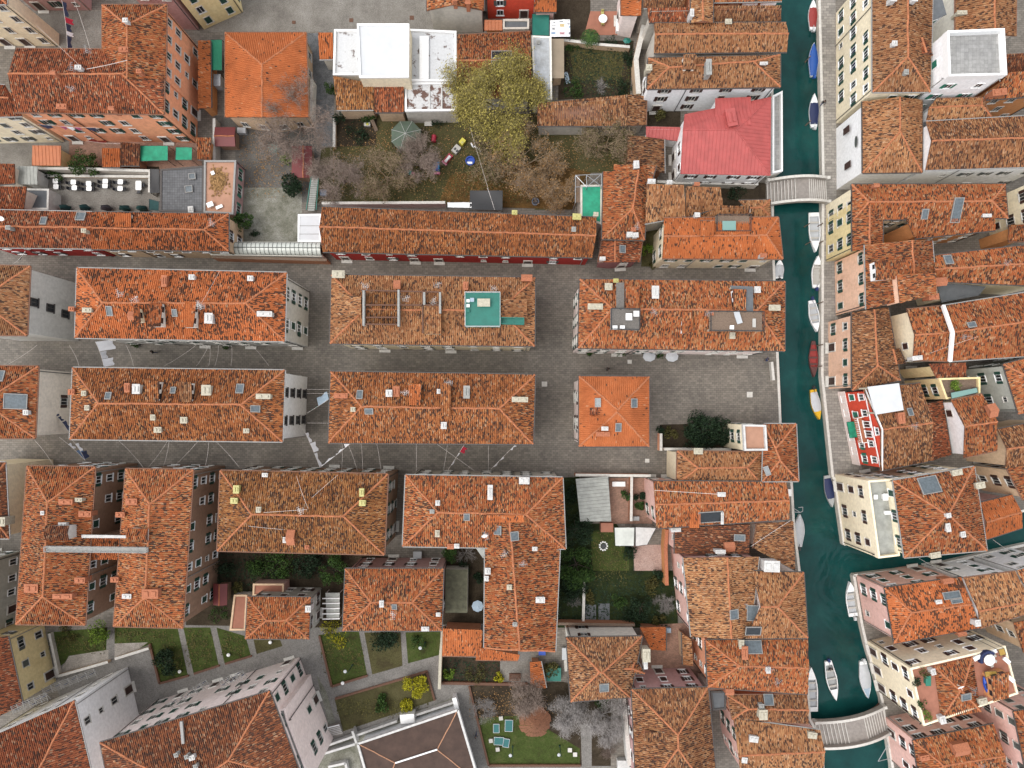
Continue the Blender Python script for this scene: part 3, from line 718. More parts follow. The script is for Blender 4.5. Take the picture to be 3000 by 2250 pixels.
# ================================================================ upper street row
b = HS['r1a'] = H('grey house with a blank concrete flank at the left edge, upper row', 'a2', [(-360, 622), (246, 636), (220, 1196), (-360, 1190)], 12.4, 'hx', 'tan', 'grey', ridge=[(-250, 905), (-170, 910)], win=None)
b = HS['r1b'] = H('long house with orange roof speckled dark brown, upper row', 'a2', [(624, 650), (2322, 688), (2306, 1244), (608, 1216)], 12.6, 'hx', 'spotted', 'grey', ridge=[(832, 932), (1992, 936)], win='g', floors=4, dens=.8)
b.C((1562, 728, 'w', .8, .7, .9), (2035, 738, 'w', .8, .7, .9), (1340, 760, 'b', .7, 1.8, .9), (720, 995, 'c', 1.4, .6, 1.1), (1700, 1060, 'w', 1.2, 1.6, 1.0), (2150, 1025, 'w', 2.4, .7, .9), (590, 985, 'b', .8, .6, .8), (1075, 1040, 'bt', .7, 1.2, 1.0))
b.S((893, 995, .7, 1.2), (1420, 1010, .6, .9)).A((980, 860), (1110, 905), (1620, 955), (1640, 960))
b.D([(1215, 930), (1315, 930), (1300, 1125), (1195, 1125)], dz=1.3, tile='spotted', roof='f', wall='offwhite').D([(1500, 920), (1592, 925), (1565, 1130), (1455, 1130)], dz=1.3, tile='orange', roof='f', wall='offwhite').D([(1080, 965), (1130, 970), (1140, 1090), (1090, 1090)], dz=1.2, tile='spotted', roof='f', wall='cream')
b = HS['r1c'] = H('cream house with roof terrace frames and teal deck, upper row', 'b2', [(640, 706), (2288, 728), (2284, 1284), (628, 1262)], 12.4, 'hx', 'tan', 'straw', ridge=[(905, 985), (2005, 995)], win='y', floors=4, dens=.8)
b.C((700, 705, 'c', 2.0, 1.1, 1.0), (1175, 790, 'bt', .9, 1.2, 1.4), (1728, 800, 'b', .7, 1.2, 1.4), (2220, 735, 'bt', 1.6, .9, 1.2)).A((915, 800), (1250, 900), (1470, 920), (1505, 790), (1950, 820))
b.D([(668, 865), (880, 880), (880, 1030), (680, 1030)], dz=.9, tile='tan', roof='s1', wall='cream', rise=.5)
b.D([(1380, 945), (1528, 950), (1528, 1185), (1382, 1185)], dz=.9, tile='tan', roof='f', wall='cream').D([(2012, 900), (2222, 905), (2220, 1055), (2012, 1055)], dz=.7, tile='tan', roof='s3', wall='tanwall', rise=.2)
b.D([(918, 850), (1172, 850), (1172, 1110), (918, 1110)], dz=.12, tile='olive', roof='f', wall='brown', win=False)
b.deck([(1720, 850), (2008, 850), (2008, 1130), (1722, 1130)], dz=.7, mat='teal', rail='alu')
b.deck([(2010, 1055), (2200, 1058), (2200, 1112), (2010, 1108)], dz=.2, mat='teal', rail='teal')
fm = MB(); z = b.decks[0][1]
pf = lambda x, y, zz=z: W('b2', x, y, zz)
for p, q in (((880, 830), (1525, 845)), ((890, 1050), (1180, 1050)), ((885, 1105), (1190, 1108)), ((890, 950), (1540, 950)), ((1375, 850), (1380, 1180)), ((1525, 845), (1528, 960))):
    fm.bar(pf(*p), pf(*q), .18, .16)
b_fr = fm.build('terrace_frame', 'wood_brown', b.root)
for x, y0, y1 in ((903, 835, 1120), (1185, 830, 1125), (1392, 850, 950), (1520, 850, 1020)):
    fm = MB(); fm.bar(pf(x, y0, z - .1), pf(x, y1, z - .1), .26, .8); fm.build('masonry_beam', 'chim_grey', b_fr)
b = HS['r1d'] = H('pinkish house with two wooden roof decks at the canal end, upper row', 'c2', [(604, 740), (2266, 760), (2264, 1322), (592, 1300)], 12.4, 'hx', 'mix', 'palepink', ridge=[(872, 985), (2040, 992)], z0=-1.8, win='g', floors=4)
b.C((835, 805, 'c', 1.1, 1.0, .8), (728, 965, 'c', 2.4, .8, .7), (1213, 850, 'w', 1.0, 2.0, .9), (2035, 830, 'w', .9, .9, 1.0), (2175, 975, 'c', 1.8, .8, .8), (1835, 1200, 'c', .7, .9, .8), (895, 755, 'y', .7, .5, .5))
b.D([(980, 800), (1088, 800), (1082, 985), (972, 985)], dz=1.1, tile='mix', roof='f', wall='white').D([(1845, 820), (1955, 825), (1945, 992), (1850, 990)], dz=1.0, tile='mix', roof='f', wall='white').D([(1432, 1005), (1512, 1010), (1525, 1180), (1432, 1180)], dz=.9, tile='mix', roof='f', wall='white')
b.deck([(852, 980), (1086, 984), (1084, 1156), (852, 1150)], dz=.5, mat='wood_grey', rail='iron')
b.deck([(1652, 1002), (2082, 1008), (2080, 1166), (1652, 1162)], dz=.5, mat='wood', rail='iron').deck([(1822, 792), (2008, 800), (2010, 1000), (1960, 1000)], dz=.2, mat='felt_grey', rail=None)
b.deck([(900, 768), (965, 768), (965, 978), (900, 978)], dz=.25, mat='wood_grey', rail=None).A((1200, 1010), (1640, 1020))
# ================================================================ middle street row
b = HS['r2a'] = H('beige house with blank pale flank at the left edge, middle row', 'a3', [(-420, -80), (312, -74), (286, 508), (-420, 508)], 12.2, 'hx', 'mix', 'beige', ridge=[(-300, 215), (-130, 215)], win='b', dens=.55, floors=3, nowin=(0, 2))
b.S((130, 210, 1.9, 2.6)).C((220, 300, 'w', .7, .7, .7)).S((8, 10, 1, 1.4))
b = HS['r2b'] = H('long white-flanked house with clean orange ridges, middle row', 'a3', [(590, -64), (2308, -42), (2288, 537), (565, 516)], 12.4, 'hx', 'earth', 'white', ridge=[(797, 226), (1952, 236)], win='g', nowin=(1, 3), floors=4)
b.C((1045, 100, 'b', .7, 1.4), (1115, 110, 'w', 1.1, 1.5, 1.0), (690, 145, 'c', .6, .7, .8), (716, 262, 'c', .6, .7, .8), (1680, 120, 'c', 1.4, 1.6, 1.0), (2140, 170, 'c', 2.3, .7, .9), (1495, 362, 'c', 1.0, .9, .6), (590, 135, 'b', .9, .8, .8), (1245, 340, 'c', .6, .8, .6), (1285, 440, 'c', 1.1, .8, .6), (2000, 448, 'c', .8, .6, .6))
b.S((883, 170, .7, .9), (1408, 125, .6, .8), (1948, 112, .9, 1.2), (2068, 270, .8, 1.1))
b.D([(1180, 40), (1290, 45), (1285, 215), (1180, 210)], dz=1.1, tile='earth', roof='f').D([(1440, 52), (1550, 55), (1555, 215), (1465, 215)], dz=1.1, tile='tan', roof='f')
b = HS['r2c'] = H('long house with rust roof and two tall dormers, middle row', 'b3', [(634, -32), (2288, -6), (2272, 556), (614, 546)], 12.4, 'hx', 'earth', 'beige', ridge=[(882, 252), (2000, 268)], win='g', floors=4)
b.C((1110, 145, 'w', .9, 1.0), (1165, 130, 'b', 1.0, 1.6, .8), (718, 165, 'b', 2.2, .7, .7), (1735, 135, 'g', .9, 2.0, .9), (2165, 195, 'c', 2.6, .7, .8), (817, 275, 'c', .6, .6, .7), (1550, 405, 'w', .8, 1.0, .5), (1510, 130, 'w', .4, .6))
b.S((870, 160, .7, 1.1), (945, 285, 1.0, .7))
b.D([(1265, 70), (1365, 70), (1360, 240), (1270, 240)], dz=1.1, tile='orange', roof='f').D([(1525, 60), (1605, 65), (1602, 330), (1520, 330)], dz=.9, tile='earth', roof='f').A((1240, 140), (1590, 60))
b = HS['r2d'] = H('square pale pink house with pyramidal bright orange roof on the square', 'c3', [(597, 6), (1166, 10), (1166, 574), (598, 576)], 11, 'hy', 'fresh', 'palepink', ridge=[(912, 280), (908, 296)], win='y', dens=.7)
b.S((755, 220, 1.1, .7), (1038, 224, 1.1, .8), (915, 415, .7, 1.1)).C((805, 430, 'w', 1.0, .5, .6), (790, 475, 'b', 2.2, .6, .6))
b.D([(684, 330), (850, 330), (850, 392), (684, 392)], dz=.35, tile='fresh', roof='f', wall='orange', win=False).D([(686, 262), (780, 262), (850, 322), (686, 322)], dz=.1, tile='rust', roof='f', wall='orange', win=False)
# ================================================================ lower street row
b = HS['r3a'] = H('tall brown U-shaped house with two hipped wings and dark courts', 'a3', [(220, 735), (772, 742), (690, 2021), (130, 2015)], 12, 'hy', 'mix', 'brown', ridge=[(386, 1028), (348, 1792)], win='gw', floors=4, nowin=())
b.block([(1020, 756), (1566, 764), (1482, 2045), (920, 2032)], 12, 'hy', 'mix', 'brown', ridge=[(1212, 1044), (1176, 1800)], win='gw', floors=4)
b.block([(560, 1300), (1040, 1300), (1120, 1492), (640, 1492)], 11.2, 's0', 'spotted', 'brown', rise=.7, win=None, gut=None)
b.D([(368, 1215), (560, 1218), (560, 1335), (368, 1335)], dz=1.2, tile='dark', roof='gx', rise=.4, wall='grey', win=False).D([(1032, 1238), (1198, 1240), (1195, 1348), (1032, 1345)], dz=1.2, tile='mix', roof='gx', rise=.4, wall='grey', win=False)
b.C((545, 1022, 'b', 2.2, .7, .9), (650, 1005, 'c', 1.0, .5, 1.0), (700, 1120, 'b', 2.0, .8, .8), (1075, 1020, 'b', 1.8, .9, .9), (985, 1125, 'b', 1.4, .7, .9), (515, 1205, 'w', 1.2, .5, .6), (352, 1112, 'w', .4, .5, .5), (660, 1655, 'b', 1.6, .8, .9), (520, 1785, 'b', 3.2, .7, .9), (1225, 1765, 'b', 2.6, 1.4, .8), (1035, 1785, 'w', 1.4, .6, .6), (265, 1720, 'b', 2.2, 1.3, .8), (940, 1650, 'b', 1.2, .7, .9))
b.deck([(370, 1380), (1200, 1390), (1200, 1435), (372, 1425)], dz=.2, mat='chim_grey', rail='gutter', rh=.5).deck([(660, 1290), (1020, 1296), (1020, 1318), (660, 1316)], dz=.3, mat='white_dirty', rail=None)
b = H('beige house with a blank flank at the left edge, lower row', 'a3', [(-320, 695), (44, 704), (76, 1320), (-320, 1325)], 11, 'hx', 'dark', 'straw', ridge=[(-220, 1000), (-180, 1000)], win=None)
b.C((30, 1180, 'c', 1.2, 1.4))
b = H('pale house with green shutters at the lower left edge', 'a3', [(-500, 1420), (192, 1400), (150, 2080), (-500, 2080)], 12, 'hx', 'mix', 'greygreen', g=True, win='gw', dens=1.1, floors=3)
b = H('rusty-roofed house with yellow side and dark shutters, bottom left', 'a4', [(-320, 602), (66, 590), (186, 1142), (-320, 1390)], 8.2, 'gy', 'rust', 'yellow', win='y', floors=2)
b = HS['r3b'] = H('long house with mossy olive roof, lower row', 'a3', [(1786, 770), (3142, 800), (3112, 1452), (1760, 1420)], 12, 'hx', 'olive', 'brown', ridge=[(2040, 1124), (2782, 1142)], win='g', floors=4)
b.C((1922, 920, 'y', .8, 1.2, 1.0), (1905, 1012, 'y', 1.0, .8, 1.0), (2100, 1085, 'c', .6, .8, .8), (2360, 1310, 'bt', 1.1, 2.2, .9), (2310, 1330, 'w', .4, .8, .6), (2935, 945, 'y', .6, 1.2, 1.0), (2940, 1030, 'y', .9, .8, 1.0), (2150, 805, 'w', .8, .5, .5), (2490, 1390, 'b', .6, .5, .4)).A((2440, 1090))
b = HS['r3c'] = H('L-shaped house with patched orange roof, lower row', 'b3', [(1240, 806), (2511, 826), (2536, 1404), (1216, 1384)], 12, 'hx', 'mix', 'stonegrey', ridge=[(1502, 1110), (2215, 1126)], win='y', floors=4)
b.block([(1885, 1140), (2500, 1150), (2452, 2232), (1876, 2205)], 11.9, 'ry', 'mix', 'stonegrey', ridge=[(2080, 1125), (2165, 2225)], win='y')
b.block([(1890, 1132), (2200, 1132), (2200, 1190), (1888, 1190)], 13.9, 's0', 'orange', 'white', rise=.1, gut=None)
b.C((1502, 1030, 'w', .6, .7, .9), (1925, 945, 'w', .7, 2.4, .8), (2200, 850, 'w', 1.6, 1.0, .9), (1498, 1278, 'c', .6, 1.0, .6), (1655, 1378, 'w', .7, .6, .8), (1605, 1382, 'b', 1.0, .7, .7), (1455, 1100, 'g', .6, .5, .5), (2285, 1402, 'w', .7, .5, .5), (1905, 1580, 'w', .8, .9, 1.0), (1895, 1640, 'w', .6, .7, .9), (2330, 1815, 'w', 1.4, .8, .6), (2080, 1712, 'c', .7, .7, .6), (2125, 2012, 'g', .6, .5, .5))
b.S((1735, 1140, .7, .9), (1993, 1252, 1.1, 1.0), (2118, 1300, 1.1, 1.0), pane='sky_pane').A((1890, 1290), (2040, 1440), (2190, 1520)).dish((1880, 1290))
b = H('small grey house with square hipped roof in the gardens', 'b4', [(-38, 270), (472, 276), (456, 614), (-58, 612)], 7.2, 'hx', 'mix', 'greygreen', ridge=[(112, 466), (272, 462)], win='b', floors=2)
b.C((455, 365, 'w', .8, 1.0, .9))
b = H('red-brown house with hipped orange roof behind the yellow hedge', 'b4', [(752, 44), (1546, 44), (1532, 546), (730, 546)], 9.2, 'hx', 'mix', 'mauve', ridge=[(962, 318), (1292, 318)], win='bw', floors=3)
b.C((1048, 325, 'w', .6, 1.0, .7), (1505, 412, 'w', .6, .5, .5), (1400, 528, 'w', 1.2, .6, .5)).S((1150, 345, .6, .7)).A((1140, 410))
b = HS['lowtile'] = H('low terracotta annex with clean tiles beside the park wall', 'b4', [(1540, 528), (1862, 540), (1850, 752), (1535, 750)], 3.6, 's0', 'orange', 'brick', rise=.9, win=None)
b.block([(1815, 680), (2165, 742), (2150, 788), (1808, 782)], 3.5, 's0', 'orange', 'brick', rise=.5, over=.2)
# ================================================================ bottom left, big tilted buildings
b = HS['white1'] = H('tall white building with dark red roof, bottom left corner', 'a4', [(-320, 1515), (602, 1110), (780, 1860), (-120, 2150)], 14, 'hx', 'rust', 'white', ridge=[(100, 1780), (300, 1700)], rise=1.4, win='n', floors=4, dens=.55, gut='gutter')
b = HS['pinkbig'] = H('tall pale pink building with brown roof, bottom edge', 'a4', [(812, 1452), (2186, 1034), (2450, 1750), (960, 2200)], 14.4, 'hx', 'dark', 'palepink', ridge=[(1480, 1830), (1850, 1600)], rise=1.6, win='g', floors=4, dens=1.0, gut='gutter')
b.block([(2215, 1190), (2312, 1175), (2330, 1262), (2520, 1760), (2400, 1800)], 12.6, 'flat', 'gutter', 'palepink', par=.1, win='g', dens=.8, floors=4)
b.C((1435, 1545, 'g', .5, .5, .8), (1520, 1560, 'g', .5, .5, .8), (1560, 1570, 'w', .8, .6, .6), (1590, 1640, 'g', .5, .5, .6))
mbx = MB()
P_ = [W('a4', x, y, 15.2) for x, y in ((1470, 1280), (1485, 1460))]; mbx.bar(P_[0], P_[1], .35, .3); mbx.build('roof_valley', 'gutter', b.root)
b = HS['bitumen'] = H('low pavilion with flat brown roof edged in white, bottom centre', 'b4', [(852, 1462), (1662, 1188), (1840, 1790), (1010, 2010)], 3.6, 'hx', 'bitumen', 'white', ridge=[(1156, 1618), (1496, 1508)], rise=.35, cap='ridge_pale', win=None, name='pavilion', cat='pavilion')
P_ = [W('b4', x, y, 3.75) for x, y in ((852, 1462), (1662, 1188), (1840, 1790), (1010, 2010))]
mbx = MB()
for i in range(4): mbx.bar(P_[i], P_[(i + 1) % 4], .3, .3)
mbx.build('parapet', 'white_dirty', b.root)
mbx = MB(); mbx.bar(W('b4', 1156, 1618, 4.15), W('b4', 1496, 1508, 4.15), .2, .14); mbx.build('ridge_trim', 'white', b.root)
# ================================================================ right of the lower row
b = H('small tan-roofed house with cream side at the end of the square', 'c3', [(1394, 612), (2078, 620), (2078, 882), (1390, 880)], 8.2, 'hx', 'tan', 'cream', ridge=[(1562, 750), (1958, 746)], win=None)
b.C((1560, 612, 'c', 1.4, .9, .8))
b = HS['terr'] = H('canal house with peach roof terrace behind white parapets', 'c3', [(2095, 392), (2356, 393), (2376, 856), (2082, 858)], 9, 'hy', 'mix', 'offwhite', ridge=[(2190, 590), (2230, 690)], z0=-1.8, win=None)
b.block([(1918, 398), (2100, 402), (2112, 604), (1930, 606)], 9.2, 'flat', 'peachfloor', 'cream', parmat='white_dirty', par=.6, win='g')
b.S((2120, 770, 1.2, .6))
b = HS['pinkC'] = H('pink-fronted house with long tiled roof and sunken roof terrace', 'c3', [(1200, 855), (2278, 862), (2302, 1165), (1226, 1238)], 8.8, 'gx', 'mix', 'pink', ridge=[(1214, 1046), (2302, 1014)], z0=-1.8, win='g', floors=2, dens=1.2)
b.C((1748, 962, 'w', 1.2, .6, .7), (1755, 1155, 'w', .3, 2.0, .5), (1570, 1150, 'b', .2, 2.2, .4)).S((1660, 1140, 3.2, 1.5), pane='pane')
b.D([(1490, 1030), (1570, 1030), (1570, 1236), (1490, 1236)], dz=.25, tile='orange', roof='f', wall='orange', win=False)
b = H('dark weathered roof between two pink houses', 'c3', [(1374, 1238), (1982, 1206), (1976, 1444), (1372, 1444)], 7.6, 's1', 'dark', 'pink', rise=1.0, win='g')
b.C((1380, 1250, 'w', 1.6, .5, .6), (1810, 1385, 'bt', 1.6, 1.4, 1.0), (1745, 1440, 'w', 1.2, .5, .5)).S((1896, 1312, .8, 1.4))
b = H('dark brown canal-side roof with a valley, below the white quay', 'c3', [(2038, 1204), (2334, 1180), (2350, 1580), (2010, 1400)], 7.6, 's1', 'brown', 'offwhite', rise=.7, z0=-1.8, win=None)
b = HS['pinkW'] = H('pink house with long tan roof facing the gravel garden', 'c4', [(1442, -45), (2055, -52), (1985, 606), (1506, 596)], 9.6, 'gy', 'tan', 'pink', ridge=[(1800, -48), (1832, 612)], win='yw', floors=3)
b.C((1740, -95, 'w', 1.6, .5, .6)).S((1846, 412, 1.2, 1.2))
b = HS['pinkE'] = H('canal house with tan hipped roof and white water tank', 'c4', [(2000, 62), (2418, 75), (2450, 606), (1950, 608)], 9.8, 'rx', 'tan', 'palepink', ridge=[(2070, 352), (2206, 352)], z0=-1.8, win=None)
b.C((2150, 20, 'w', 2.6, 1.8, 1.2)).S((2004, 400, 1.6, 2.0), (1935, 345, .6, .6)).S((2005, 540, 2.0, 1.2), pane='pane')
b = HS['orangeW'] = H('orange-fronted house with large roof light above the dark court', 'c4', [(1622, 622), (2450, 616), (2452, 1062), (1642, 1004)], 9, 'lx', 'mix', 'salmon', ridge=[(1898, 834), (2460, 850)], z0=-1.8, win='gw', floors=3)
b.S((2000, 680, 2.4, 1.7)).C((1935, 720, 'b', .9, 2.2, .9), (1908, 650, 'c', .7, 1.4, .9), (2125, 860, 'w', .6, .9, .8)).A((2130, 850), (2200, 950))
b = H('brown-roofed house beside the tall grey chimney stack', 'c4', [(1800, 1068), (2446, 1064), (2456, 1300), (1838, 1262)], 8.4, 'lx', 'brown', 'salmon', ridge=[(1970, 1180), (2460, 1190)], z0=-1.8, win=None)
b.S((2130, 1105, 1.2, 1.4)).C((2080, 1215, 'c', 1.3, 1.6, 1.4), (1810, 1035, 'bt', 1.2, .9, .9), (2070, 1150, 'g', .7, .6, .9))
b = HS['rowend'] = H('white-fronted house with green pipes at the west foot of the lower bridge', 'c4', [(1848, 1256), (2552, 1352), (2574, 1700), (1905, 1700)], 8.4, 'gx', 'tan', 'pink', ridge=[(1890, 1560), (2590, 1528)], z0=-1.8, win='g')
b.C((2010, 1420, 'w', 1.4, .9, .5), (1935, 1590, 'w', .8, .8, .5), (2485, 1390, 'c', 1.4, .9, .5))
b = HS['pyr'] = H('hipped brown-orange house with grey-white north wall in the gardens', 'c4', [(496, 600), (1110, 592), (1010, 1086), (530, 1122)], 7.5, 'hx', 'brown', 'offwhite', ridge=[(765, 882), (790, 884)], rise=2.4, win='b', floors=2, dens=.7)
b.block([(870, 770), (1060, 775), (1130, 895), (960, 895)], 7.3, 'rx', 'mix', 'offwhite', rise=1.0)
b.S((800, 998, 1.2, 1.4)).C((1140, 740, 'c', 1.2, 2.2, 1.0), (1135, 820, 'w', .5, 1.2, .8))
b = HS['hipbig'] = H('large house with wide four-sided brown roof, bottom right of the gardens', 'c4', [(1024, 1020), (1642, 1004), (1730, 1960), (1065, 1960)], 8.8, 'hy', 'brown', 'mauve', ridge=[(1400, 1392), (1402, 1502)], rise=2.4, win='bw')
b.D([(1130, 1370), (1370, 1372), (1372, 1440), (1130, 1445)], dz=.2, tile='brown', roof='s2', wall='brick', win=False, rise=.3)
b = H('small dark flat roof between the hipped house and the canal row', 'c4', [(1662, 1036), (1790, 1034), (1785, 1180), (1680, 1190)], 7, 'flat', 'felt_grey', 'offwhite', win=None, par=.15, parmat='gutter_dark', name='annex', cat='annex')
# ================================================================ right bank, from the top
b = HS['e1'] = H('large cream palace with rows of white-framed windows, top right', 'd1', [(982, -300), (1478, -300), (1452, 745), (984, 747)], 11.6, 'ry', 'tan', 'cream', ridge=[(1268, -300), (1272, 462)], win='gw', floors=3, dens=1.15)
b.C((1155, 360, 'w', .7, .7, .7), (1250, 590, 'g', .6, .7, .6), (1310, 5, 'w', .8, .8), (1140, 5, 'w', .9, .8))
b.block([(1280, 340), (1420, 330), (1480, 455), (1300, 460)], 11.5, 'gy', 'rust', 'cream', rise=1.0)
b = HS['e1b'] = H('white-walled house with tan hipped roof and oval window', 'd1', [(902, 822), (1388, 812), (1386, 1396), (905, 1402)], 8.8, 'ry', 'tan', 'white', ridge=[(1206, 785), (1206, 1066)], win=None)
mbx = MB()
for x, y, z_, w_, h_ in ((778, 1055, 4.2, .9, 1.7), (788, 1340, 4.2, .9, 1.7)):
    mbx.box(W('d1', x, y, z_) + Vector((-.1, 0, 0)), (.1, w_, h_))
mbx.build('window', 'shutter_brown', b.root)
mbx = MB(); ctr = W('d1', 852, 1148, 6.6)
for k in range(16):
    a0, a1 = k * math.pi / 8, (k + 1) * math.pi / 8
    mbx.add([ctr, ctr + Vector((-.03, math.cos(a0) * .8, math.sin(a0) * .42)), ctr + Vector((-.03, math.cos(a1) * .8, math.sin(a1) * .42))], [(0, 1, 2)])
mbx.build('oval_window', 'shutter_grey', b.root)
b = H('white tower with grey tiled roof terrace and parapets, top right', 'd1', [(1556, 282), (2012, 262), (2032, 632), (1570, 642)], 14, 'flat', 'rooftiles_grey', 'white', par=1.0, parmat='white', win='tw', floors=4, dens=.8)
b = H('tan gabled house behind the white tower, top edge', 'd1', [(1656, -220), (2150, -220), (2146, 292), (1656, 268)], 10, 'gy', 'tan', 'offwhite', ridge=[(1970, -220), (1975, 280)], win=None)
b.C((1700, 110, 'c', 1.6, .5, .6))
b = H('glass-roofed rooftop room at the top edge, left of the tan gable', 'd1', [(1425, -120), (1520, -120), (1585, 118), (1432, 182)], 11, 's0', 'felt_grey', 'white', rise=.6, win='tw', over=.1, gut=None, name='winter_garden', cat='winter garden')
b = H('dark rust roof right of the white tower', 'd1', [(2040, 440), (2460, 420), (2450, 572), (2060, 604)], 9, 's0', 'dark', 'ochre', rise=1.4, win=None)
b = H('salmon-fronted house with rust roof at the right edge, below the white tower', 'd1', [(2090, 590), (2460, 548), (2450, 770), (1905, 808)], 9.4, 's0', 'mix', 'ochre', rise=1.6, win='n')
b.C((2000, 755, 'b', 2.4, 1.0, .9))
b = H('tan house with bright orange ridge, wedged below the white tower', 'd1', [(1500, 800), (1872, 792), (1948, 955), (1422, 982)], 9, 'rx', 'tan', 'white', ridge=[(1442, 872), (1872, 852)], win='gw')
b = H('large tan gabled house with white end wall at the right edge', 'd1', [(1420, 985), (2480, 925), (2480, 1345), (1414, 1378)], 10, 'gx', 'brown', 'white', ridge=[(1462, 1140), (2480, 1110)], win='y', floors=2)
b = HS['e2'] = H('yellow-fronted house with ring of bright orange ridges round a court', 'd2', [(816, -26), (2058, -30), (2082, 246), (830, 262)], 9, 'hx', 'mix', 'straw', ridge=[(956, 116), (1952, 106)], win='g', floors=3)
b.block([(818, 70), (1068, 100), (1066, 468), (820, 516)], 9, 'gy', 'mix', 'yellow', ridge=[(960, 150), (962, 490)], win='g', floors=3)
b.block([(1262, 258), (1976, 246), (1980, 345), (1330, 412)], 8.2, 's0', 'mix', 'ochre', rise=1.0)
b.C((1000, -10, 'bt'), (1905, 228, 'w', 1.4, .4, .4)).S((1402, 212, .8, 1.3), (1662, 180, 1.2, 3.2))
b = H('cream house at the right edge beside the ring-roofed yellow house', 'd2', [(2236, -60), (2700, -60), (2700, 300), (2290, 300)], 9.5, 'hx', 'mix', 'cream', win='b')
b = H('small terracotta roof at the right edge above white laundry', 'd2', [(2092, 302), (2260, 295), (2260, 432), (2084, 436)], 6.5, 's0', 'mix', 'ochre', rise=.8, win=None)
b = HS['e3'] = H('peach house with brown shutters and white-fronted roof dormer', 'd2', [(922, 462), (1468, 428), (1502, 862), (934, 986)], 10, 'gy', 'mix', 'peach', ridge=[(1302, 425), (1335, 890)], win='g', floors=3, dens=1.1)
b.D([(1000, 592), (1300, 580), (1300, 735), (1010, 750)], dz=.8, tile='mix', roof='gx', rise=.3, wall='white').D([(1180, 702), (1496, 690), (1505, 862), (1205, 936)], dz=.9, tile='mix', roof='gy', rise=.3, wall='peach', win=False)
b.C((1520, 765, 'bt', 2.0, 1.2, .9), (1470, 885, 'b', 1.6, .9, .8))
b = HS['e7'] = H('low-pitched rust house with blue roof light, right edge', 'd2', [(1488, 548), (2460, 440), (2460, 800), (1500, 760)], 9.6, 'gx', 'mix', 'cream', ridge=[(1488, 662), (2460, 600)], win=None)
b.S((1592, 590, 1.0, 1.3)).A((2060, 610))
b = HS['e4'] = H('house with brown roof and peach front along the quay', 'd2', [(816, 1012), (1112, 968), (1210, 1560), (818, 1642)], 8.2, 'ry', 'brown', 'peach', ridge=[(1000, 985), (1026, 1440)], win='g', floors=2, dens=1.1)
b.block([(1050, 1320), (1200, 1300), (1255, 1425), (1045, 1440)], 8, 'gy', 'brown', 'peach', rise=.9)
b = HS['e5'] = H('tan gabled house with cream window wall, third row from quay', 'd2', [(1262, 986), (1556, 956), (1604, 1405), (1312, 1394)], 10, 'gx', 'mix', 'cream', ridge=[(1325, 1192), (1628, 1172)], win='b', floors=3)
b.C((1340, 1380, 'w', 1.6, .6, .5))
b = HS['e6'] = H('broad tan gabled house with white parapet edge, right edge', 'd2', [(1560, 955), (2460, 812), (2460, 1348), (1614, 1405)], 10.6, 'gx', 'mix', 'offwhite', ridge=[(1630, 1172), (2460, 1052)], win=None)
b.S((1782, 1116, 1.0, .7)).C((1605, 1245, 'b', .9, .8, .7)).A((1720, 1210))
mbx = MB(); e_ = [W('d2', x, y, z_) for x, y, z_ in ((1556, 956, 10.85), (1632, 1172, 13.3), (1612, 1405, 10.85))]
for i in range(2): mbx.bar(e_[i], e_[i + 1], .4, .4)
mbx.build('parapet', 'white', b.root)
b = HS['e8'] = H('vivid red gabled house with green shutters and white balcony', 'd3', [(908, 112), (1372, 62), (1462, 690), (1046, 772)], 8.6, 'gx', 'brown', 'red', ridge=[(1052, 440), (1474, 382)], win=None)
b.deck([(945, 92), (1200, 62), (1238, 280), (1010, 318)], mat='membrane', rail=None, z=11.4)
b.C((1210, 345, 'b', 1.0, 1.8, .8)).S((1285, 300, .6, 1.0)).A((1315, 410))
b = H('narrow brown lean-to roof behind the red house', 'd3', [(1422, 232), (1552, 200), (1624, 640), (1456, 692)], 7, 's3', 'rust', 'cream', rise=.9, win='n')
b = HS['e9'] = H('white gable-ended house with worn tan roof, behind the red house', 'd3', [(1622, 202), (1872, 150), (1992, 606), (1722, 666)], 9.6, 'gx', 'mix', 'white', ridge=[(1732, 414), (1996, 374)], win='b', floors=3, dens=.8)
b.C((1945, 285, 'bt', 1.2, 2.0, .9))
b = HS['e10'] = H('yellow house with planted roof terrace and pale green awning', 'd2', [(1442, 1426), (1742, 1416), (1742, 1540), (1504, 1544)], 8.6, 's0', 'rust', 'yellow', rise=.8, win='g', floors=3)
b.block([(1506, 1546), (1838, 1536), (1838, 1694), (1566, 1712)], 8.4, 'flat', 'wood', 'yellow', par=.5, win='g', floors=3)
b = H('grey-beige house with gabled rust roof at the right edge, by the planted terrace', 'd2', [(2042, 1430), (2520, 1310), (2520, 1760), (2168, 1836)], 11, 'hx', 'mix', 'greygreen', win='gw', floors=3, dens=.9)
b = H('brown-roofed house at the right edge behind the white gable-ended house', 'd3', [(1996, 436), (2480, 340), (2480, 720), (2062, 752)], 9, 'gx', 'brown', 'tanwall', win=None)
b = H('rust-roofed house with stained grey wall at the right edge', 'd3', [(2072, 752), (2480, 690), (2480, 1000), (2205, 1010)], 9, 's1', 'mix', 'tanwall', rise=1.0, win='b', floors=3)
b = HS['e14'] = H('big pale yellow house with pyramidal roof standing in the canal fork', 'd3', [(1150, 852), (1808, 738), (1912, 1416), (1242, 1476)], 12, 'hx', 'mix', 'straw', ridge=[(1590, 1130), (1600, 1128)], rise=2.3, z0=-1.8, win='gw', floors=4, dens=.85)
b.block([(926, 850), (1118, 835), (1180, 1450), (1012, 1470)], 9.3, 'flat', 'corr_grey', 'straw', par=.8, parmat='w_straw', z0=-1.8, win='b', floors=3, dens=.95)
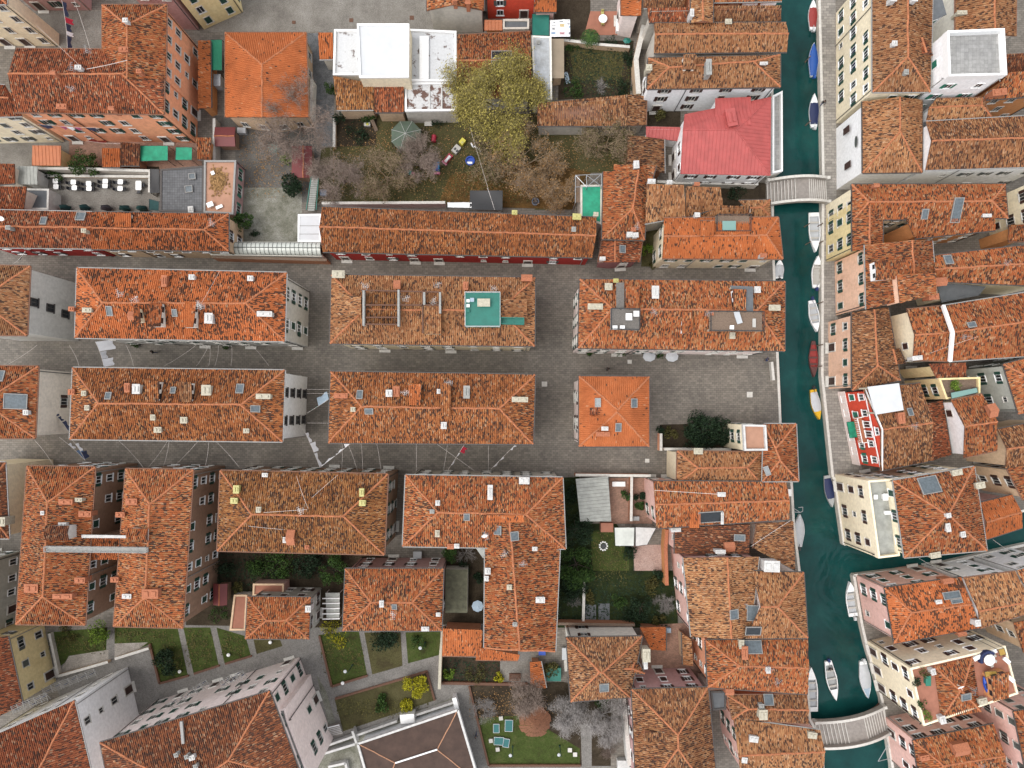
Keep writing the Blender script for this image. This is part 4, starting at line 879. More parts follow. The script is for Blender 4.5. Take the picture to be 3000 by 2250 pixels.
b.S((1440, 892, 2.4, 2.2)).C((1660, 785, 'c', 1.6, .8, .7), (1843, 888, 'c', 1.4, .9, 1.0), (1485, 1452, 'c', 1.6, .8, .7), (1590, 1230, 'w', .6, 1.3, .5), (1710, 1285, 'w', .6, .8, .6), (1592, 1132, 'w', .6, .6, .6))
b = H('low salmon-roofed house behind the pyramidal yellow house', 'd3', [(1852, 1032), (2112, 966), (2200, 1234), (1892, 1332)], 7, 'gx', 'orange', 'mauve', z0=-1.8, win=None)
b = HS['e16'] = H('pink canal house on a brick base with dark speckled roof', 'd4', [(1082, 198), (1702, 112), (1856, 522), (1160, 650)], 9, 'lx', 'spotted', 'pink', ridge=[(1300, 400), (1790, 330)], z0=-1.8, win='gw', floors=3, dens=.9)
b.C((1515, 310, 'w', .9, .5, .5), (1585, 140, 'bt', 1.6, .8, .8), (1700, 570, 'bt', 1.2, .6, .6)).S((1620, 262, 2.2, .9), (1660, 310, 1.4, .5))
b = H('tan gabled house with white north wall by the side canal', 'd4', [(1722, 120), (2142, 66), (2250, 400), (1858, 526)], 10, 'gx', 'tan', 'white', ridge=[(1842, 390), (2262, 312)], z0=-1.8, win='gw', floors=4)
b.C((1825, 480, 'w', .8, 1.0, .8))
b = HS['e18'] = H('tall cream canal house with planted terrace and terracotta roof deck', 'd4', [(1284, 848), (2052, 668), (2156, 1052), (1394, 1312)], 11.5, 'flat', 'terracotta', 'cream', par=.22, z0=-1.8, win='bw', floors=4, dens=1.0)
b.block([(1480, 832), (1792, 758), (1862, 1200), (1540, 1262)], 11.55, 'hx', 'mix', 'cream', rise=.9, over=.1, gut=None)
b.dish((1668, 985)).S((1735, 1075, 1.2, .9)).C((1865, 1110, 'c', 1.3, .9, .9), (1460, 870, 'w', .6, .9, 1.2), (1540, 1260, 'w', .8, 1.2, 1.0)).A((1790, 1020), (1990, 940))
b.D([(1945, 920), (2090, 880), (2088, 1090), (1965, 1120)], dz=2.0, tile='mix', roof='f', wall='ochre', c='d4')
b = HS['e19'] = H('pink house with orange hipped roof at the east foot of the lower bridge', 'd4', [(1312, 1432), (1966, 1300), (2080, 1800), (1380, 1860)], 8.2, 'lx', 'mix', 'pink', ridge=[(1560, 1640), (2060, 1560)], z0=-1.8, win='bw', floors=3)
b.C((1690, 1500, 'bt', 2.4, 1.8, 1.2), (1400, 1570, 'b', 1.4, .8, .7)).A((1860, 1640))
b = H('pink house with many dark windows at the bottom right corner', 'd4', [(2126, 1200), (2520, 1140), (2520, 1820), (2255, 1820)], 11, 'lx', 'mix', 'pink', win='y', floors=4)
b = H('tan house at the right edge, above the terracotta roof deck', 'd4', [(2125, 482), (2520, 400), (2520, 700), (2205, 720)], 8, 's0', 'mix', 'tanwall', rise=1.4, win='n')
b = H('tan house with long window-lined wall on the side canal, right edge', 'd4', [(2150, 58), (2520, -40), (2580, 320), (2262, 398)], 10, 'gx', 'mix', 'white', z0=-1.8, win='g', floors=4)
ground_ = plain('mossy_slab', (.13, .13, .085), .9, .35, 1.5)
b = H('mossy flat-roofed outbuilding in the court beside the red-brown house', 'b4', [(1562, 50), (1742, 50), (1738, 402), (1560, 400)], 2.6, 'flat', 'mossy_slab', 'grey', par=0, win=None, name='shed', cat='shed')
b = H('dark glazed lightwell roof between two rust houses on the right', 'd2', [(1502, 765), (1905, 800), (1850, 872), (1545, 930)], 6.5, 's0', 'felt_grey', 'cream', rise=.3, win=None, gut=None, name='lightwell', cat='lightwell')
# ---------------------------------------------------------------- ground, quays, water
gridded('paving', (.215, .192, .165), (.10, .09, .078), .62, .31, .5, .17, .018)
gridded('quay_paving', (.33, .305, .275), (.15, .14, .125), .8, .4, .5, .2, .02)
gridded('brick_paving', (.38, .21, .15), (.24, .17, .13), .26, .12, .5, .2)
def ground_mat(name, a, b_, c3, sc=.5, bump=.3):
    m, nt, b = nodes(name); tc = nnode(nt, 'ShaderNodeTexCoord'); ob = tc.outputs['Object']
    a, b_, c3 = (scl(q, .76) for q in (a, b_, c3))
    f = noise(nt, ob, sc, 8, .68)
    c = ramp(nt, f, [(.3, a), (.5, b_), (.72, c3)])
    g = ramp(nt, noise(nt, ob, 7, 4, .7), [(.3, (.62,) * 3), (.7, (1.3,) * 3)])
    lk(nt, mixc(nt, 1.0, c, g, 'MULTIPLY'), b.inputs['Base Color']); b.inputs['Roughness'].default_value = .95; b.inputs['Specular IOR Level'].default_value = .1
    bp = nnode(nt, 'ShaderNodeBump'); bp.inputs['Strength'].default_value = bump; bp.inputs['Distance'].default_value = .1
    lk(nt, noise(nt, ob, 5, 5), bp.inputs['Height']); lk(nt, bp.outputs[0], b.inputs['Normal']); MATS[name] = m
ground_mat('lawn', (.045, .042, .018), (.062, .088, .022), (.10, .105, .04), .55)
ground_mat('worn_grass', (.065, .052, .028), (.09, .083, .036), (.125, .11, .055), .3)
ground_mat('soil', (.035, .026, .018), (.055, .042, .028), (.085, .066, .045), .5)
ground_mat('dark_growth', (.018, .022, .012), (.028, .040, .014), (.05, .06, .022), .6)
ground_mat('gravel', (.095, .088, .08), (.145, .136, .124), (.20, .19, .172), .4)
ground_mat('yard_floor', (.18, .163, .145), (.25, .232, .205), (.33, .31, .28), .35)
ground_mat('mossy_gravel', (.12, .12, .085), (.25, .245, .20), (.40, .39, .35), .45)
ground_mat('leaf_litter', (.06, .042, .02), (.15, .085, .03), (.25, .13, .045), .4)
ground_mat('pink_gravel', (.40, .27, .23), (.47, .33, .28), (.53, .39, .34), .6)
ground_mat('cobble', (.10, .105, .11), (.17, .175, .18), (.25, .255, .26), .9)
ground_mat('path_stone', (.18, .172, .158), (.235, .222, .205), (.29, .275, .255), .35)
ground_mat('bare_earth', (.26, .23, .20), (.36, .33, .29), (.46, .42, .38), .6)
WQ = [(2262, -900), (2262, 540), (2266, 760), (2277, 1030), (2286, 1240), (2318, 1400), (2325, 1530), (2345, 1700), (2362, 1950), (2372, 2105), (2410, 2180), (2424, 3200)]
EQ = [(2401, -900), (2401, 10), (2408, 300), (2412, 510), (2411, 640), (2409, 1100), (2440, 1398), (2446, 1404), (2473, 1595)]
EB = [(2518, 1587), (2738, 1566), (2794, 1556), (2900, 1524), (3200, 1440), (4500, 1100)]
SB = [(4500, 1260), (3300, 1544), (3000, 1597), (2725, 1660), (2502, 1686)]
ES = [(2525, 1827), (2538, 1885), (2585, 2051), (2592, 2106), (2616, 2250), (2640, 3200)]
def gpoly(name, pts, mat, z=0.0, wall=None, quay_n=0):
    mb = MB(); P = [WN(x, y, 0) for x, y in pts]; mb.add([Vector((p.x, p.y, z)) for p in P], [tuple(range(len(P)))])
    o = mb.build(name, mat); 
    me = o.data
    if me.polygons[0].normal.z < 0: me.flip_normals()
    return tag(o, kind='structure')
gpoly('ground', [(-4000, -900)] + WQ + [(-4000, 3200)], 'paving')
gpoly('ground', EQ + EB + [(6500, 1100), (6500, -900)], 'paving')
gpoly('ground', SB + ES + [(6500, 3200), (6500, 1240)], 'paving')
gpoly('quay_pavement', [(2404, -300), (2404, 10), (2411, 300), (2415, 510), (2414, 640), (2412, 1100), (2443, 1399), (2530, 1395), (2470, 1100), (2452, 900), (2450, 500), (2446, -300)], 'quay_paving', .004)
def quay(name, chain, label):
    mb = MB(); P = [WN(x, y, 0) for x, y in chain]
    mb2 = MB()
    for a, b in zip(P, P[1:]):
        mb.bar(a + Vector((0, 0, -1.1)), b + Vector((0, 0, -1.1)), .3, 2.0)
        mb2.bar(a + Vector((0, 0, -.04)), b + Vector((0, 0, -.04)), .36, .16)
    o = mb.build(name, 'w_stonegrey'); tag(o, kind='structure')
    e = mb2.build('quay_edge', 'stone'); tag(e, kind='structure')
quay('quay_wall', WQ, ''); quay('quay_wall', EQ + EB, ''); quay('quay_wall', SB + ES, '')
# water
m, nt, b = nodes('canal_water'); tc = nnode(nt, 'ShaderNodeTexCoord')
f = noise(nt, tc.outputs['Object'], .16, 7, .65)
lk(nt, ramp(nt, f, [(.32, (.004, .026, .025)), (.55, (.005, .044, .042)), (.72, (.009, .062, .057))]), b.inputs['Base Color'])
b.inputs['Roughness'].default_value = .10; b.inputs['IOR'].default_value = 1.33
bp = nnode(nt, 'ShaderNodeBump'); bp.inputs['Strength'].default_value = .35; bp.inputs['Distance'].default_value = .08
wv = nnode(nt, 'ShaderNodeTexNoise'); wv.inputs['Scale'].default_value = .9; wv.inputs['Detail'].default_value = 5
lk(nt, tc.outputs['Object'], wv.inputs['Vector'])
wk = WN(2455, 1830, 0); mp = nnode(nt, 'ShaderNodeMapping'); mp.inputs['Location'].default_value = (-wk.x - 3, -wk.y - 6, 0); lk(nt, tc.outputs['Object'], mp.inputs[0])
rg = nnode(nt, 'ShaderNodeTexWave', wave_type='RINGS', rings_direction='Z'); rg.inputs['Scale'].default_value = .3; rg.inputs['Distortion'].default_value = 16; rg.inputs['Detail'].default_value = 4; rg.inputs['Detail Scale'].default_value = .5; lk(nt, mp.outputs[0], rg.inputs[0])
ln = nnode(nt, 'ShaderNodeVectorMath', operation='LENGTH'); lk(nt, mp.outputs[0], ln.inputs[0])
mk = ramp(nt, mathn(nt, 'DIVIDE', ln.outputs['Value'], 14), [(.25, (1, 1, 1)), (1, (0, 0, 0))])
lk(nt, mathn(nt, 'ADD', wv.outputs[0], mathn(nt, 'MULTIPLY', mathn(nt, 'MULTIPLY', mk, rg.outputs['Fac']), .7)), bp.inputs['Height']); lk(nt, bp.outputs[0], b.inputs['Normal'])
MATS['canal_water'] = m
mb = MB(); mb.add([Vector((-250, -250, -1.05)), Vector((300, -250, -1.05)), Vector((300, 250, -1.05)), Vector((-250, 250, -1.05))], [(0, 1, 2, 3)])
tag(mb.build('canal_water', 'canal_water'), kind='structure')
# wake ripples behind the moving boats (real low ridges of water)
LV = [0]
def sheet(name, c, pts, mat):
    LV[0] += 1; z = .006 + .0022 * LV[0]
    mb = MB(); P = ccw([Vector((*W(c, x, y, 0).xy, z)) for x, y in pts]); mb.add(P, [tuple(range(len(P)))])
    return tag(mb.build(name, mat), kind='structure')
# --- top left yards
sheet('yard', 'a1', [(-200, 1080), (560, 1090), (640, 1400), (-200, 1400)], 'yard_floor')
sheet('yard', 'a1', [(560, 1140), (1600, 1140), (1650, 1400), (560, 1400)], 'brick_paving')
sheet('cafe_yard', 'a1', [(150, 1400), (1300, 1400), (1320, 1800), (150, 1800)], 'yard_floor')
sheet('soil', 'a1', [(330, 1340), (1290, 1350), (1290, 1418), (330, 1420)], 'soil')
sheet('top_square', 'a1', [(1620, -200), (3900, -300), (3900, 250), (1700, 262)], 'yard_floor')
sheet('courtyard_paving', 'a1', [(240, 90), (840, 90), (840, 420), (500, 420)], 'yard_floor')
sheet('gravel_yard', 'a1', [(1740, 940), (2060, 930), (2160, 1400), (2170, 1780), (1950, 2000), (1920, 1240)], 'gravel')
sheet('gravel_yard', 'b1', [(-140, 940), (480, 960), (560, 1100), (480, 1640), (-140, 1640)], 'gravel')
sheet('gravel_yard', 'b2', [(-140, 0), (400, 0), (400, 440), (-140, 440)], 'mossy_gravel')
sheet('cobbled_lane', 'b1', [(440, 270), (660, 270), (660, 1180), (560, 1190), (480, 960)], 'cobble')
sheet('school_garden', 'b1', [(660, 940), (2350, 920), (2340, 1690), (500, 1650), (560, 1200), (660, 1190)], 'worn_grass')
sheet('soil_bed', 'b1', [(668, 950), (1010, 950), (1000, 1180), (668, 1190)], 'soil')
sheet('school_garden', 'c1', [(240, 1000), (1000, 1000), (1000, 1400), (560, 1400), (560, 1700), (240, 1700)], 'worn_grass')
sheet('fallen_leaves', 'b1', [(1600, 1420), (2300, 1300), (2740, 1400), (2600, 1700), (1500, 1660)], 'leaf_litter')
sheet('vegetable_garden', 'c1', [(478, 330), (1040, 330), (1010, 780), (430, 810), (430, 660)], 'soil')
sheet('vegetable_garden', 'c1', [(520, 400), (970, 400), (940, 650), (560, 650)], 'worn_grass')
sheet('garden', 'c1', [(410, 0), (690, 0), (690, 320), (380, 310)], 'soil')
sheet('brick_terrace', 'c1', [(690, 92), (945, 92), (945, 285), (640, 285)], 'terracotta')
sheet('court', 'c1', [(1150, 860), (1420, 850), (1420, 1030), (1150, 1020)], 'soil')
sheet('court', 'c2', [(1130, 320), (1290, 300), (1230, 640), (1100, 640)], 'worn_grass')
sheet('court', 'c2', [(1740, -40), (2110, -40), (2110, 160), (1740, 160)], 'soil')
# --- lower gardens
sheet('garden_soil', 'a3', [(1560, 1400), (2300, 1400), (3300, 1480), (3300, 2100), (1500, 2100)], 'soil')
sheet('court', 'b3', [(1560, 1390), (1900, 1400), (1880, 2100), (1540, 2060)], 'soil')
sheet('park_path', 'a4', [(230, 560), (1500, 500), (2600, 520), (4300, 480), (4300, 1900), (1000, 1900), (600, 1300)], 'path_stone')
sheet('lawn', 'a4', [(385, 560), (870, 520), (860, 740), (560, 780), (470, 850)], 'lawn')
sheet('bare_earth', 'a4', [(560, 750), (880, 700), (880, 800), (470, 910)], 'bare_earth')
sheet('lawn', 'a4', [(930, 500), (1440, 520), (1525, 915), (1290, 975), (1240, 760), (1210, 660), (930, 760)], 'lawn')
sheet('bare_earth', 'a4', [(930, 650), (1200, 640), (1090, 720), (930, 770)], 'bare_earth')
sheet('lawn', 'a4', [(1486, 520), (1705, 520), (1775, 830), (1570, 896)], 'lawn')
sheet('lawn', 'a4', [(1755, 520), (1990, 590), (2035, 750), (1822, 816)], 'lawn')
sheet('lawn', 'a4', [(2055, 620), (2270, 620), (2290, 670), (2080, 735)], 'worn_grass')
sheet('lawn', 'b4', [(535, 580), (860, 540), (930, 910), (640, 1000), (570, 690)], 'lawn')
sheet('lawn', 'b4', [(905, 560), (1200, 560), (1215, 830), (970, 900)], 'worn_grass')
sheet('lawn', 'b4', [(1240, 560), (1520, 550), (1520, 740), (1260, 810)], 'lawn')
sheet('lawn', 'b4', [(665, 1100), (1410, 880), (1475, 1110), (735, 1360)], 'worn_grass')
sheet('mossy_path', 'b4', [(520, 900), (600, 1040), (690, 1340), (570, 1430), (600, 1240)], 'mossy_gravel')
sheet('forecourt', 'b4', [(560, 1500), (1640, 1080), (1660, 1180), (850, 1460), (900, 1800), (400, 1800)], 'mossy_gravel')
sheet('garden_bed', 'b4', [(1535, 755), (2010, 770), (2010, 980), (1535, 970)], 'soil')
sheet('terrace_paving', 'b4', [(2005, 790), (2240, 790), (2240, 960), (2005, 960)], 'yard_floor')
sheet('children_garden', 'b4', [(1760, 990), (2520, 960), (2900, 1100), (2900, 1640), (1910, 1640)], 'soil')
sheet('lawn', 'b4', [(1830, 1250), (2190, 1230), (2420, 1360), (2650, 1500), (2650, 1630), (1915, 1640)], 'lawn')
sheet('garden_path', 'c4', [(610, 1300), (700, 1300), (700, 1640), (620, 1640)], 'path_stone')
sheet('path', 'b4', [(1900, 1640), (2900, 1640), (2900, 1900), (1950, 1900)], 'path_stone')
sheet('garden_soil', 'c3', [(430, 830), (600, 820), (640, 1200), (900, 1200), (1040, 1420), (1040, 1750), (430, 1750)], 'dark_growth')
sheet('lawn', 'c3', [(690, 1260), (930, 1250), (1000, 1500), (1010, 1750), (720, 1750)], 'lawn')
sheet('brick_yard', 'c3', [(840, 830), (1190, 830), (1190, 1200), (850, 1200)], 'brick_paving')
sheet('pink_gravel_yard', 'c3', [(1030, 1370), (1290, 1370), (1300, 1680), (1060, 1720)], 'pink_gravel')
sheet('garden_soil', 'c4', [(420, 60), (1380, 60), (1400, 520), (420, 520)], 'dark_growth')
for i, (x, y) in enumerate(((690, 410), (800, 400))):
    sheet('pool_slab', 'c4', [(x - 45, y - 75), (x + 45, y - 75), (x + 45, y + 75), (x - 45, y + 75)], 'felt_grey')
sheet('back_court', 'c4', [(1090, 500), (1530, 480), (1640, 940), (1090, 940)], 'brick_paving')
sheet('tree_bed', 'c3', [(1250, 400), (1840, 380), (1840, 600), (1280, 600)], 'soil')
# drains and marks in the paving
for c, x, y, w, h_ in (('b1', 800, 165, 32, 30), ('b1', 1290, 145, 34, 34), ('b1', 335, 182, 30, 26), ('c3', 318, 70, 44, 40), ('c2', 1008, 1410, 34, 30), ('c3', 1980, 155, 46, 44), ('c3', 1150, 690, 34, 30)):
    LV[0] += 1; mb = MB(); p = W(c, x, y, 0); mb.box(Vector((p.x, p.y, .06)), (pxm(w), pxm(h_), .03))
    tag(mb.build('drain_cover', 'wood_brown' if c == 'b1' else 'stone'), '%s %s' % ('square rusty cover' if c == 'b1' else 'square pale slab', {('b1', 800): 'of the top square, middle of three', ('b1', 1290): 'of the top square, nearest the gabled building', ('b1', 335): 'of the top square, nearest the orange hipped hall', ('c3', 318): 'left of the pyramidal bright orange roof', ('c2', 1008): 'below the house with two roof decks', ('c3', 1980): 'of the canal square', ('c3', 1150): 'in the lower street below the pyramidal roof'}[(c, x)]), 'drain cover')

leaf_jobs = [('fallen_leaves', 'leaf_rust', 5200, .16, [('b1', 660, 960, 2340, 1640), ('c1', 240, 1080, 960, 1400), ('b1', -100, 980, 500, 1600), ('b4', 1760, 1000, 2500, 1260)]),
 ('grass_tufts', 'leaf_olive', 9000, .2, [('b1', 700, 1200, 2300, 1640), ('c1', 500, 400, 1000, 760), ('b4', 690, 1100, 1420, 1250), ('b4', 560, 600, 900, 880), ('a4', 940, 530, 1400, 640), ('a4', 1330, 640, 1480, 880), ('a4', 1510, 540, 1720, 830), ('a4', 1800, 560, 1980, 760), ('a4', 400, 570, 850, 730), ('c3', 700, 1270, 980, 1700)]),
 ('weeds', 'leaf_dark', 5200, .24, [('c3', 450, 850, 600, 1700), ('a3', 1600, 1450, 2260, 1800), ('b3', -60, 1480, 740, 1640), ('c4', 440, 80, 1360, 500), ('b4', 1540, 770, 2000, 960), ('c1', 480, 340, 1020, 780)])]
# ---------------------------------------------------------------- boats
ZW = -1.05
def mk_mat(name, c, rough=.45, var=.06): return plain(name, c, rough, var, 1.5)
mk_mat('boat_white', (.74, .75, .75)); mk_mat('boat_grey', (.38, .39, .39), .7); mk_mat('boat_blue', (.012, .085, .36), .6); mk_mat('boat_navy', (.012, .022, .085), .7)
mk_mat('boat_red', (.30, .035, .03), .7); mk_mat('boat_maroon', (.10, .035, .032), .6); mk_mat('boat_yellow', (.72, .42, .01), .5); mk_mat('boat_palegrey', (.52, .54, .56), .7); mk_mat('boat_lightblue', (.36, .46, .55), .7); mk_mat('boat_sand', (.50, .48, .44), .7); mk_mat('black_rubber', (.02, .02, .022), .5); mk_mat('motor_blue', (.012, .03, .13), .35); mk_mat('motor_white', (.6, .62, .63), .35)
def boat(label, c, x, y, L, w, deg, hull='boat_white', inner='boat_grey', kind='open', bow=None, motor=None, mtn=0, depth=.75, stern=.62):
    """L, w in metres; deg = screen bearing of the bow, 0 up, clockwise"""
    p = W(c, x, y, ZW + .4); a = R(90 - deg); f = Vector((math.cos(a), math.sin(a), 0)); s = Vector((f.y, -f.x, 0))
    root = empty('boat', Vector((p.x, p.y, ZW)), label, 'boat', 'boats on the canal')
    o = Vector((p.x, p.y, ZW)); n = 14
    def hw(t):   # half width, t from stern 0 to bow 1
        return w / 2 * (stern + (1 - stern) * min(1, t * 2.4)) if t < .42 else w / 2 * max(.015, 1 - ((t - .42) / .58) ** 2.1)
    def sheer(t): return depth * (.62 + .38 * t ** 2.2)
    P = lambda t, k, z: o + f * (t - .5) * L + s * hw(t) * k + Vector((0, 0, z))
    mb = MB(); vs = []
    for i in range(n + 1):
        t = i / n; g = sheer(t)
        for k, z in ((-.55, -.22), (-.93, .12), (-1, g), (-.86, g), (.86, g), (1, g), (.93, .12), (.55, -.22)): vs.append(P(t, k, z))
    fs = []
    for i in range(n):
        for j in range(8):
            if j in (3,): continue
            q = (j + 1) % 8; fs.append((i * 8 + j, i * 8 + q, (i + 1) * 8 + q, (i + 1) * 8 + j))
    fs += [(0, 1, 2, 3, 4, 5, 6, 7), tuple(n * 8 + j for j in range(7, -1, -1))]
    # inside walls and floor
    zf = .16; o2 = len(vs)
    for i in range(n + 1):
        t = i / n; g = sheer(t); vs += [P(t, -.86, g), P(t, -.72, zf), P(t, .72, zf), P(t, .86, g)]
    fi = []
    mb.add(vs[:o2], fs)
    mb.build('hull', hull, root)
    mb = MB(); mb.add(vs[o2:], [(i * 4 + j, i * 4 + j + 1, (i + 1) * 4 + j + 1, (i + 1) * 4 + j) for i in range(n) for j in range(3)])
    mb.build('cockpit', inner, root)
    mb = MB(); t0 = .72
    for q in range(6):
        a_, b_ = t0 + (1 - t0) * q / 6, t0 + (1 - t0) * (q + 1) / 6
        mb.add([P(a_, -.84, sheer(a_) + .01), P(a_, .84, sheer(a_) + .01), P(b_, .84, sheer(b_) + .01), P(b_, -.84, sheer(b_) + .01)], [(0, 1, 2, 3)])
    mb.build('foredeck', bow or hull, root); mb = MB()
    mb.add([P(0, -.84, sheer(0) + .01), P(0, .84, sheer(0) + .01), P(.1, .84, sheer(.1) + .01), P(.1, -.84, sheer(.1) + .01)], [(0, 1, 2, 3)])
    mb.build('stern_deck', hull, root)
    if kind == 'cover':
        mb = MB(); a0, a1 = .09, .73; vs = []; m_ = 10
        for i in range(m_ + 1):
            t = a0 + (a1 - a0) * i / m_; g = sheer(t); b_ = .16 if 0 < i < m_ else .02
            vs += [P(t, -.97, g + .02), P(t, -.5, g + b_ + .04 * math.sin(i * 2.3)), P(t, 0, g + b_ + .08), P(t, .5, g + b_ + .04 * math.cos(i * 1.7)), P(t, .97, g + .02)]
        mb.add(vs, [(i * 5 + j, i * 5 + j + 1, i * 5 + j + 6, i * 5 + j + 5) for i in range(m_) for j in range(4)])
        mb.build('tarpaulin', inner, root, smooth=True)
    elif kind == 'full':
        mb = MB(); vs = []; m_ = 12
        for i in range(m_ + 1):
            t = .01 + .96 * i / m_; g = sheer(t); b_ = .2 * math.sin(math.pi * i / m_) + .03 * math.sin(i * 2.9)
            vs += [P(t, -1.04, g - .12), P(t, -.95, g + .02), P(t, 0, g + .08 + b_), P(t, .95, g + .02), P(t, 1.04, g - .12)]
        mb.add(vs, [(i * 5 + j, i * 5 + j + 1, i * 5 + j + 6, i * 5 + j + 5) for i in range(m_) for j in range(4)])
        mb.build('tarpaulin', inner, root, smooth=True)
    else:
        for t in (.25, .46, .64):
            mb = MB(); mb.box(o + f * (t - .5) * L + Vector((0, 0, .42)), (.26, hw(t) * 1.62, .05), a); mb.build('thwart', 'boat_sand' if hull != 'boat_maroon' else 'boat_maroon', root)
    if motor:
        mb = MB(); q = o - f * (L / 2 + .12); mb.box(q + Vector((0, 0, .25)), (.14, .14, .9), a); mb.box(q - f * .12 + Vector((0, 0, .82)), (.52, .34, .34), a); mb.box(q - f * .1 + Vector((0, 0, 1.02)), (.38, .26, .08), a)
        mb.bar(q + f * .1 + Vector((0, 0, .8)), q + f * .6 + Vector((0, 0, .85)), .05, .05)
        mb.build('outboard_motor', motor, root)
    return root, P
M_ = lambda n: pxm(n) * 1.012
boat('white motorboat with a dark red cover, uppermost on the canal', 'd1', 500, 122, M_(238), M_(72), 0, inner='boat_red', kind='cover', motor='motor_white')
boat('boat under a bright blue tarpaulin, moored by the fondamenta', 'd1', 505, 486, M_(262), M_(78), 0, inner='boat_blue', kind='full', motor='boat_blue')
boat('white boat with a navy cockpit cover near the upper bridge', 'd1', 509, 898, M_(266), M_(80), 0, inner='boat_navy', kind='cover', motor='motor_white')
boat('long white open boat just below the upper bridge', 'd2', 515, 362, M_(318), M_(94), 178, inner='boat_palegrey', stern=.9)
boat('pale grey boat with bow upstream and blue motor, middle of the moorings', 'd2', 533, 682, M_(258), M_(84), 3, inner='boat_sand', motor='motor_blue', hull='boat_white')
boat('white skiff with blue motor at its upper end and pointed bow down', 'd2', 512, 1040, M_(256), M_(84), 171, inner='boat_palegrey', motor='motor_blue')
boat('maroon wooden boat with red seats', 'd2', 506, 1388, M_(290), M_(78), 180, hull='boat_maroon', inner='boat_red', stern=.35)
boat('bright yellow boat with a grey cockpit cover', 'd3', 526, 235, M_(246), M_(78), 169, hull='boat_yellow', inner='boat_palegrey', kind='cover', motor='black_rubber')
boat('grey boat with a navy tarpaulin beside the big yellow house', 'd3', 635, 938, M_(256), M_(76), 171, hull='boat_grey', inner='boat_navy', kind='cover', bow='boat_grey')
boat('boat wrapped in a pale grey cover at the left quay', 'd3', 388, 1255, M_(262), M_(90), 2, inner='boat_palegrey', kind='full', motor='black_rubber')
boat('white dinghy tied at the end of the upper street', 'd2', 228, 660, M_(150), M_(76), 2, inner='boat_palegrey', kind='cover', stern=.8, motor='black_rubber')
boat('white boat with grey deck leaving a wake, nearest the pink house', 'd4', 815, 290, M_(280), M_(94), 353, inner='boat_palegrey', motor='motor_white', stern=.8)
boat_p, BP = boat('white open boat under way with a person at the stern', 'd4', 655, 950, M_(318), M_(88), 169, inner='boat_grey', motor='motor_blue')
boat('white boat with pale blue bow cover moored at the cream house', 'd4', 925, 942, M_(296), M_(88), 173, inner='boat_palegrey', kind='cover', bow='boat_lightblue', motor='motor_white')
boat('large white boat half hidden by the left bank near the lower bridge', 'd4', 488, 1020, M_(360), M_(104), 358, inner='boat_palegrey', stern=.9)
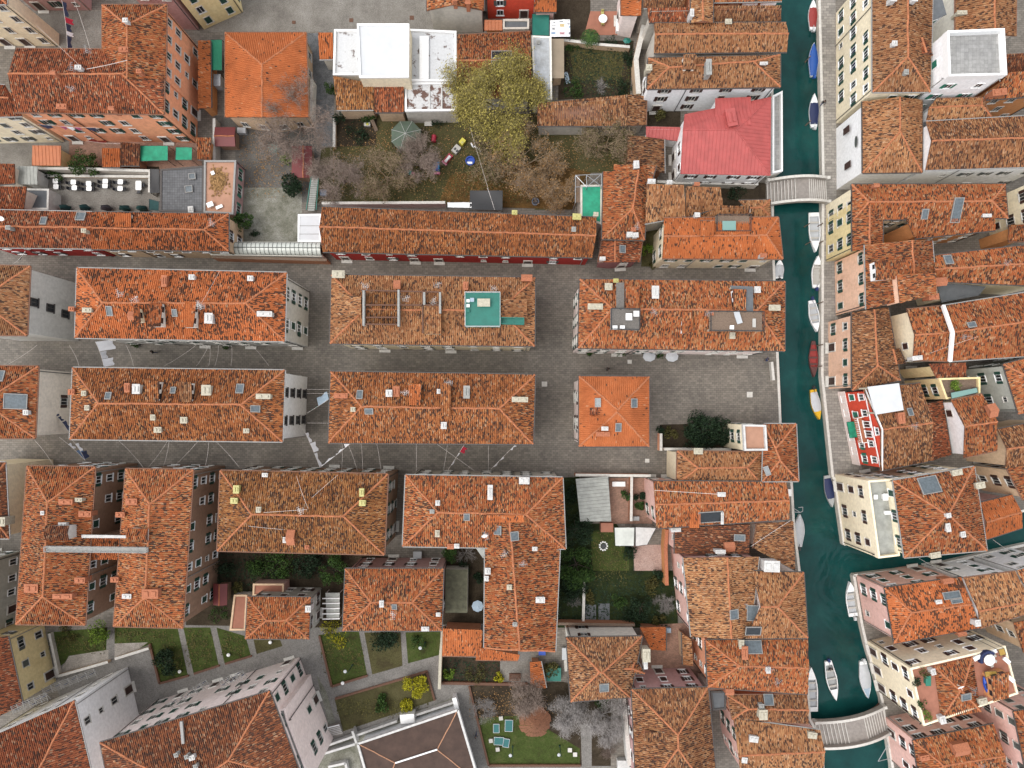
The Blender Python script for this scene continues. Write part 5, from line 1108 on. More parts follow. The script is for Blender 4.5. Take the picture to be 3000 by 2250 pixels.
# ---------------------------------------------------------------- bridges
plain('bridge_stone', (.40, .36, .32), .85, .16, 2); plain('bridge_tread', (.30, .27, .245), .85, .2, 2)
def bridge(label, A, B, w, rise, steps, flat=(.44, .62)):
    """A, B: centre of the west and east foot on the ground"""
    A, B = WN(*A, 0), WN(*B, 0); d = B - A; L = d.length; d.normalize(); s = Vector((d.y, -d.x, 0)); a = math.atan2(d.y, d.x)
    root = empty('footbridge', (A + B) / 2, label, 'bridge', 'stone footbridges')
    hz = lambda t: rise * (min(1, t / flat[0]) if t < flat[0] else (1 if t < flat[1] else max(0, (1 - t) / (1 - flat[1]))))
    mb = MB(); ed = [MB(), MB()]
    for q in range(steps):
        t0, t1 = flat[0] * q / steps, flat[0] * (q + 1) / steps
        for u0, u1 in ((t0, t1), (1 - (1 - flat[1]) * (q + 1) / steps, 1 - (1 - flat[1]) * q / steps)):
            z = rise * (q + 1) / steps; m = A + d * L * (u0 + u1) / 2
            mb.box(Vector((m.x, m.y, z - .2)), (L * (u1 - u0) - .02, w, .4), a)
            e = A + d * L * (u0 if u0 < .5 else u1); ed[u0 > .5].box(Vector((e.x, e.y, z - .08)) + d * (.06 if u0 < .5 else -.06), (.10, w - .01, .172), a)
    m = A + d * L * (flat[0] + flat[1]) / 2; mb.box(Vector((m.x, m.y, rise - .2)), (L * (flat[1] - flat[0]), w, .4), a)
    mb.build('steps', 'bridge_tread', root); [q.build('step_edge', 'stone', root) for q in ed]
    for sg in (-1, 1):
        pr = MB(); n = 22
        for i in range(n):
            t0, t1 = i / n - .001, (i + 1) / n + .001
            z0, z1 = rise * math.sin(math.pi * min(1, max(0, t0))) ** .8, rise * math.sin(math.pi * min(1, max(0, t1))) ** .8
            p, q = A + d * L * t0 + s * sg * (w / 2 + .14), A + d * L * t1 + s * sg * (w / 2 + .14)
            pr.bar(p + Vector((0, 0, z0 + .35)), q + Vector((0, 0, z1 + .35)), .26, 1.0)
        par = pr.build('parapet', 'bridge_stone', root)
        cp = MB()
        for i in range(n):
            t0, t1 = i / n, (i + 1) / n
            z0, z1 = rise * math.sin(math.pi * t0) ** .8, rise * math.sin(math.pi * t1) ** .8
            p, q = A + d * L * t0 + s * sg * (w / 2 + .14), A + d * L * t1 + s * sg * (w / 2 + .14)
            cp.bar(p + Vector((0, 0, z0 + .9)), q + Vector((0, 0, z1 + .9)), .36, .12)
        cp.build('coping', 'stone', par)
        for t in (.0, 1.0):
            pp = MB(); p = A + d * L * t + s * sg * (w / 2 + .14); pp.box(Vector((p.x, p.y, .55)), (.42, .42, 1.3), a); pp.build('pier', 'stone', root)
    ar = MB(); n = 16; vs = []
    for i in range(n + 1):
        t = i / n; p = A + d * L * t; z = -1.15 + (rise + .55) * math.sin(math.pi * t) ** .7
        for sg in (-1, 1): vs += [p + s * sg * (w / 2) + Vector((0, 0, z)), p + s * sg * (w / 2) + Vector((0, 0, z + .3))]
    fs = []
    for i in range(n):
        b_ = i * 4; fs += [(b_, b_ + 2, b_ + 6, b_ + 4), (b_ + 1, b_ + 5, b_ + 7, b_ + 3), (b_, b_ + 4, b_ + 5, b_ + 1), (b_ + 2, b_ + 3, b_ + 7, b_ + 6)]
    ar.add(vs, fs); ar.build('arch', 'brickred', root)
bridge('pale stone stepped footbridge, upper of the two over the canal', (2246, 568), (2420, 561), 3.15, 1.5, 9, (.46, .62))
bridge('stone stepped footbridge, lower of the two, slanting over the canal', (2391, 2147), (2592, 2102), 3.55, 1.5, 9, (.42, .62))
# ---------------------------------------------------------------- trees and shrubs
def leafmat(name, cols):
    m, nt, b = nodes(name); g = nnode(nt, 'ShaderNodeNewGeometry')
    lk(nt, ramp(nt, g.outputs['Random Per Island'], [(i / (len(cols) - 1), c) for i, c in enumerate(cols)]), b.inputs['Base Color'])
    b.inputs['Roughness'].default_value = .7; b.inputs['Specular IOR Level'].default_value = .2; MATS[name] = m
leafmat('leaf_yellow', [(.15, .125, .028), (.25, .215, .048), (.34, .285, .07), (.43, .35, .10)])
leafmat('leaf_dark', [(.008, .016, .009), (.014, .030, .014), (.025, .048, .02)])
leafmat('leaf_green', [(.015, .035, .009), (.03, .065, .014), (.055, .10, .02)])
leafmat('leaf_bright', [(.05, .09, .015), (.10, .17, .02), (.17, .24, .03)])
leafmat('leaf_lime', [(.16, .16, .01), (.30, .28, .015), (.42, .37, .02)])
leafmat('leaf_rust', [(.14, .08, .03), (.25, .14, .055), (.36, .21, .09)])
leafmat('leaf_olive', [(.035, .035, .012), (.07, .065, .02), (.12, .105, .03)])
leafmat('leaf_agave', [(.12, .22, .20), (.2, .32, .29)])
plain('bark', (.075, .058, .045), .9, .3, 6); plain('bark_olive', (.24, .20, .075), .9, .25, 5); plain('bark_pale', (.31, .225, .145), .9, .25, 5); plain('bark_mauve', (.25, .19, .155), .9, .25, 5); plain('bark_grey', (.33, .305, .29), .9, .25, 5)
def leaves(mb, c, rad, n, size, rr, squash=.8, clumps=14, jit=.35, fill=.55):
    cl = []
    for _ in range(clumps):
        v = Vector((rr.gauss(0, 1), rr.gauss(0, 1), rr.gauss(0, .8))); v.normalize(); v *= rr.uniform(fill, 1.0) ** .6 * rr.choice((.85, .95, 1.0, 1.12, 1.25))
        cl.append((Vector((v.x * rad, v.y * rad, v.z * rad * squash)), rr.uniform(.75, 1.25)))
    for i in range(n):
        q, k = rr.choice(cl); v = Vector((rr.gauss(0, 1), rr.gauss(0, 1), rr.gauss(0, .8))); v = v.normalized() * rad * jit * k * rr.uniform(.25, 1) ** .5
        p = c + q * .8 + v; a = Vector((rr.gauss(0, 1), rr.gauss(0, 1), rr.gauss(0, 1))).normalized(); b = a.orthogonal().normalized(); e = a.cross(b)
        s_ = size * rr.uniform(.6, 1.3)
        mb.add([p - b * s_ * .5, p + e * s_ * .28, p + b * s_ * .6, p - e * s_ * .28], [(0, 1, 2, 3)])
def branches(mb, p, d, L, r, depth, rr, twist=.55, up=.12, spread=1.0, nsub=3, out=None):
    n = 3; q = p
    for i in range(n):
        d2 = (d + Vector((rr.gauss(0, .22), rr.gauss(0, .22), rr.gauss(0, .14) + up * .3)) * twist).normalized()
        e = q + d2 * L / n; r2 = r * (1 - .22 * (i + 1) / n * 1.4); mb.tube(q, e, r * (1 - .3 * i / n), 5 if r > .06 else 3, max(.008, r * (1 - .3 * (i + 1) / n)), cap=False)
        q = e; d = d2
        if depth > 0 and i > 0 or (depth > 0 and i == 0 and depth < 3):
            for _ in range(nsub - (1 if i < n - 1 else 0)):
                s_ = Vector((rr.gauss(0, 1), rr.gauss(0, 1), rr.gauss(0, .6))).normalized(); nd = (d + s_ * .85 * spread + Vector((0, 0, up))).normalized()
                branches(mb, q, nd, L * rr.uniform(.55, .8), r * .5, depth - 1, rr, twist, up, spread, nsub, out)
    if out is not None: out.append(q)
def tree(label, c, x, y, rad, ht, leaf=None, nleaf=3000, size=.3, bark='bark', name='tree', cat='tree', group=None, bare=False, depth=4, spread=1.0, squash=.75, clumps=16, z=0, seed=0, thin=0, nsub=3, jx=.25):
    rr = random.Random(seed + int(x * 3 + y)); t = W(c, x, y, ht * .75); t0 = Vector((t.x, t.y, z))
    root = empty(name, t0, label, cat, group)
    mb = MB(); hb = max(.6, ht - rad * squash * 1.7) if not bare else ht * .28
    mb.tube(t0 - Vector((0, 0, .2)), t0 + Vector((rr.uniform(-.15, .15), rr.uniform(-.15, .15), hb)), .055 * ht ** .6 + .02 * rad, 8, .036 * ht ** .6 + .012 * rad)
    top = t0 + Vector((0, 0, hb))
    if bare:
        tw = MB(); ends = []
        for i in range(5):
            a = i * 2 * math.pi / 5 + rr.uniform(-.4, .4); L = rad * .62
            branches(tw, top, Vector((math.cos(a), math.sin(a), rr.uniform(.5, 1.1))).normalized(), L, .017 * rad + .015, depth - 1, rr, .6, .10, spread, nsub, ends)
        mb.build('trunk', bark, root)
        for e in ends:
            for _ in range(2 if thin else 4):
                v = Vector((rr.gauss(0, 1), rr.gauss(0, 1), rr.gauss(.2, .7))).normalized() * rr.uniform(.25, .85) * (.5 + rad * .12); w_ = v.orthogonal().normalized() * .022; e1 = e + Vector((rr.gauss(0, .15), rr.gauss(0, .15), rr.gauss(0, .15))); tw.add([e1 - w_, e1 + w_, e1 + v], [(0, 1, 2)])
        if leaf and thin:
            lv = MB()
            for e in ends:
                for _ in range(thin):
                    v = e + Vector((rr.gauss(0, jx), rr.gauss(0, jx), rr.gauss(0, jx * .8))); a = Vector((rr.gauss(0, 1), rr.gauss(0, 1), rr.gauss(0, 1))).normalized(); b = a.orthogonal().normalized(); e2 = a.cross(b); s_ = size * rr.uniform(.6, 1.3)
                    lv.add([v - b * s_ * .5, v + e2 * s_ * .3, v + b * s_ * .6, v - e2 * s_ * .3], [(0, 1, 2, 3)])
            lv.build('leaves', leaf, root)
        tw.build('crown', bark, root)
    else:
        for i in range(6):
            a = i * 1.05 + rr.uniform(-.3, .3); mb.tube(top - Vector((0, 0, hb * .15)), top + Vector((math.cos(a) * rad * .6, math.sin(a) * rad * .6, rad * squash * rr.uniform(.4, 1.1))), .014 * ht + .02, 5, .02, cap=False)
        mb.build('trunk', bark, root)
        cr = MB(); leaves(cr, t0 + Vector((0, 0, max(rad * squash * .8, ht - rad * squash * 1.05))), rad, nleaf, size, rr, squash, clumps)
        cr.build('crown', leaf, root)
    return root
def shrub(label, c, x, y, rad, ht, leaf='leaf_green', n=500, size=.22, name='shrub', cat='shrub', group=None, z=0, squash=None, clumps=9):
    rr = random.Random(int(x * 7 + y * 3)); t = W(c, x, y, z + ht * .5); t0 = Vector((t.x, t.y, z))
    root = empty(name, t0, label, cat, group)
    mb = MB()
    for i in range(4): mb.tube(t0, t0 + Vector((rr.uniform(-.5, .5) * rad, rr.uniform(-.5, .5) * rad, ht * .7)), .03, 4, .012, cap=False)
    mb.build('stem', 'bark', root)
    cr = MB(); leaves(cr, t0 + Vector((0, 0, ht * .52)), rad, n, size, rr, squash or (ht * .5 / rad), clumps, .4, .3); cr.build('foliage', leaf, root)
def bareshrub(label, c, x, y, rad, ht, bark='bark_grey', group=None, depth=3):
    rr = random.Random(int(x * 7 + y * 3)); t = W(c, x, y, ht * .5); t0 = Vector((t.x, t.y, 0)); root = empty('bare_shrub', t0, label, 'shrub', group)
    mb = MB()
    for i in range(7):
        a = i * .9 + rr.uniform(-.3, .3); branches(mb, t0, Vector((math.cos(a), math.sin(a), rr.uniform(.6, 1.6))).normalized(), rad * .6, .035, depth - 1, rr, .7, .1, 1.0, 3)
    mb.build('branches', bark, root)
tree('large willow-like tree with yellow-green foliage over the school garden', 'b1', 1985, 790, 5.5, 9.5, 'leaf_yellow', bare=True, depth=5, thin=4, size=.22, bark='bark_olive', jx=.4, nsub=3)
tree('evergreen tree with dark dense crown at the corner of the square', 'c3', 1640, 455, 3.0, 5.2, 'leaf_dark', 5200, .28, squash=.8, clumps=22)
tree('second dark evergreen crown at the right of the square tree bed', 'c3', 1755, 460, 2.0, 4.2, 'leaf_dark', 2800, .26, squash=.8, clumps=18)
shrub('dark low evergreen filling the tree bed wall', 'c3', 1500, 510, 1.5, 2.0, 'leaf_dark', 900, .24)
shrub('dark rounded evergreen bush left of the dense square tree', 'c3', 1340, 455, 1.2, 2.4, 'leaf_olive', 700, .22)
shrub('dark reddish bush at the corner of the square', 'c3', 1275, 450, .9, 2.0, 'leaf_dark', 400, .22)
tree('leafless tree with reddish brown twigs beside the bright orange hall', 'b1', 330, 950, 5.2, 8, bark='bark_mauve', bare=True, depth=4, group='bare trees in the upper gardens')
tree('leafless pinkish tree at the left end of the school garden', 'b1', 690, 1400, 3.6, 6, bark='bark_mauve', bare=True, depth=4, group='bare trees in the upper gardens')
tree('pale leafless tree in the middle of the school garden', 'b1', 1060, 1390, 3.4, 6, bark='bark_pale', bare=True, depth=4, leaf='leaf_olive', thin=2, size=.18, group='bare trees in the upper gardens')
tree('leafless mauve tree beside the octagonal green canopy', 'b1', 1340, 1290, 3.2, 6, bark='bark_mauve', bare=True, depth=4, group='bare trees in the upper gardens')
tree('bare tree with olive twigs below the yellow willow', 'b1', 1960, 1260, 3.4, 5.5, bark='bark_pale', bare=True, depth=4, leaf='leaf_olive', thin=3, size=.2, group='bare trees in the upper gardens')
tree('thinning tree with rust leaves in the right of the school garden', 'c1', 150, 1290, 4.4, 6.5, bark='bark_pale', bare=True, depth=4, leaf='leaf_rust', thin=3, size=.2, group='bare trees in the upper gardens')
tree('tangled bare tree against the old barn', 'c1', 840, 1130, 3.6, 6, bark='bark_pale', bare=True, depth=4, leaf='leaf_olive', thin=2, size=.2, group='bare trees in the upper gardens')
tree('thin tree with golden leaves beside the scaffolded house', 'c1', 380, 1500, 3.2, 5, bark='bark_pale', bare=True, depth=4, leaf='leaf_rust', thin=3, size=.2, group='bare trees in the upper gardens')
tree('bushy small green tree behind the café yard', 'a1', 655, 1320, 2.0, 3.6, 'leaf_green', 2200, .24, squash=.8)
shrub('low green hedge at the left of the café yard', 'a1', 450, 1400, 1.6, 1.4, 'leaf_green', 800, .22, squash=.45)
shrub('dark ivy mass beside the grey shed', 'a1', 340, 1430, .9, 1.6, 'leaf_dark', 400, .22)
tree('small round green tree at the end of the peach terrace', 'a2', 1955, 265, 1.45, 3.8, 'leaf_green', 1600, .24, squash=.9)
shrub('dark flowering bush beside the glass corridor', 'a2', 2062, 375, .75, 1.4, 'leaf_dark', 300, .2)
tree('dark conifer in the gravel yard behind the timber shed', 'b1', 300, 1480, 1.9, 3.5, 'leaf_dark', 1900, .26, squash=.9)
shrub('bright green bush beside the timber garden shed', 'b1', 270, 1280, .95, 2.0, 'leaf_bright', 600, .24)
shrub('mossy climber over the right half of the timber shed', 'b1', 440, 1330, 1.1, 3.4, 'leaf_olive', 500, .22, squash=.3)
shrub('ivy along the cobbled lane wall', 'b1', 632, 720, 1.0, 2.6, 'leaf_green', 500, .22)
shrub('ivy hanging below the mossy annex', 'b1', 700, 940, 1.0, 2.2, 'leaf_dark', 500, .22)
shrub('ivy at the foot of the rust tiled annex', 'b1', 930, 960, 1.3, 2.0, 'leaf_green', 500, .22, squash=.5)
shrub('dark hedge bed under the annexes', 'b1', 840, 1080, 1.9, .8, 'leaf_dark', 900, .22, squash=.25)
shrub('hedge along the top of the vegetable garden', 'c1', 560, 375, 1.3, .9, 'leaf_green', 500, .2, squash=.35)
shrub('dark hedge above the brick wall of the vegetable garden', 'c1', 860, 345, 1.3, 1.0, 'leaf_dark', 500, .2, squash=.4)
shrub('overgrown bushes at the right side of the vegetable garden', 'c1', 1020, 480, 1.3, 1.8, 'leaf_dark', 600, .22)
shrub('ragged bushes at the foot of the vegetable garden', 'c1', 560, 735, 1.6, 1.2, 'leaf_green', 700, .22, squash=.4)
shrub('low growth at the lower right of the vegetable garden', 'c1', 920, 720, 1.6, 1.2, 'leaf_dark', 700, .22, squash=.4)
bareshrub('grey leafless shrub in the vegetable garden', 'c1', 770, 690, 1.3, 2, 'bark_grey')
shrub('yellowing bush in the narrow court beside the red lean-to', 'c1', 1260, 930, 1.0, 1.8, 'leaf_olive', 500, .24)
shrub('bright green bush in the side court by the purple house', 'c2', 1148, 500, .9, 1.8, 'leaf_bright', 500, .24)
shrub('climber at the foot of the cream gable wall', 'c2', 1190, 615, .8, 1.2, 'leaf_olive', 300, .2)
for i, (x, y, r_, h_, lab) in enumerate(((190, 1530, 2.4, 3.6, 'dark green tree under the eaves of the mossy-roofed house'), (430, 1530, 2.0, 3.2, 'dark tree in the middle of the shaded garden'), (650, 1590, 2.3, 3.8, 'dark tree at the corner of the red-brown house'))):
    tree(lab, 'b3', x, y, r_, h_, ('leaf_green', 'leaf_dark', 'leaf_green')[i], 1900, .28, squash=.7, group='trees in the shaded lower garden')
tree('small bright green tree under the L-shaped house', 'b3', 1600, 1440, 1.2, 4.0, 'leaf_green', 1100, .24)
shrub('creeper on the trellis beside the small grey house', 'a4', 1925, 200, 1.0, 2.2, 'leaf_olive', 500, .22)
shrub('ground ivy behind the park wall', 'a4', 1780, 400, 1.6, .8, 'leaf_green', 600, .2, squash=.25)
bareshrub('bare branches beside the grey square canopy', 'b3', 1720, 1450, 1.8, 3, 'bark_grey')
shrub('long dark conifer hedge below the red-brown house', 'b4', 1080, 620, 2.6, 2.4, 'leaf_dark', 2200, .26, squash=.42, clumps=16)
shrub('green bush at the right of the conifer hedge', 'b4', 1340, 640, 1.2, 1.6, 'leaf_green', 600, .24)
shrub('lime yellow hedge at the corner of the red-brown house', 'b4', 660, 560, 2.2, 1.0, 'leaf_lime', 900, .22, squash=.3, clumps=14)
shrub('olive climber over the carport', 'b4', 640, 490, 1.4, 1.2, 'leaf_olive', 500, .22, squash=.4)
tree('yellow-leaved tree in the triangular lawn', 'b4', 1320, 1010, 1.75, 3.2, 'leaf_lime', 2400, .24, squash=.7)
shrub('yellow-leaved bush below the yellow tree', 'b4', 1240, 1160, 1.1, 1.6, 'leaf_lime', 900, .24)
shrub('spiky dark green bush in the triangular lawn', 'b4', 1045, 1140, 1.35, 1.6, 'leaf_green', 900, .26)
tree('dark glossy evergreen at the left lawn', 'a4', 1320, 820, 1.9, 3.6, 'leaf_dark', 2200, .26, squash=.85)
tree('yellowing small tree beside the dark park path', 'a4', 790, 570, 1.6, 2.6, 'leaf_bright', 1100, .24, squash=.6)
shrub('mixed autumn shrubs along the top of the left lawn', 'a4', 540, 570, 1.6, 1.0, 'leaf_olive', 600, .22, squash=.35)
shrub('potted plants against the yellow house front', 'a4', 380, 920, 1.1, 1.2, 'leaf_green', 500, .2, squash=.5)
shrub('bright green bush in the walled bed', 'b4', 1590, 900, 1.0, 1.2, 'leaf_bright', 500, .22)
shrub('brown bramble in the walled bed', 'b4', 1800, 890, 1.9, .9, 'leaf_olive', 700, .2, squash=.28)
shrub('yellow bush beside the garden bench', 'b4', 1995, 920, .8, 1.2, 'leaf_lime', 450, .22)
bareshrub('pale bare shrub at the edge of the play lawn', 'b4', 1880, 1180, 1.9, 2.4, 'bark_grey', depth=4)
tree('leafless mauve tree above the straw parasol', 'c4', 180, 1070, 2.8, 4.5, bark='bark_mauve', bare=True, depth=4, group='bare trees in the lower gardens')
tree('grey leafless tree between path and hipped house', 'c4', 790, 1290, 3.4, 5, bark='bark_grey', bare=True, depth=4, group='bare trees in the lower gardens')
tree('grey bare tree beside the straw parasol', 'c4', 500, 1250, 2.4, 4.2, bark='bark_grey', bare=True, depth=4, group='bare trees in the lower gardens')
bareshrub('bare shrub at the bottom of the side garden', 'c4', 830, 1500, 1.6, 2.2, 'bark_mauve', depth=4)
shrub('evergreen creeper under the four-sided roof', 'c4', 790, 1100, 1.6, 2.4, 'leaf_green', 800, .22, squash=.4)
shrub('dark tall hedge along the L-shaped house, upper end', 'c3', 560, 960, 1.3, 2.4, 'leaf_dark', 800, .24)
tree('dark tree beside the corrugated grey roof', 'c3', 590, 1270, 2.7, 4.2, 'leaf_dark', 3600, .26, squash=.8)
tree('big dark green tree at the left of the lawn garden', 'c3', 590, 1560, 3.0, 4.6, 'leaf_green', 4200, .26, squash=.8)
shrub('dark growth at the bottom left of the lawn garden', 'c4', 540, 200, 2.4, 3.0, 'leaf_dark', 2200, .24)
shrub('vine on the pergola between the brick yards', 'c3', 985, 970, .9, 2.4, 'leaf_green', 600, .22, squash=1.0)
shrub('dark shrubs between lawn and pink gravel', 'c3', 1010, 1430, 1.2, 2.0, 'leaf_dark', 800, .22)
shrub('rounded bush at the end of the pink gravel', 'c3', 1250, 1610, 1.0, 1.6, 'leaf_dark', 600, .22)
shrub('brown-leaved bush below the pink gravel', 'c4', 1180, 180, 1.5, 1.6, 'leaf_olive', 800, .22)
tree('small dark tree in the lower kitchen garden', 'c4', 1110, 370, 1.7, 3.2, 'leaf_dark', 1500, .24)
bareshrub('pale bare shrub against the pink house garden wall', 'c4', 1290, 320, 1.6, 2.2, 'bark_grey', depth=4)
bareshrub('white-stemmed bare shrub in the lower kitchen garden', 'c4', 570, 320, 1.2, 2.4, 'bark_grey')
shrub('palm-leaved bush in the narrow garden beside the small annex', 'c4', 370, 850, 1.3, 2.2, 'leaf_olive', 700, .26)
shrub('potted plants on the yellow house terrace', 'd2', 1665, 1610, 1.0, 1.2, 'leaf_bright', 600, .2, z=8.6, squash=.5)
for i, (x, y, lab) in enumerate(((1405, 885, 'plants along the upper end of the narrow roof terrace'), (1345, 965, 'row of pots on the outer edge of the narrow roof terrace'), (1430, 1235, 'plants at the lower end of the narrow roof terrace'), (1395, 1150, 'green pots at the lower corner of the narrow roof terrace'))):
    shrub(lab, 'd4', x, y, .75, .9, ('leaf_olive', 'leaf_dark', 'leaf_bright', 'leaf_green')[i], 260, .2, z=11.6, name='potted_plants', cat='plants')
for i, (c, x, y, r_, h_, lf, lab) in enumerate((('c4', 930, 330, 1.4, 2.0, 'leaf_green', 'round green shrub beside the dark garden slabs'), ('c4', 1000, 440, 1.3, 1.6, 'leaf_dark', 'dark shrub at the foot of the lower kitchen garden'), ('c4', 700, 280, 1.2, 1.4, 'leaf_olive', 'olive shrub above the dark garden slabs'), ('c4', 1250, 470, 1.1, 1.6, 'leaf_olive', 'scrubby bush in the corner of the lower kitchen garden'), ('c3', 1090, 975, .8, 1.4, 'leaf_dark', 'upper of two potted bushes by the pink-fronted house'), ('c3', 1095, 1060, .8, 1.3, 'leaf_green', 'lower of two potted bushes by the pink-fronted house'), ('b3', 60, 1560, 1.8, 2.6, 'leaf_green', 'green shrub at the left of the shaded garden'), ('a3', 1850, 1560, 1.8, 2.4, 'leaf_dark', 'dark shrub behind the U-shaped house'), ('a3', 2060, 1540, 1.5, 2.2, 'leaf_green', 'leafy shrub under the left end of the olive roof'), ('b3', 1690, 1560, 1.2, 1.8, 'leaf_dark', 'dark creeper on the mossy outbuilding'), ('b3', 1830, 1640, 1.0, 1.6, 'leaf_dark', 'dark pot plants in the narrow court'), ('c2', 1900, 20, 1.6, 1.4, 'leaf_dark', 'dark growth in the sunken court by the upper bridge'), ('b1', 1500, 960, 1.4, 1.2, 'leaf_dark', 'dark ivy below the flaking flat roof'))):
    shrub(lab, c, x, y, r_, h_, lf, 700, .22)
# palm and agave
def fronds(label, c, x, y, n, L, ht, leaf, name, w=.14):
    rr = random.Random(5); t = W(c, x, y, ht); t0 = Vector((t.x, t.y, 0)); root = empty(name, t0, label, name)
    tk = MB(); tk.tube(t0, t0 + Vector((0, 0, ht)), .16, 8, .13)
    if ht > 1: tk.build('trunk', 'bark', root)
    mb = MB(); o = t0 + Vector((0, 0, ht))
    for i in range(n):
        a = i * 2.399; el = rr.uniform(.05, 1.0); d = Vector((math.cos(a), math.sin(a), 0)); s_ = Vector((-d.y, d.x, 0)); pts = []
        for k in range(6):
            u = k / 5; r_ = L * u * math.cos(el * .7); z = L * u * math.sin(el) * .8 - (L * .55 * u * u if ht > 1 else 0); pts.append((o + d * r_ + Vector((0, 0, z)), w * (1 - u * .9)))
        vs = [];
        for q, ww in pts: vs += [q - s_ * ww, q + s_ * ww]
        mb.add(vs, [(k * 2, k * 2 + 1, k * 2 + 3, k * 2 + 2) for k in range(5)])
        if ht > 1:
            for k in range(1, 6):
                for sg in (-1, 1):
                    q = pts[k][0]; mb.add([q, q + d * .12, q + s_ * sg * .42 - Vector((0, 0, .15)) + d * .22], [(0, 1, 2)])
    mb.build('fronds', leaf, root)
fronds('small fan palm beside the brick terrace', 'c1', 692, 300, 30, 1.25, 2.4, 'leaf_green', 'palm_tree')
fronds('blue-grey agave rosette in the gravel yard', 'b1', 185, 1200, 26, 1.15, .25, 'leaf_agave', 'agave', .1)

for nm, mt, n, sz, regs in leaf_jobs:
    rr = random.Random(len(nm)); mb = MB(); ar = [(r[3] - r[1]) * (r[4] - r[2]) for r in regs]; dr = [Vector((rr.uniform(.1, .9), rr.uniform(.1, .9), 0)) for _ in range(60)]
    for _ in range(n):
        r_ = rr.choices(regs, ar)[0]; q = rr.choice(dr); u, v = min(1, max(0, q.x + rr.gauss(0, .13))), min(1, max(0, q.y + rr.gauss(0, .13)))
        p = W(r_[0], r_[1] + (r_[3] - r_[1]) * u, r_[2] + (r_[4] - r_[2]) * v, 0); p.z = rr.uniform(.16, .26); a = rr.uniform(0, 6.3); s_ = sz * rr.uniform(.5, 1.5); d = Vector((math.cos(a), math.sin(a), rr.uniform(-.5, .5))) * s_; e = Vector((-d.y, d.x, rr.uniform(-.4, .4) * s_)) * .6
        mb.add([p - d * .5, p + e * .5, p + d * .5, p - e * .5], [(0, 1, 2, 3)])
    tag(mb.build(nm, mt), kind='stuff')
rr = random.Random(9); mb = MB()
for _ in range(420): 
    p = W('a1', 1770 + rr.gauss(0, 28) + rr.uniform(-30, 30), 1470 + rr.gauss(0, 45), 3.45); p.z = 3.46 + abs(rr.gauss(0, .08)); a = rr.uniform(0, 6.3); d = Vector((math.cos(a), math.sin(a), rr.uniform(-.3, .3))) * .2; e = Vector((-d.y, d.x, .03)) * .6; mb.add([p - d, p + e, p + d, p - e], [(0, 1, 2, 3)])
tag(mb.build('leaf_pile', 'leaf_rust'), kind='stuff')
# ---------------------------------------------------------------- simple built things
def thing(name, label, cat, mat, mb, group=None, smooth=False, loc=None):
    if loc is None:
        n = len(mb.v); loc = Vector((sum(v.x for v in mb.v) / n, sum(v.y for v in mb.v) / n, min(v.z for v in mb.v)))
    return tag(mb.build(name, mat, loc=loc, smooth=smooth), label, cat, group)
def gw(label, c, pts, h, mat='w_stonegrey', th=.28, name='garden_wall', cat='wall', cap='stone', group=None):
    P = [W(c, x, y, h) for x, y in pts]; mb = MB(); cp = MB(); m = P[0]
    for a, b in zip(P, P[1:]):
        a, b = Vector((a.x, a.y, 0)), Vector((b.x, b.y, 0)); mb.bar(a + Vector((0, 0, h / 2)), b + Vector((0, 0, h / 2)), th, h)
        cp.bar(a + Vector((0, 0, h + .03)), b + Vector((0, 0, h + .03)), th + .1, .07)
    r = empty(name, Vector((m.x, m.y, 0)), label, cat, group); mb.build('wall', mat, r); cp.build('coping', cap, r); return r
gw('stone wall between the café yard and the small back gardens', 'a1', [(150, 1362), (640, 1366), (1250, 1385)], 1.8)
gw('low edging wall above the café tables', 'a1', [(380, 1424), (1210, 1430)], .5, mat='w_tanwall')
gw('dark wall at the right end of the café yard', 'a1', [(1215, 1385), (1212, 1560)], 2.0, mat='w_grey')
gw('lane wall in front of the glass corridor, brick red', 'b2', [(-330, 560), (600, 585)], 2.6, mat='w_brick', cap='wood')
gw('long crumbling wall left of the stone-faced house', 'c1', [(1125, 200), (1060, 480), (1080, 760)], 2.6, mat='w_tanwall', th=.6)
gw('brick wall between palm and vegetable garden', 'c1', [(478, 325), (760, 360), (1010, 380)], 1.4, mat='w_tanwall')
gw('wall with cream face under the pinkish red roof', 'c1', [(1230, 1470), (1400, 1480), (2050, 1490)], 2.0, mat='w_stonegrey')
gw('salmon boundary wall of the dark tree bed on the square', 'c3', [(1262, 470), (1262, 610)], 1.8, mat='w_salmon')
gw('white wall below the dark square tree', 'c3', [(1290, 596), (1830, 600)], 2.0, mat='w_offwhite')
gw('orange rendered wall of the pink gravel yard', 'c3', [(1310, 1250), (1300, 1400), (1310, 1700)], 2.4, mat='w_ochre', th=.4, cap='chim_brick')
gw('long pale wall closing the park lawn on the right', 'b4', [(1540, 545), (1522, 740), (1512, 1020)], 2.2, mat='w_tanwall', th=.3, cap='chim_cream')
gw('white forecourt wall, upper line of two', 'b4', [(555, 1495), (1170, 1280)], 1.2, mat='white_dirty', cap='white_dirty', th=.22)
gw('white forecourt wall right of the white gate block', 'b4', [(1310, 1235), (1625, 1130)], 1.2, mat='white_dirty', cap='white_dirty', th=.22)
gw('white forecourt wall, lower line of two', 'b4', [(490, 1570), (830, 1465)], 1.6, mat='white_dirty', cap='white_dirty', th=.22)
gw('white end pier wall at the corner of the brown pavilion', 'b4', [(1632, 1090), (1655, 1180)], 1.8, mat='white', cap='white', th=.5)
gw('white cross wall left of the brown pavilion', 'b4', [(808, 1360), (842, 1460)], 1.8, mat='white_dirty', cap='white_dirty', th=.22)
gw('white raised box edge at the bottom of the forecourt', 'b4', [(612, 1650), (752, 1620), (770, 1700)], 1.2, mat='white_dirty', cap='white_dirty', th=.22)
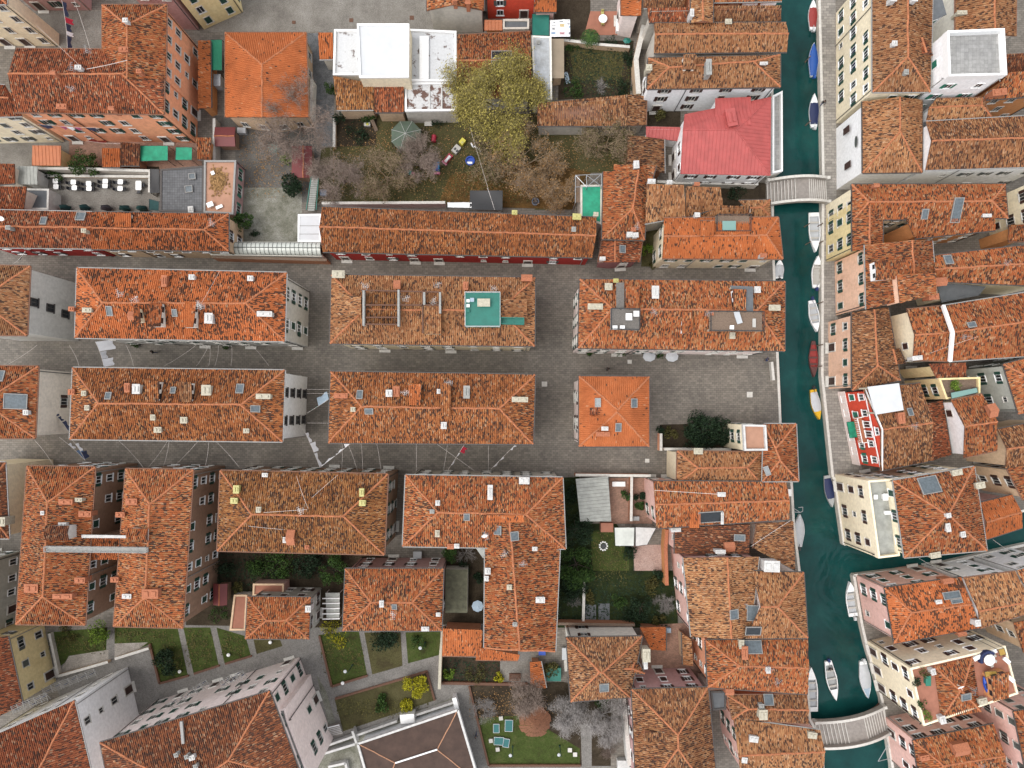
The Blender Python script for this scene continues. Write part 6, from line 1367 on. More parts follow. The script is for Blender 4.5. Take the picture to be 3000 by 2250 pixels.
gw('tan retaining wall along the left lawns', 'a4', [(400, 570), (470, 900)], .8, mat='w_stonegrey')
gw('pale wall below the bare earth of the left lawn', 'a4', [(470, 915), (875, 800)], .9, mat='w_tanwall')
gw('pale wall right of the dark garden path', 'a4', [(930, 775), (1205, 690)], .9, mat='w_tanwall')
gw('brick edging of the lawn left of the big evergreen', 'a4', [(1210, 655), (1290, 975), (1525, 912)], .35, mat='w_brick', cap='wood_brown', th=.2)
gw('brick edging of the second park lawn', 'a4', [(1570, 896), (1775, 830)], .35, mat='w_brick', cap='wood_brown', th=.2)
gw('brick edging of the third park lawn', 'a4', [(1822, 816), (2035, 752)], .35, mat='w_brick', cap='wood_brown', th=.2)
gw('brick edging of the lawn with the lamp', 'b4', [(540, 590), (640, 1000), (930, 912)], .35, mat='w_brick', cap='wood_brown', th=.2)
gw('brick edging of the triangular lawn', 'b4', [(668, 1100), (1410, 878), (1475, 1112)], .35, mat='w_brick', cap='wood_brown', th=.2)
gw('edging wall of the play lawn', 'b4', [(1755, 1000), (1912, 1640), (2660, 1640)], .4, mat='w_brick', cap='wood_brown', th=.2)
gw('low wall between walled bed and play lawn', 'b4', [(1535, 972), (2230, 985)], .6, mat='w_brick', cap='wood_brown')
gw('grey wall at the edge of the lawn garden', 'c4', [(640, 150), (632, 500)], 1.0, mat='w_greygreen')
gw('rust coped wall at the top of the hipped garden house', 'c4', [(430, 490), (1050, 500)], 2.0, mat='w_brick', cap='wood')
gw('dark mossy wall left of the four-sided roof', 'c4', [(960, 1100), (1010, 1640)], 3.0, mat='w_grey', th=.5)
gw('yard wall between café yard houses and gravel yard', 'a1', [(1735, 960), (1735, 1300)], 2.0, mat='w_stonegrey')
gw('white wall beside the terracotta strip, gravel yard', 'b1', [(480, 640), (470, 960)], 2.2, mat='w_offwhite')
gw('edge wall of the school garden along the lane', 'b1', [(662, 960), (660, 1190)], 1.0, mat='w_tanwall')
gw('dark wall behind the long crimson house', 'b2', [(560, 125), (1560, 120)], 2.2, mat='w_grey')
gw('brick pillars and wall beside the corrugated roof', 'c3', [(1025, 800), (1020, 1180)], 1.8, mat='w_brick')
gw('street wall with white pillars beside the corrugated roof', 'c3', [(570, 806), (1180, 812)], 2.2, mat='w_brick', cap='stone')
gw('white gate wall of the forecourt between the two lines', 'b4', [(1196, 1265), (1310, 1255)], 2.0, mat='white', cap='white', th=1.2)
# quay-side parapet pieces on the square
for i, (x0, y0, x1, y1, lab) in enumerate(((2160, 1410, 2175, 1560, 'stone balustrade at the canal landing, upper piece'),)):
    gw(lab, 'c2', [(x0, y0), (x1, y1)], .9, mat='stone', name='balustrade', cat='balustrade')
# ---------------------------------------------------------------- green tarps, roofs of cloth
def canopy(label, c, pts, h, mat, name='tarpaulin', cat='tarpaulin', sag=.12, posts=True, group=None):
    P = [W(c, x, y, h) for x, y in pts]; r = empty(name, Vector((P[0].x, P[0].y, 0)), label, cat, group); n = 8; vs = []
    for i in range(n + 1):
        for j in range(n + 1):
            u, v = i / n, j / n; p = P[0] * (1 - u) * (1 - v) + P[1] * u * (1 - v) + P[2] * u * v + P[3] * (1 - u) * v
            vs.append(p - Vector((0, 0, sag * math.sin(math.pi * u) * math.sin(math.pi * v) + .03 * math.sin(7 * u + 3 * v))))
    mb = MB(); mb.add(vs, [(i * (n + 1) + j, (i + 1) * (n + 1) + j, (i + 1) * (n + 1) + j + 1, i * (n + 1) + j + 1) for i in range(n) for j in range(n)])
    cl = mb.build('cloth', mat, r, smooth=True)
    fr = MB()
    for a, b in zip(P, P[1:] + P[:1]): fr.bar(a, b, .05, .05)
    if posts:
        for p in P: fr.tube(Vector((p.x, p.y, 0)), p, .035, 6)
    fr.build('frame', 'iron', r); return r, P
canopy('larger green mesh tarpaulin over the small back yard', 'a1', [(1136, 1180), (1360, 1182), (1360, 1300), (1136, 1306)], 2.6, 'green_mesh')
canopy('smaller green mesh tarpaulin over the small back yard', 'a1', [(1424, 1192), (1556, 1194), (1554, 1296), (1420, 1296)], 2.6, 'green_mesh')
canopy('narrow green awning beside the terracotta lean-to', 'a1', [(1708, 322), (1800, 322), (1798, 570), (1716, 568)], 2.8, 'awning_green', 'awning', 'awning')
canopy('teal tarpaulin above the printed banner garden', 'c1', [(220, 112), (358, 112), (356, 290), (218, 286)], 2.8, 'teal')
r_, P_ = canopy('white banner printed with small sponsor marks, stretched as a roof', 'c1', [(362, 162), (526, 156), (528, 298), (360, 300)], 2.7, 'white', 'printed_banner', 'banner', sag=.05)
for k, (n_, c_) in enumerate((('mark_grey', (.25, .26, .28)), ('mark_gold', (.62, .42, .08)), ('mark_red', (.5, .16, .2)), ('mark_blue', (.18, .36, .6)), ('mark_dark', (.05, .05, .12)))): plain(n_, c_, .6, .05)
def bmark(u, v, w, h_, mat, bars=3):
    p = P_[0] * (1 - u) * (1 - v) + P_[1] * u * (1 - v) + P_[2] * u * v + P_[3] * (1 - u) * v; mb = MB(); L = (P_[1] - P_[0]).length; Hh = (P_[3] - P_[0]).length
    for i in range(bars): mb.box(p + Vector((0, (i - (bars - 1) / 2) * -h_ * Hh / bars, .06)), (w * L * (1 - .18 * (i % 2)), h_ * Hh / bars * .55, .015))
    mb.build('printed_mark', mat, r_)
for a in ((.57, .12, .22, .09, 'mark_grey', 2), (.60, .34, .24, .17, 'mark_gold', 3), (.60, .80, .26, .13, 'mark_red', 3), (.18, .52, .14, .12, 'mark_grey', 3), (.18, .78, .22, .14, 'mark_blue', 3), (.22, .16, .10, .07, 'mark_grey', 2), (.2, .33, .2, .04, 'mark_grey', 1), (.9, .10, .10, .05, 'mark_grey', 2), (.91, .27, .12, .06, 'mark_dark', 2), (.95, .45, .07, .1, 'mark_blue', 2), (.95, .8, .08, .16, 'mark_dark', 3)): bmark(*a)
canopy('dark shade net behind the long crimson house', 'b1', [(1762, 1545), (2024, 1545), (2022, 1700), (1760, 1695)], 3.2, 'black_rubber', 'shade_net', 'shade net')
canopy('white sheet roof behind the long crimson house', 'b2', [(1576, 118), (1776, 118), (1774, 165), (1578, 160)], 3.2, 'white', 'awning', 'awning', sag=.04)
canopy('bright green awning on the red house', 'd3', [(775, 378), (838, 372), (868, 500), (800, 508)], 3.4, 'green_mesh', 'awning', 'awning', posts=False)
canopy('pale green awning on the planted terrace', 'd3', [(1618, 140), (1832, 98), (1838, 138), (1625, 188)], 9.6, 'leaf_agave', 'awning', 'awning')
canopy('orange and yellow awning at the edge of the terracotta roof deck', 'd4', [(2000, 700), (2050, 688), (2068, 740), (2018, 752)], 12.9, 'ochre_cloth', 'awning', 'awning')
# scaffold
r = empty('scaffold', W('c1', 680, 1450, 0), 'metal scaffold poles above the green netting', 'scaffold'); mb = MB(); P = lambda x, y, z: W('c1', x, y, z)
for x, y in ((570, 1420), (660, 1420), (780, 1410), (570, 1515), (660, 1515), (782, 1510), (568, 1640)): mb.tube(Vector((*P(x, y, 6.5).xy, 0)), P(x, y, 6.5), .05, 6)
for a, b in (((570, 1420), (780, 1410)), ((570, 1515), (782, 1510)), ((570, 1420), (570, 1515)), ((660, 1420), (660, 1515)), ((780, 1410), (782, 1510)), ((570, 1420), (660, 1515)), ((660, 1515), (780, 1410)), ((660, 1420), (782, 1510)), ((570, 1515), (568, 1640))):
    for z in (6.4, 4.2): mb.tube(P(*a, z), P(*b, z), .045, 5)
mb.build('poles', 'alu', r); mb = MB(); mb.prism([P(575, 1640, 4), P(605, 1640, 4), P(605, 1420, 4), P(575, 1420, 4)], 3.9, 4.0); mb.build('plank', 'wood', r)
# glass corridor (barrel vault)
r = empty('glass_corridor', W('b2', 110, 495, 0), 'barrel-vaulted translucent corridor linking the two long houses', 'corridor')
A_, B_ = [W('b2', x, y, 3.2) for x, y in ((-348, 445), (556, 445))], [W('b2', x, y, 3.2) for x, y in ((-345, 535), (560, 548))]
mb = MB(); rb = MB(); n, k = 8, 26; vs = []
for i in range(k + 1):
    for j in range(n + 1):
        u, t = i / k, j / n; a = A_[0].lerp(A_[1], u); b = B_[0].lerp(B_[1], u); vs.append(a.lerp(b, .5 - .5 * math.cos(math.pi * t)) + Vector((0, 0, .75 * math.sin(math.pi * t))))
mb.add(vs, [(i * (n + 1) + j, (i + 1) * (n + 1) + j, (i + 1) * (n + 1) + j + 1, i * (n + 1) + j + 1) for i in range(k) for j in range(n)]); mb.build('vault', 'glassroof', r, smooth=True)
for i in range(k + 1):
    for j in range(n): rb.bar(vs[i * (n + 1) + j] + Vector((0, 0, .03)), vs[i * (n + 1) + j + 1] + Vector((0, 0, .03)), .06, .05)
for j in (0, 4, 8):
    rb.bar(vs[j] + Vector((0, 0, .04)), vs[k * (n + 1) + j] + Vector((0, 0, .04)), .1, .07)
rb.build('glazing_bars', 'shutter_grey', r); mb = MB()
for a, b in ((A_[0], A_[1]), (B_[0], B_[1])): mb.bar(Vector((a.x, a.y, 1.6)), Vector((b.x, b.y, 1.6)), .25, 3.1)
mb.build('wall', 'w_offwhite', r)
# pergola roofs and carport and corrugated roof
canopy('translucent pergola roof left of two above the lawn', 'c3', [(885, 1232), (1048, 1232), (1042, 1382), (892, 1380)], 2.6, 'glassroof', 'pergola', 'pergola', sag=0)
canopy('translucent pergola roof right of two above the lawn', 'c3', [(1056, 1228), (1222, 1236), (1150, 1372), (1056, 1382)], 2.6, 'white_dirty', 'pergola', 'pergola', sag=0)
b = H('corrugated grey sheet roof over the long shed by the square', 'c3', [(572, 838), (834, 818), (860, 1182), (608, 1182)], 2.8, 's3', 'corr_grey', 'stonegrey', rise=.3, win=None, name='shed', cat='shed')
r = empty('carport', W('b4', 640, 370, 0), 'grey carport roof with white beams between two garden houses', 'carport')
mb = MB(); mb.prism([W('b4', *p, 2.4) for p in ((590, 240), (705, 240), (702, 455), (600, 455))], 2.3, 2.4); mb.build('roof', 'corr_grey', r)
mb = MB()
for y in (286, 326, 368, 410, 452): mb.bar(W('b4', 566, y, 2.5), W('b4', 706, y - 3, 2.5), .14, .16)
mb.build('beam', 'white', r); mb = MB()
for p in ((592, 245), (702, 245), (600, 450), (700, 450)): mb.tube(Vector((*W('b4', *p, 2.3).xy, 0)), W('b4', *p, 2.3), .05, 6)
mb.build('post', 'white', r)
# steps at the pink building
r = empty('garden_steps', W('b4', 650, 1350, 0), 'flight of white edged steps below the pale pink building', 'steps'); mb = MB(); ed = MB()
for i in range(6):
    t = i / 5; a = W('b4', 562 + 12 * t, 1330 + 80 * t, 0); b = W('b4', 715 + 16 * t, 1292 + 80 * t, 0); mb.bar(a + Vector((0, 0, .08 * (6 - i))), b + Vector((0, 0, .08 * (6 - i))), .34, .16 * (6 - i) + .02); ed.bar(a + Vector((0, .1, .16 * (6 - i) + .02)), b + Vector((0, .1, .16 * (6 - i) + .02)), .13, .05)
mb.build('steps', 'bridge_tread', r); ed.build('step_edge', 'white', r)
# ---------------------------------------------------------------- café tables, chairs
plain('chair_dark', (.03, .032, .04), .6); plain('tabletop', (.80, .80, .79), .5, .03)
def table(label, c, x, y, w, l, rz=0, mat='tabletop', round_=False, group=None, leg='iron'):
    p = W(c, x, y, .75); r = empty('table', Vector((p.x, p.y, 0)), label, 'table', group); mb = MB()
    if round_: mb.tube(Vector((p.x, p.y, .71)), Vector((p.x, p.y, .75)), w / 2, 20)
    else:
        k = .12; P = [Vector((sx * (w / 2 - (k if i else 0)), sy * (l / 2 - (0 if i else k)), 0)) for sx, sy, i in ((-1, -1, 1), (1, -1, 1), (1, -1, 0), (1, 1, 0), (1, 1, 1), (-1, 1, 1), (-1, 1, 0), (-1, -1, 0))]
        M = Matrix.Translation((p.x, p.y, 0)) @ Matrix.Rotation(rz, 4, 'Z'); mb.prism([M @ q for q in P], .71, .75)
    mb.build('tabletop', mat, r)
    lg = MB(); lg.tube(Vector((p.x, p.y, 0)), Vector((p.x, p.y, .71)), .05, 8); lg.tube(Vector((p.x, p.y, 0)), Vector((p.x, p.y, .03)), .24, 10); lg.build('pedestal', leg, r)
def chair(label, c, x, y, a, mat='chair_dark', group=None):
    p = W(c, x, y, .5); r = empty('chair', Vector((p.x, p.y, 0)), label, 'chair', group); M = Matrix.Translation((p.x, p.y, 0)) @ Matrix.Rotation(a, 4, 'Z')
    mb = MB(); mb.box(None, (.44, .44, .05), M=M @ Matrix.Translation((0, 0, .45))); mb.build('seat', mat, r)
    mb = MB(); mb.box(None, (.06, .42, .42), M=M @ Matrix.Translation((-.23, 0, .70)) @ Matrix.Rotation(-.15, 4, 'Y')); mb.build('backrest', mat, r)
    for sx in (-.18, .18):
        for sy in (-.18, .18):
            mb = MB(); mb.tube(M @ Vector((sx, sy, .44)), M @ Vector((sx * 1.15, sy * 1.15, 0)), .022, 5); mb.build('leg', mat, r)
TP = ['first', 'second', 'third', 'fourth', 'fifth']
for i, (x, y, y2) in enumerate(((448, 1466, 1511), (593, 1475, 1520), (717, 1486, 1526), (852, 1468, 1504), (974, 1472, 1526))):
    for q, yy in enumerate((y, y2)):
        xx = x + q * (4, 8, 3, -2, -2)[i]
        table('white square café table, %s of the %s pair from the left' % (('upper', 'lower')[q], TP[i]), 'a1', xx, yy, .78, .72, 0, group='white café tables')
        if i == 0: sides = ((1, math.pi),)
        else: sides = ((-1, 0), (1, math.pi))
        for sg, a in sides:
            chair('dark café chair %s of the %s table, %s pair' % (('left', '', 'right')[sg + 1], ('upper', 'lower')[q], TP[i]), 'a1', xx + sg * 36, yy + 6, a + rnd.uniform(-.15, .15), group='dark café chairs')
table('long white café table at the right end of the row', 'a1', 1121, 1502, .85, 1.35, group='white café tables')
chair('dark chair right of the long white café table', 'a1', 1163, 1500, math.pi, group='dark café chairs'); chair('dark chair below the long white café table', 'a1', 1122, 1555, math.pi / 2, group='dark café chairs')
# folded parasols along the lower wall of the café yard
plain('parasol_teal', (.012, .062, .062), .8, .2); plain('parasol_grey', (.055, .05, .06), .8, .2)
for i, (x, y) in enumerate(((515, 156), (675, 156), (850, 158), (1000, 160), (1140, 162))):
    p = W('a2', x, y, 1.2); r = empty('folded_parasol', Vector((p.x, p.y, 0)), 'folded %s parasol with loose cloth, %s from the left along the café wall' % (('dark teal', 'dark teal', 'charcoal', 'dark teal', 'dark teal')[i], TP[i]), 'parasol', 'folded parasols in the café yard')
    mb = MB(); rr = random.Random(i); vs = []; n = 14
    for z, k in ((.5, .95), (.9, 1.0), (1.5, .62), (2.1, .12)):
        for j in range(n):
            a = 2 * math.pi * j / n; q = k * (.85 + .22 * math.sin(a * 5 + i)); vs.append(Vector((p.x + math.cos(a) * q * .85, p.y + math.sin(a) * q * .48, z)))
    mb.add(vs, [(l * n + j, l * n + (j + 1) % n, (l + 1) * n + (j + 1) % n, (l + 1) * n + j) for l in range(3) for j in range(n)] + [tuple(range(3 * n, 4 * n))]); mb.build('cloth', 'parasol_grey' if i == 2 else 'parasol_teal', r, smooth=True)
    mb = MB(); mb.tube(Vector((p.x, p.y, 0)), Vector((p.x, p.y, 2.35)), .04, 8); mb.build('pole', 'iron', r); mb = MB(); mb.box(Vector((p.x, p.y, .05)), (.6, .6, .1)); mb.build('base', 'iron', r)
r_ = canopy('dark green awning at the right end of the café yard, lower one', 'a2', [(1208, 90), (1288, 112), (1286, 186), (1206, 180)], 2.4, 'parasol_teal', 'awning', 'awning')
canopy('dark netted lean-to at the right end of the café yard', 'a1', [(1216, 1370), (1290, 1372), (1290, 1560), (1216, 1560)], 2.3, 'black_rubber', 'lean_to', 'lean-to')
# octagonal canopy in the school garden
plain('canopy_green', (.085, .115, .082), .8, .15, 1.5)
p = W('b1', 1240, 1090, 3.0); r = empty('garden_canopy', Vector((p.x, p.y, 0)), 'large octagonal grey-green garden canopy', 'canopy'); mb = MB(); rb = MB(); R_ = pxm(126); P = [Vector((p.x + R_ * math.cos(R(22.5 + 45 * i)), p.y + R_ * math.sin(R(22.5 + 45 * i)), 2.5)) for i in range(8)]; ap = Vector((p.x, p.y, 3.5))
for i in range(8): mb.add([P[i], P[(i + 1) % 8], ap, Vector((*P[i].xy, 2.25)), Vector((*P[(i + 1) % 8].xy, 2.25))], [(0, 1, 2), (3, 4, 1, 0)]); rb.bar(P[i] + Vector((0, 0, .03)), ap + Vector((0, 0, .03)), .06, .05)
mb.build('cloth', 'canopy_green', r); rb.build('ribs', 'corr_grey', r); mb = MB()
for q in P: mb.tube(Vector((q.x, q.y, 0)), q, .05, 6)
mb.build('post', 'iron', r)
# play things
for n_, c_ in (('toy_red', (.42, .02, .05)), ('toy_blue', (.012, .07, .42)), ('toy_cyan', (.015, .30, .62)), ('toy_yellow', (.65, .58, .08)), ('toy_pink', (.6, .2, .3)), ('toy_teal', (.01, .3, .3)), ('toy_greyblue', (.16, .2, .27))): plain(n_, c_, .4, .06)
def B3(mb, c, x, y, z, d, rz=0.0): q = W(c, x, y, z); mb.box(Vector((q.x, q.y, z)), d, rz); return mb
mb = MB(); q = W('b1', 1468, 1122, .4); mb.tube(q + Vector((-.05, -.5, 0)), q + Vector((.05, .45, 0)), .36, 16); thing('play_barrel', 'red play barrel lying beside the octagonal canopy', 'toy', 'toy_red', mb)
r = empty('play_cube', W('b1', 1487, 1355, 0), 'bright blue play house cube on the worn grass', 'toy'); B3(MB(), 'b1', 1487, 1350, .6, (1.0, 1.1, 1.2)).build('body', 'toy_cyan', r); B3(MB(), 'b1', 1487, 1350, 1.24, (.5, 1.15, .1)).build('roof_strip', 'toy_blue', r); B3(MB(), 'b1', 1490, 1405, .4, (1.0, .25, .5)).build('step', 'toy_pink', r)
r = empty('play_train', W('b1', 1640, 1220, 0), 'wooden play train with yellow cab, grey wagon and red engine', 'toy'); a = R(50)
B3(MB(), 'b1', 1700, 1152, .5, (.85, .7, .9), a).build('yellow_cab', 'toy_yellow', r); B3(MB(), 'b1', 1698, 1154, .97, (.35, .3, .06), a).build('cab_roof', 'yellow_paint', r)
w_ = B3(MB(), 'b1', 1650, 1212, .35, (1.2, .9, .6), a).build('wagon', 'boat_sand', r)
B3(B3(MB(), 'b1', 1640, 1205, .68, (.35, .25, .1), a), 'b1', 1656, 1222, .68, (.35, .25, .1), a).build('bench', 'iron', w_)
e_ = B3(MB(), 'b1', 1582, 1288, .3, (1.5, .7, .5), a).build('engine', 'toy_red', r); mb = MB(); q = W('b1', 1580, 1288, .75); d_ = Vector((math.cos(a), math.sin(a), 0)); mb.tube(q - d_ * .55, q + d_ * .55, .2, 12); mb.build('boiler', 'boat_white', e_); B3(MB(), 'b1', 1554, 1322, .3, (.25, .9, .4), a).build('buffer', 'toy_pink', e_)
r = empty('spring_toy', W('b1', 1285, 1400, 0), 'small teal and pink ride-on toy', 'toy'); B3(MB(), 'b1', 1272, 1398, .45, (.55, .6, .5)).build('body', 'toy_teal', r); B3(MB(), 'b1', 1303, 1408, .4, (.5, .35, .25), -.6).build('seat', 'toy_pink', r); B3(MB(), 'b1', 1260, 1398, .6, (.12, .6, .5)).build('face', 'white', r)
def tub(label, c, x, y, rad, mat, inn):
    p = W(c, x, y, .5); r = empty('round_tub', Vector((p.x, p.y, 0)), label, 'tub'); mb = MB(); vs = []; n = 20
    for rr_, z in ((rad * .9, 0), (rad, .6), (rad * .82, .6), (rad * .78, .3)): vs += [Vector((p.x + rr_ * math.cos(2 * math.pi * i / n), p.y + rr_ * math.sin(2 * math.pi * i / n), z)) for i in range(n)]
    mb.add(vs, [(k * n + i, k * n + (i + 1) % n, (k + 1) * n + (i + 1) % n, (k + 1) * n + i) for k in range(3) for i in range(n)]); mb.build('tub', mat, r); m2 = MB(); m2.add(vs[60:], [tuple(range(20))]); m2.build('base', inn, r); return r, p
r, p = tub('round blue sandpit tub with a white patch', 'b1', 1762, 1302, .68, 'toy_blue', 'toy_blue'); mb = MB(); mb.box(Vector((p.x - .05, p.y - .3, .45)), (.75, .3, .12)); mb.build('white_lid', 'white', r)
tub('grey-blue round tub under the edge of the yellow willow', 'b1', 1908, 1146, .62, 'toy_greyblue', 'toy_greyblue')
tub('small grey-blue tub at the right of the school garden', 'c1', 108, 1480, .5, 'toy_greyblue', 'toy_greyblue')
tub('grey tub among golden leaves above the crimson house', 'c2', 245, 112, .55, 'toy_greyblue', 'parasol_grey')
r = empty('garden_bench', W('b1', 1420, 1000, 0), 'pale garden bench frame under the flaking roof', 'bench'); mb = MB(); B3(mb, 'b1', 1423, 1000, .45, (1.1, .7, .06)); mb.build('seat', 'boat_sand', r); mb = MB(); B3(mb, 'b1', 1423, 975, .75, (1.1, .08, .5)); mb.build('backrest', 'white_dirty', r)
for k in (-.45, .45):
    mb = MB(); q = W('b1', 1423, 1000, .2); mb.box(Vector((q.x + k, q.y, .2)), (.07, .6, .42)); mb.build('leg', 'boat_sand', r)
r = empty('wooden_climber', W('b1', 980, 1010, 0), 'leaning wooden play frame on the hedge bed', 'play frame'); mb = MB(); mb.bar(W('b1', 965, 970, 1.4), W('b1', 1005, 1060, .2), .5, .06); mb.build('slide', 'wood', r); mb = MB(); B3(mb, 'b1', 930, 1010, .5, (.9, .5, .5)); mb.build('box', 'boat_sand', r); mb = MB(); B3(mb, 'b1', 930, 1005, .8, (.3, .3, .1)); mb.build('lid', 'toy_yellow', r)
mb = MB(); mb.box(None, (.6, 1.7, .05), M=Matrix.Translation(W('c1', 500, 630, .15)) @ Matrix.Rotation(.25, 4, 'Z')); thing('plank', 'pale blue board lying beside the tan lean-to', 'board', 'boat_lightblue', mb)
# green steps and railing west of the crimson house
r = empty('iron_stairs', W('b2', 490, 90, 0), 'teal metal stair running down to the white passage', 'stairs'); mb = MB(); rl = MB()
for i in range(16):
    t = i / 15; q = W('b1', 505 - 30 * t, 1430 + 270 * t, 2.6 - 1.6 * t); mb.box(q, (.95, .26, .05))
mb.build('treads', 'corr_grey', r)
for sx in (-1, 1): rl.bar(W('b1', 505 + sx * 30, 1430, 3.4), W('b1', 475 + sx * 40, 1700, 1.9), .08, .08); rl.bar(W('b1', 505 + sx * 30, 1430, 2.6), W('b1', 475 + sx * 40, 1700, 1.0), .08, .2)
rl.build('railing', 'teal', r)
# brick terrace table
table('white round garden table on the brick terrace', 'c1', 792, 150, 1.25, 1.25, round_=True)
for x, y, a, l in ((788, 102, -math.pi / 2, 'above'), (790, 190, math.pi / 2, 'below')): chair('yellow chair %s the white round garden table' % l, 'c1', x, y, a, mat='yellow_paint')
mb = MB(); B3(mb, 'c1', 912, 215, .5, (.55, 1.7, .9)); r = thing('cabinet', 'white outdoor cabinet against the pink terrace wall', 'cabinet', 'white', mb)
r = empty('sunshade', W('c1', 988, 325, 0), 'small teal sunshade at the corner of the garden', 'parasol'); q = W('c1', 988, 325, 2); mb = MB(); P = [q + Vector((.6 * math.cos(i * math.pi / 3), .45 * math.sin(i * math.pi / 3), -.15)) for i in range(6)]; mb.add(P + [q + Vector((0, 0, .1))], [(i, (i + 1) % 6, 6) for i in range(6)]); mb.build('cloth', 'teal', r); mb = MB(); mb.tube(Vector((q.x, q.y, 0)), q, .03, 6); mb.build('pole', 'iron', r)
# straw parasol in the play lawn
plain('straw', (.20, .085, .045), .95, .45, 9)
p = W('c4', 240, 1290, 2.4); r = empty('straw_parasol', Vector((p.x, p.y, 0)), 'large thatched straw parasol on the play lawn', 'parasol'); mb = MB(); n = 26; rr = random.Random(3)
for k, (r0, z0, r1, z1) in enumerate(((0, 3.4, .8, 3.0), (.75, 3.08, 1.55, 2.5), (1.5, 2.6, 2.3, 2.0))):
    for i in range(n):
        a0, a1 = 2 * math.pi * i / n, 2 * math.pi * (i + .96) / n; w = rr.uniform(-.12, .12)
        mb.add([Vector((p.x + r0 * math.cos(a0), p.y + r0 * math.sin(a0), z0)), Vector((p.x + r0 * math.cos(a1), p.y + r0 * math.sin(a1), z0)), Vector((p.x + (r1 + w) * math.cos(a1), p.y + (r1 + w) * math.sin(a1), z1)), Vector((p.x + (r1 + w) * math.cos(a0), p.y + (r1 + w) * math.sin(a0), z1 + .05))], [(0, 1, 2, 3)])
mb.build('thatch', 'straw', r); mb = MB(); mb.tube(Vector((p.x, p.y, 0)), Vector((p.x, p.y, 3.3)), .09, 8); mb.build('pole', 'wood', r)
# teal loungers / mats
plain('mat_teal', (.01, .13, .13), .6, .08)
for i, (c, x, y, w, l, a, lab) in enumerate((('b4', 1974, 1338, .8, 1.2, 0, 'teal play mat, leftmost of the four on the play lawn'), ('b4', 2076, 1316, 1.05, 1.6, -.03, 'large teal play mat nearest the straw parasol'), ('b4', 1995, 1440, 1.35, 1.05, -.05, 'wide teal play mat under the smaller mats'), ('b4', 2054, 1455, .8, 1.15, -.15, 'rounded teal play mat overlapping the wide mat'))):
    q = W(c, x, y, .3); r = empty('play_mat', Vector((q.x, q.y, 0)), lab, 'play mat', 'teal mats on the play lawn'); mb = MB(); mb.box(Vector((q.x, q.y, .3 + .02 * i)), (w, l, .06), a); mb.build('mat', 'mat_teal', r); mb = MB()
    for sx in (-1, 1): mb.box(Vector((q.x, q.y, .3 + .02 * i)) + Matrix.Rotation(a, 3, 'Z') @ Vector((sx * (w / 2 + .03), 0, 0)), (.06, l + .1, .1), a)
    for sy in (-1, 1): mb.box(Vector((q.x, q.y, .3 + .02 * i)) + Matrix.Rotation(a, 3, 'Z') @ Vector((0, sy * (l / 2 + .03), 0)), (w, .06, .1), a)
    mb.build('rim', 'boat_palegrey', r); mb = MB()
    for sx in (-.8, .8):
        for sy in (-.8, .8): v = Matrix.Rotation(a, 3, 'Z') @ Vector((sx * w / 2, sy * l / 2, 0)); mb.tube(Vector((q.x + v.x, q.y + v.y, 0)), Vector((q.x + v.x, q.y + v.y, .28)), .03, 5)
    mb.build('feet', 'boat_palegrey', r)
for x, y, l in ((1930, 1438, 'left of the teal mats'), (1985, 1508, 'below the teal mats'), (2012, 1256, 'above the teal mats')):
    mb = MB(); q = W('b4', x, y, .4); mb.box(Vector((q.x, q.y, .22)), (.5, .5, .44), .1); mb.box(Vector((q.x, q.y, .47)), (.56, .56, .06), .1); thing('stool', 'pale wooden stool %s' % l, 'stool', 'boat_sand', mb)
for c, x, y, l in (('c4', 524, 1514, 'pale square slab at the lower right of the play lawn'), ('c4', 566, 1550, 'grey square slab below the pale one on the play lawn')):
    mb = MB(); q = W(c, x, y, .2); mb.box(Vector((q.x, q.y, .2)), (.6, .6, .1)); mb.box(Vector((q.x, q.y, .12)), (.5, .5, .14)); thing('stone_slab', l, 'slab', 'stone', mb)
# lamp posts
def lamp(label, c, x, y, h=3.6):
    q = W(c, x, y, h); r = empty('street_lamp', Vector((q.x, q.y, 0)), label, 'street lamp', 'dark green park lamps'); mb = MB(); o = Vector((q.x, q.y, 0)); mb.tube(o, o + Vector((0, 0, h)), .07, 8, .045); mb.tube(o, o + Vector((0, 0, .5)), .12, 8); mb.bar(o + Vector((0, 0, h)), o + Vector((-.35, .25, h + .1)), .06, .06); mb.build('post', 'shutter_green', r); mb = MB(); mb.tube(o + Vector((-.35, .25, h - .25)), o + Vector((-.35, .25, h + .12)), .14, 8, .2); mb.tube(o + Vector((-.35, .25, h + .12)), o + Vector((-.35, .25, h + .2)), .24, 8, .05); mb.build('lantern', 'boat_palegrey', r)
lamp('park lamp on the lawn with brick edging', 'b4', 770, 890); lamp('park lamp below the red-brown house', 'b4', 1378, 700); lamp('lamp post at the lower left of the play lawn', 'c4', 62, 1570); lamp('lamp post at the lower middle of the play lawn', 'c4', 455, 1565)
for c, x, y, l in (('a4', 1456, 876, 'round white garden light in the lawn beside the evergreen'), ('a4', 1852, 742, 'round white garden light in the third park lawn'), ('b4', 730, 970, 'round white garden light at the corner of the lamp lawn'), ('a4', 2190, 640, 'round white garden light in the small lawn')):
    q = W(c, x, y, .4); r = empty('garden_light', Vector((q.x, q.y, 0)), l, 'garden light', 'round garden lights'); mb = MB(); o = Vector((q.x, q.y, 0)); mb.tube(o, o + Vector((0, 0, .35)), .05, 6); mb.build('stem', 'iron', r); mb = MB()
    for z0, z1, r0, r1 in ((.33, .42, .12, .25), (.42, .55, .25, .25), (.55, .64, .25, .1)): mb.tube(o + Vector((0, 0, z0)), o + Vector((0, 0, z1)), r0, 12, r1)
    mb.build('globe', 'white', r)
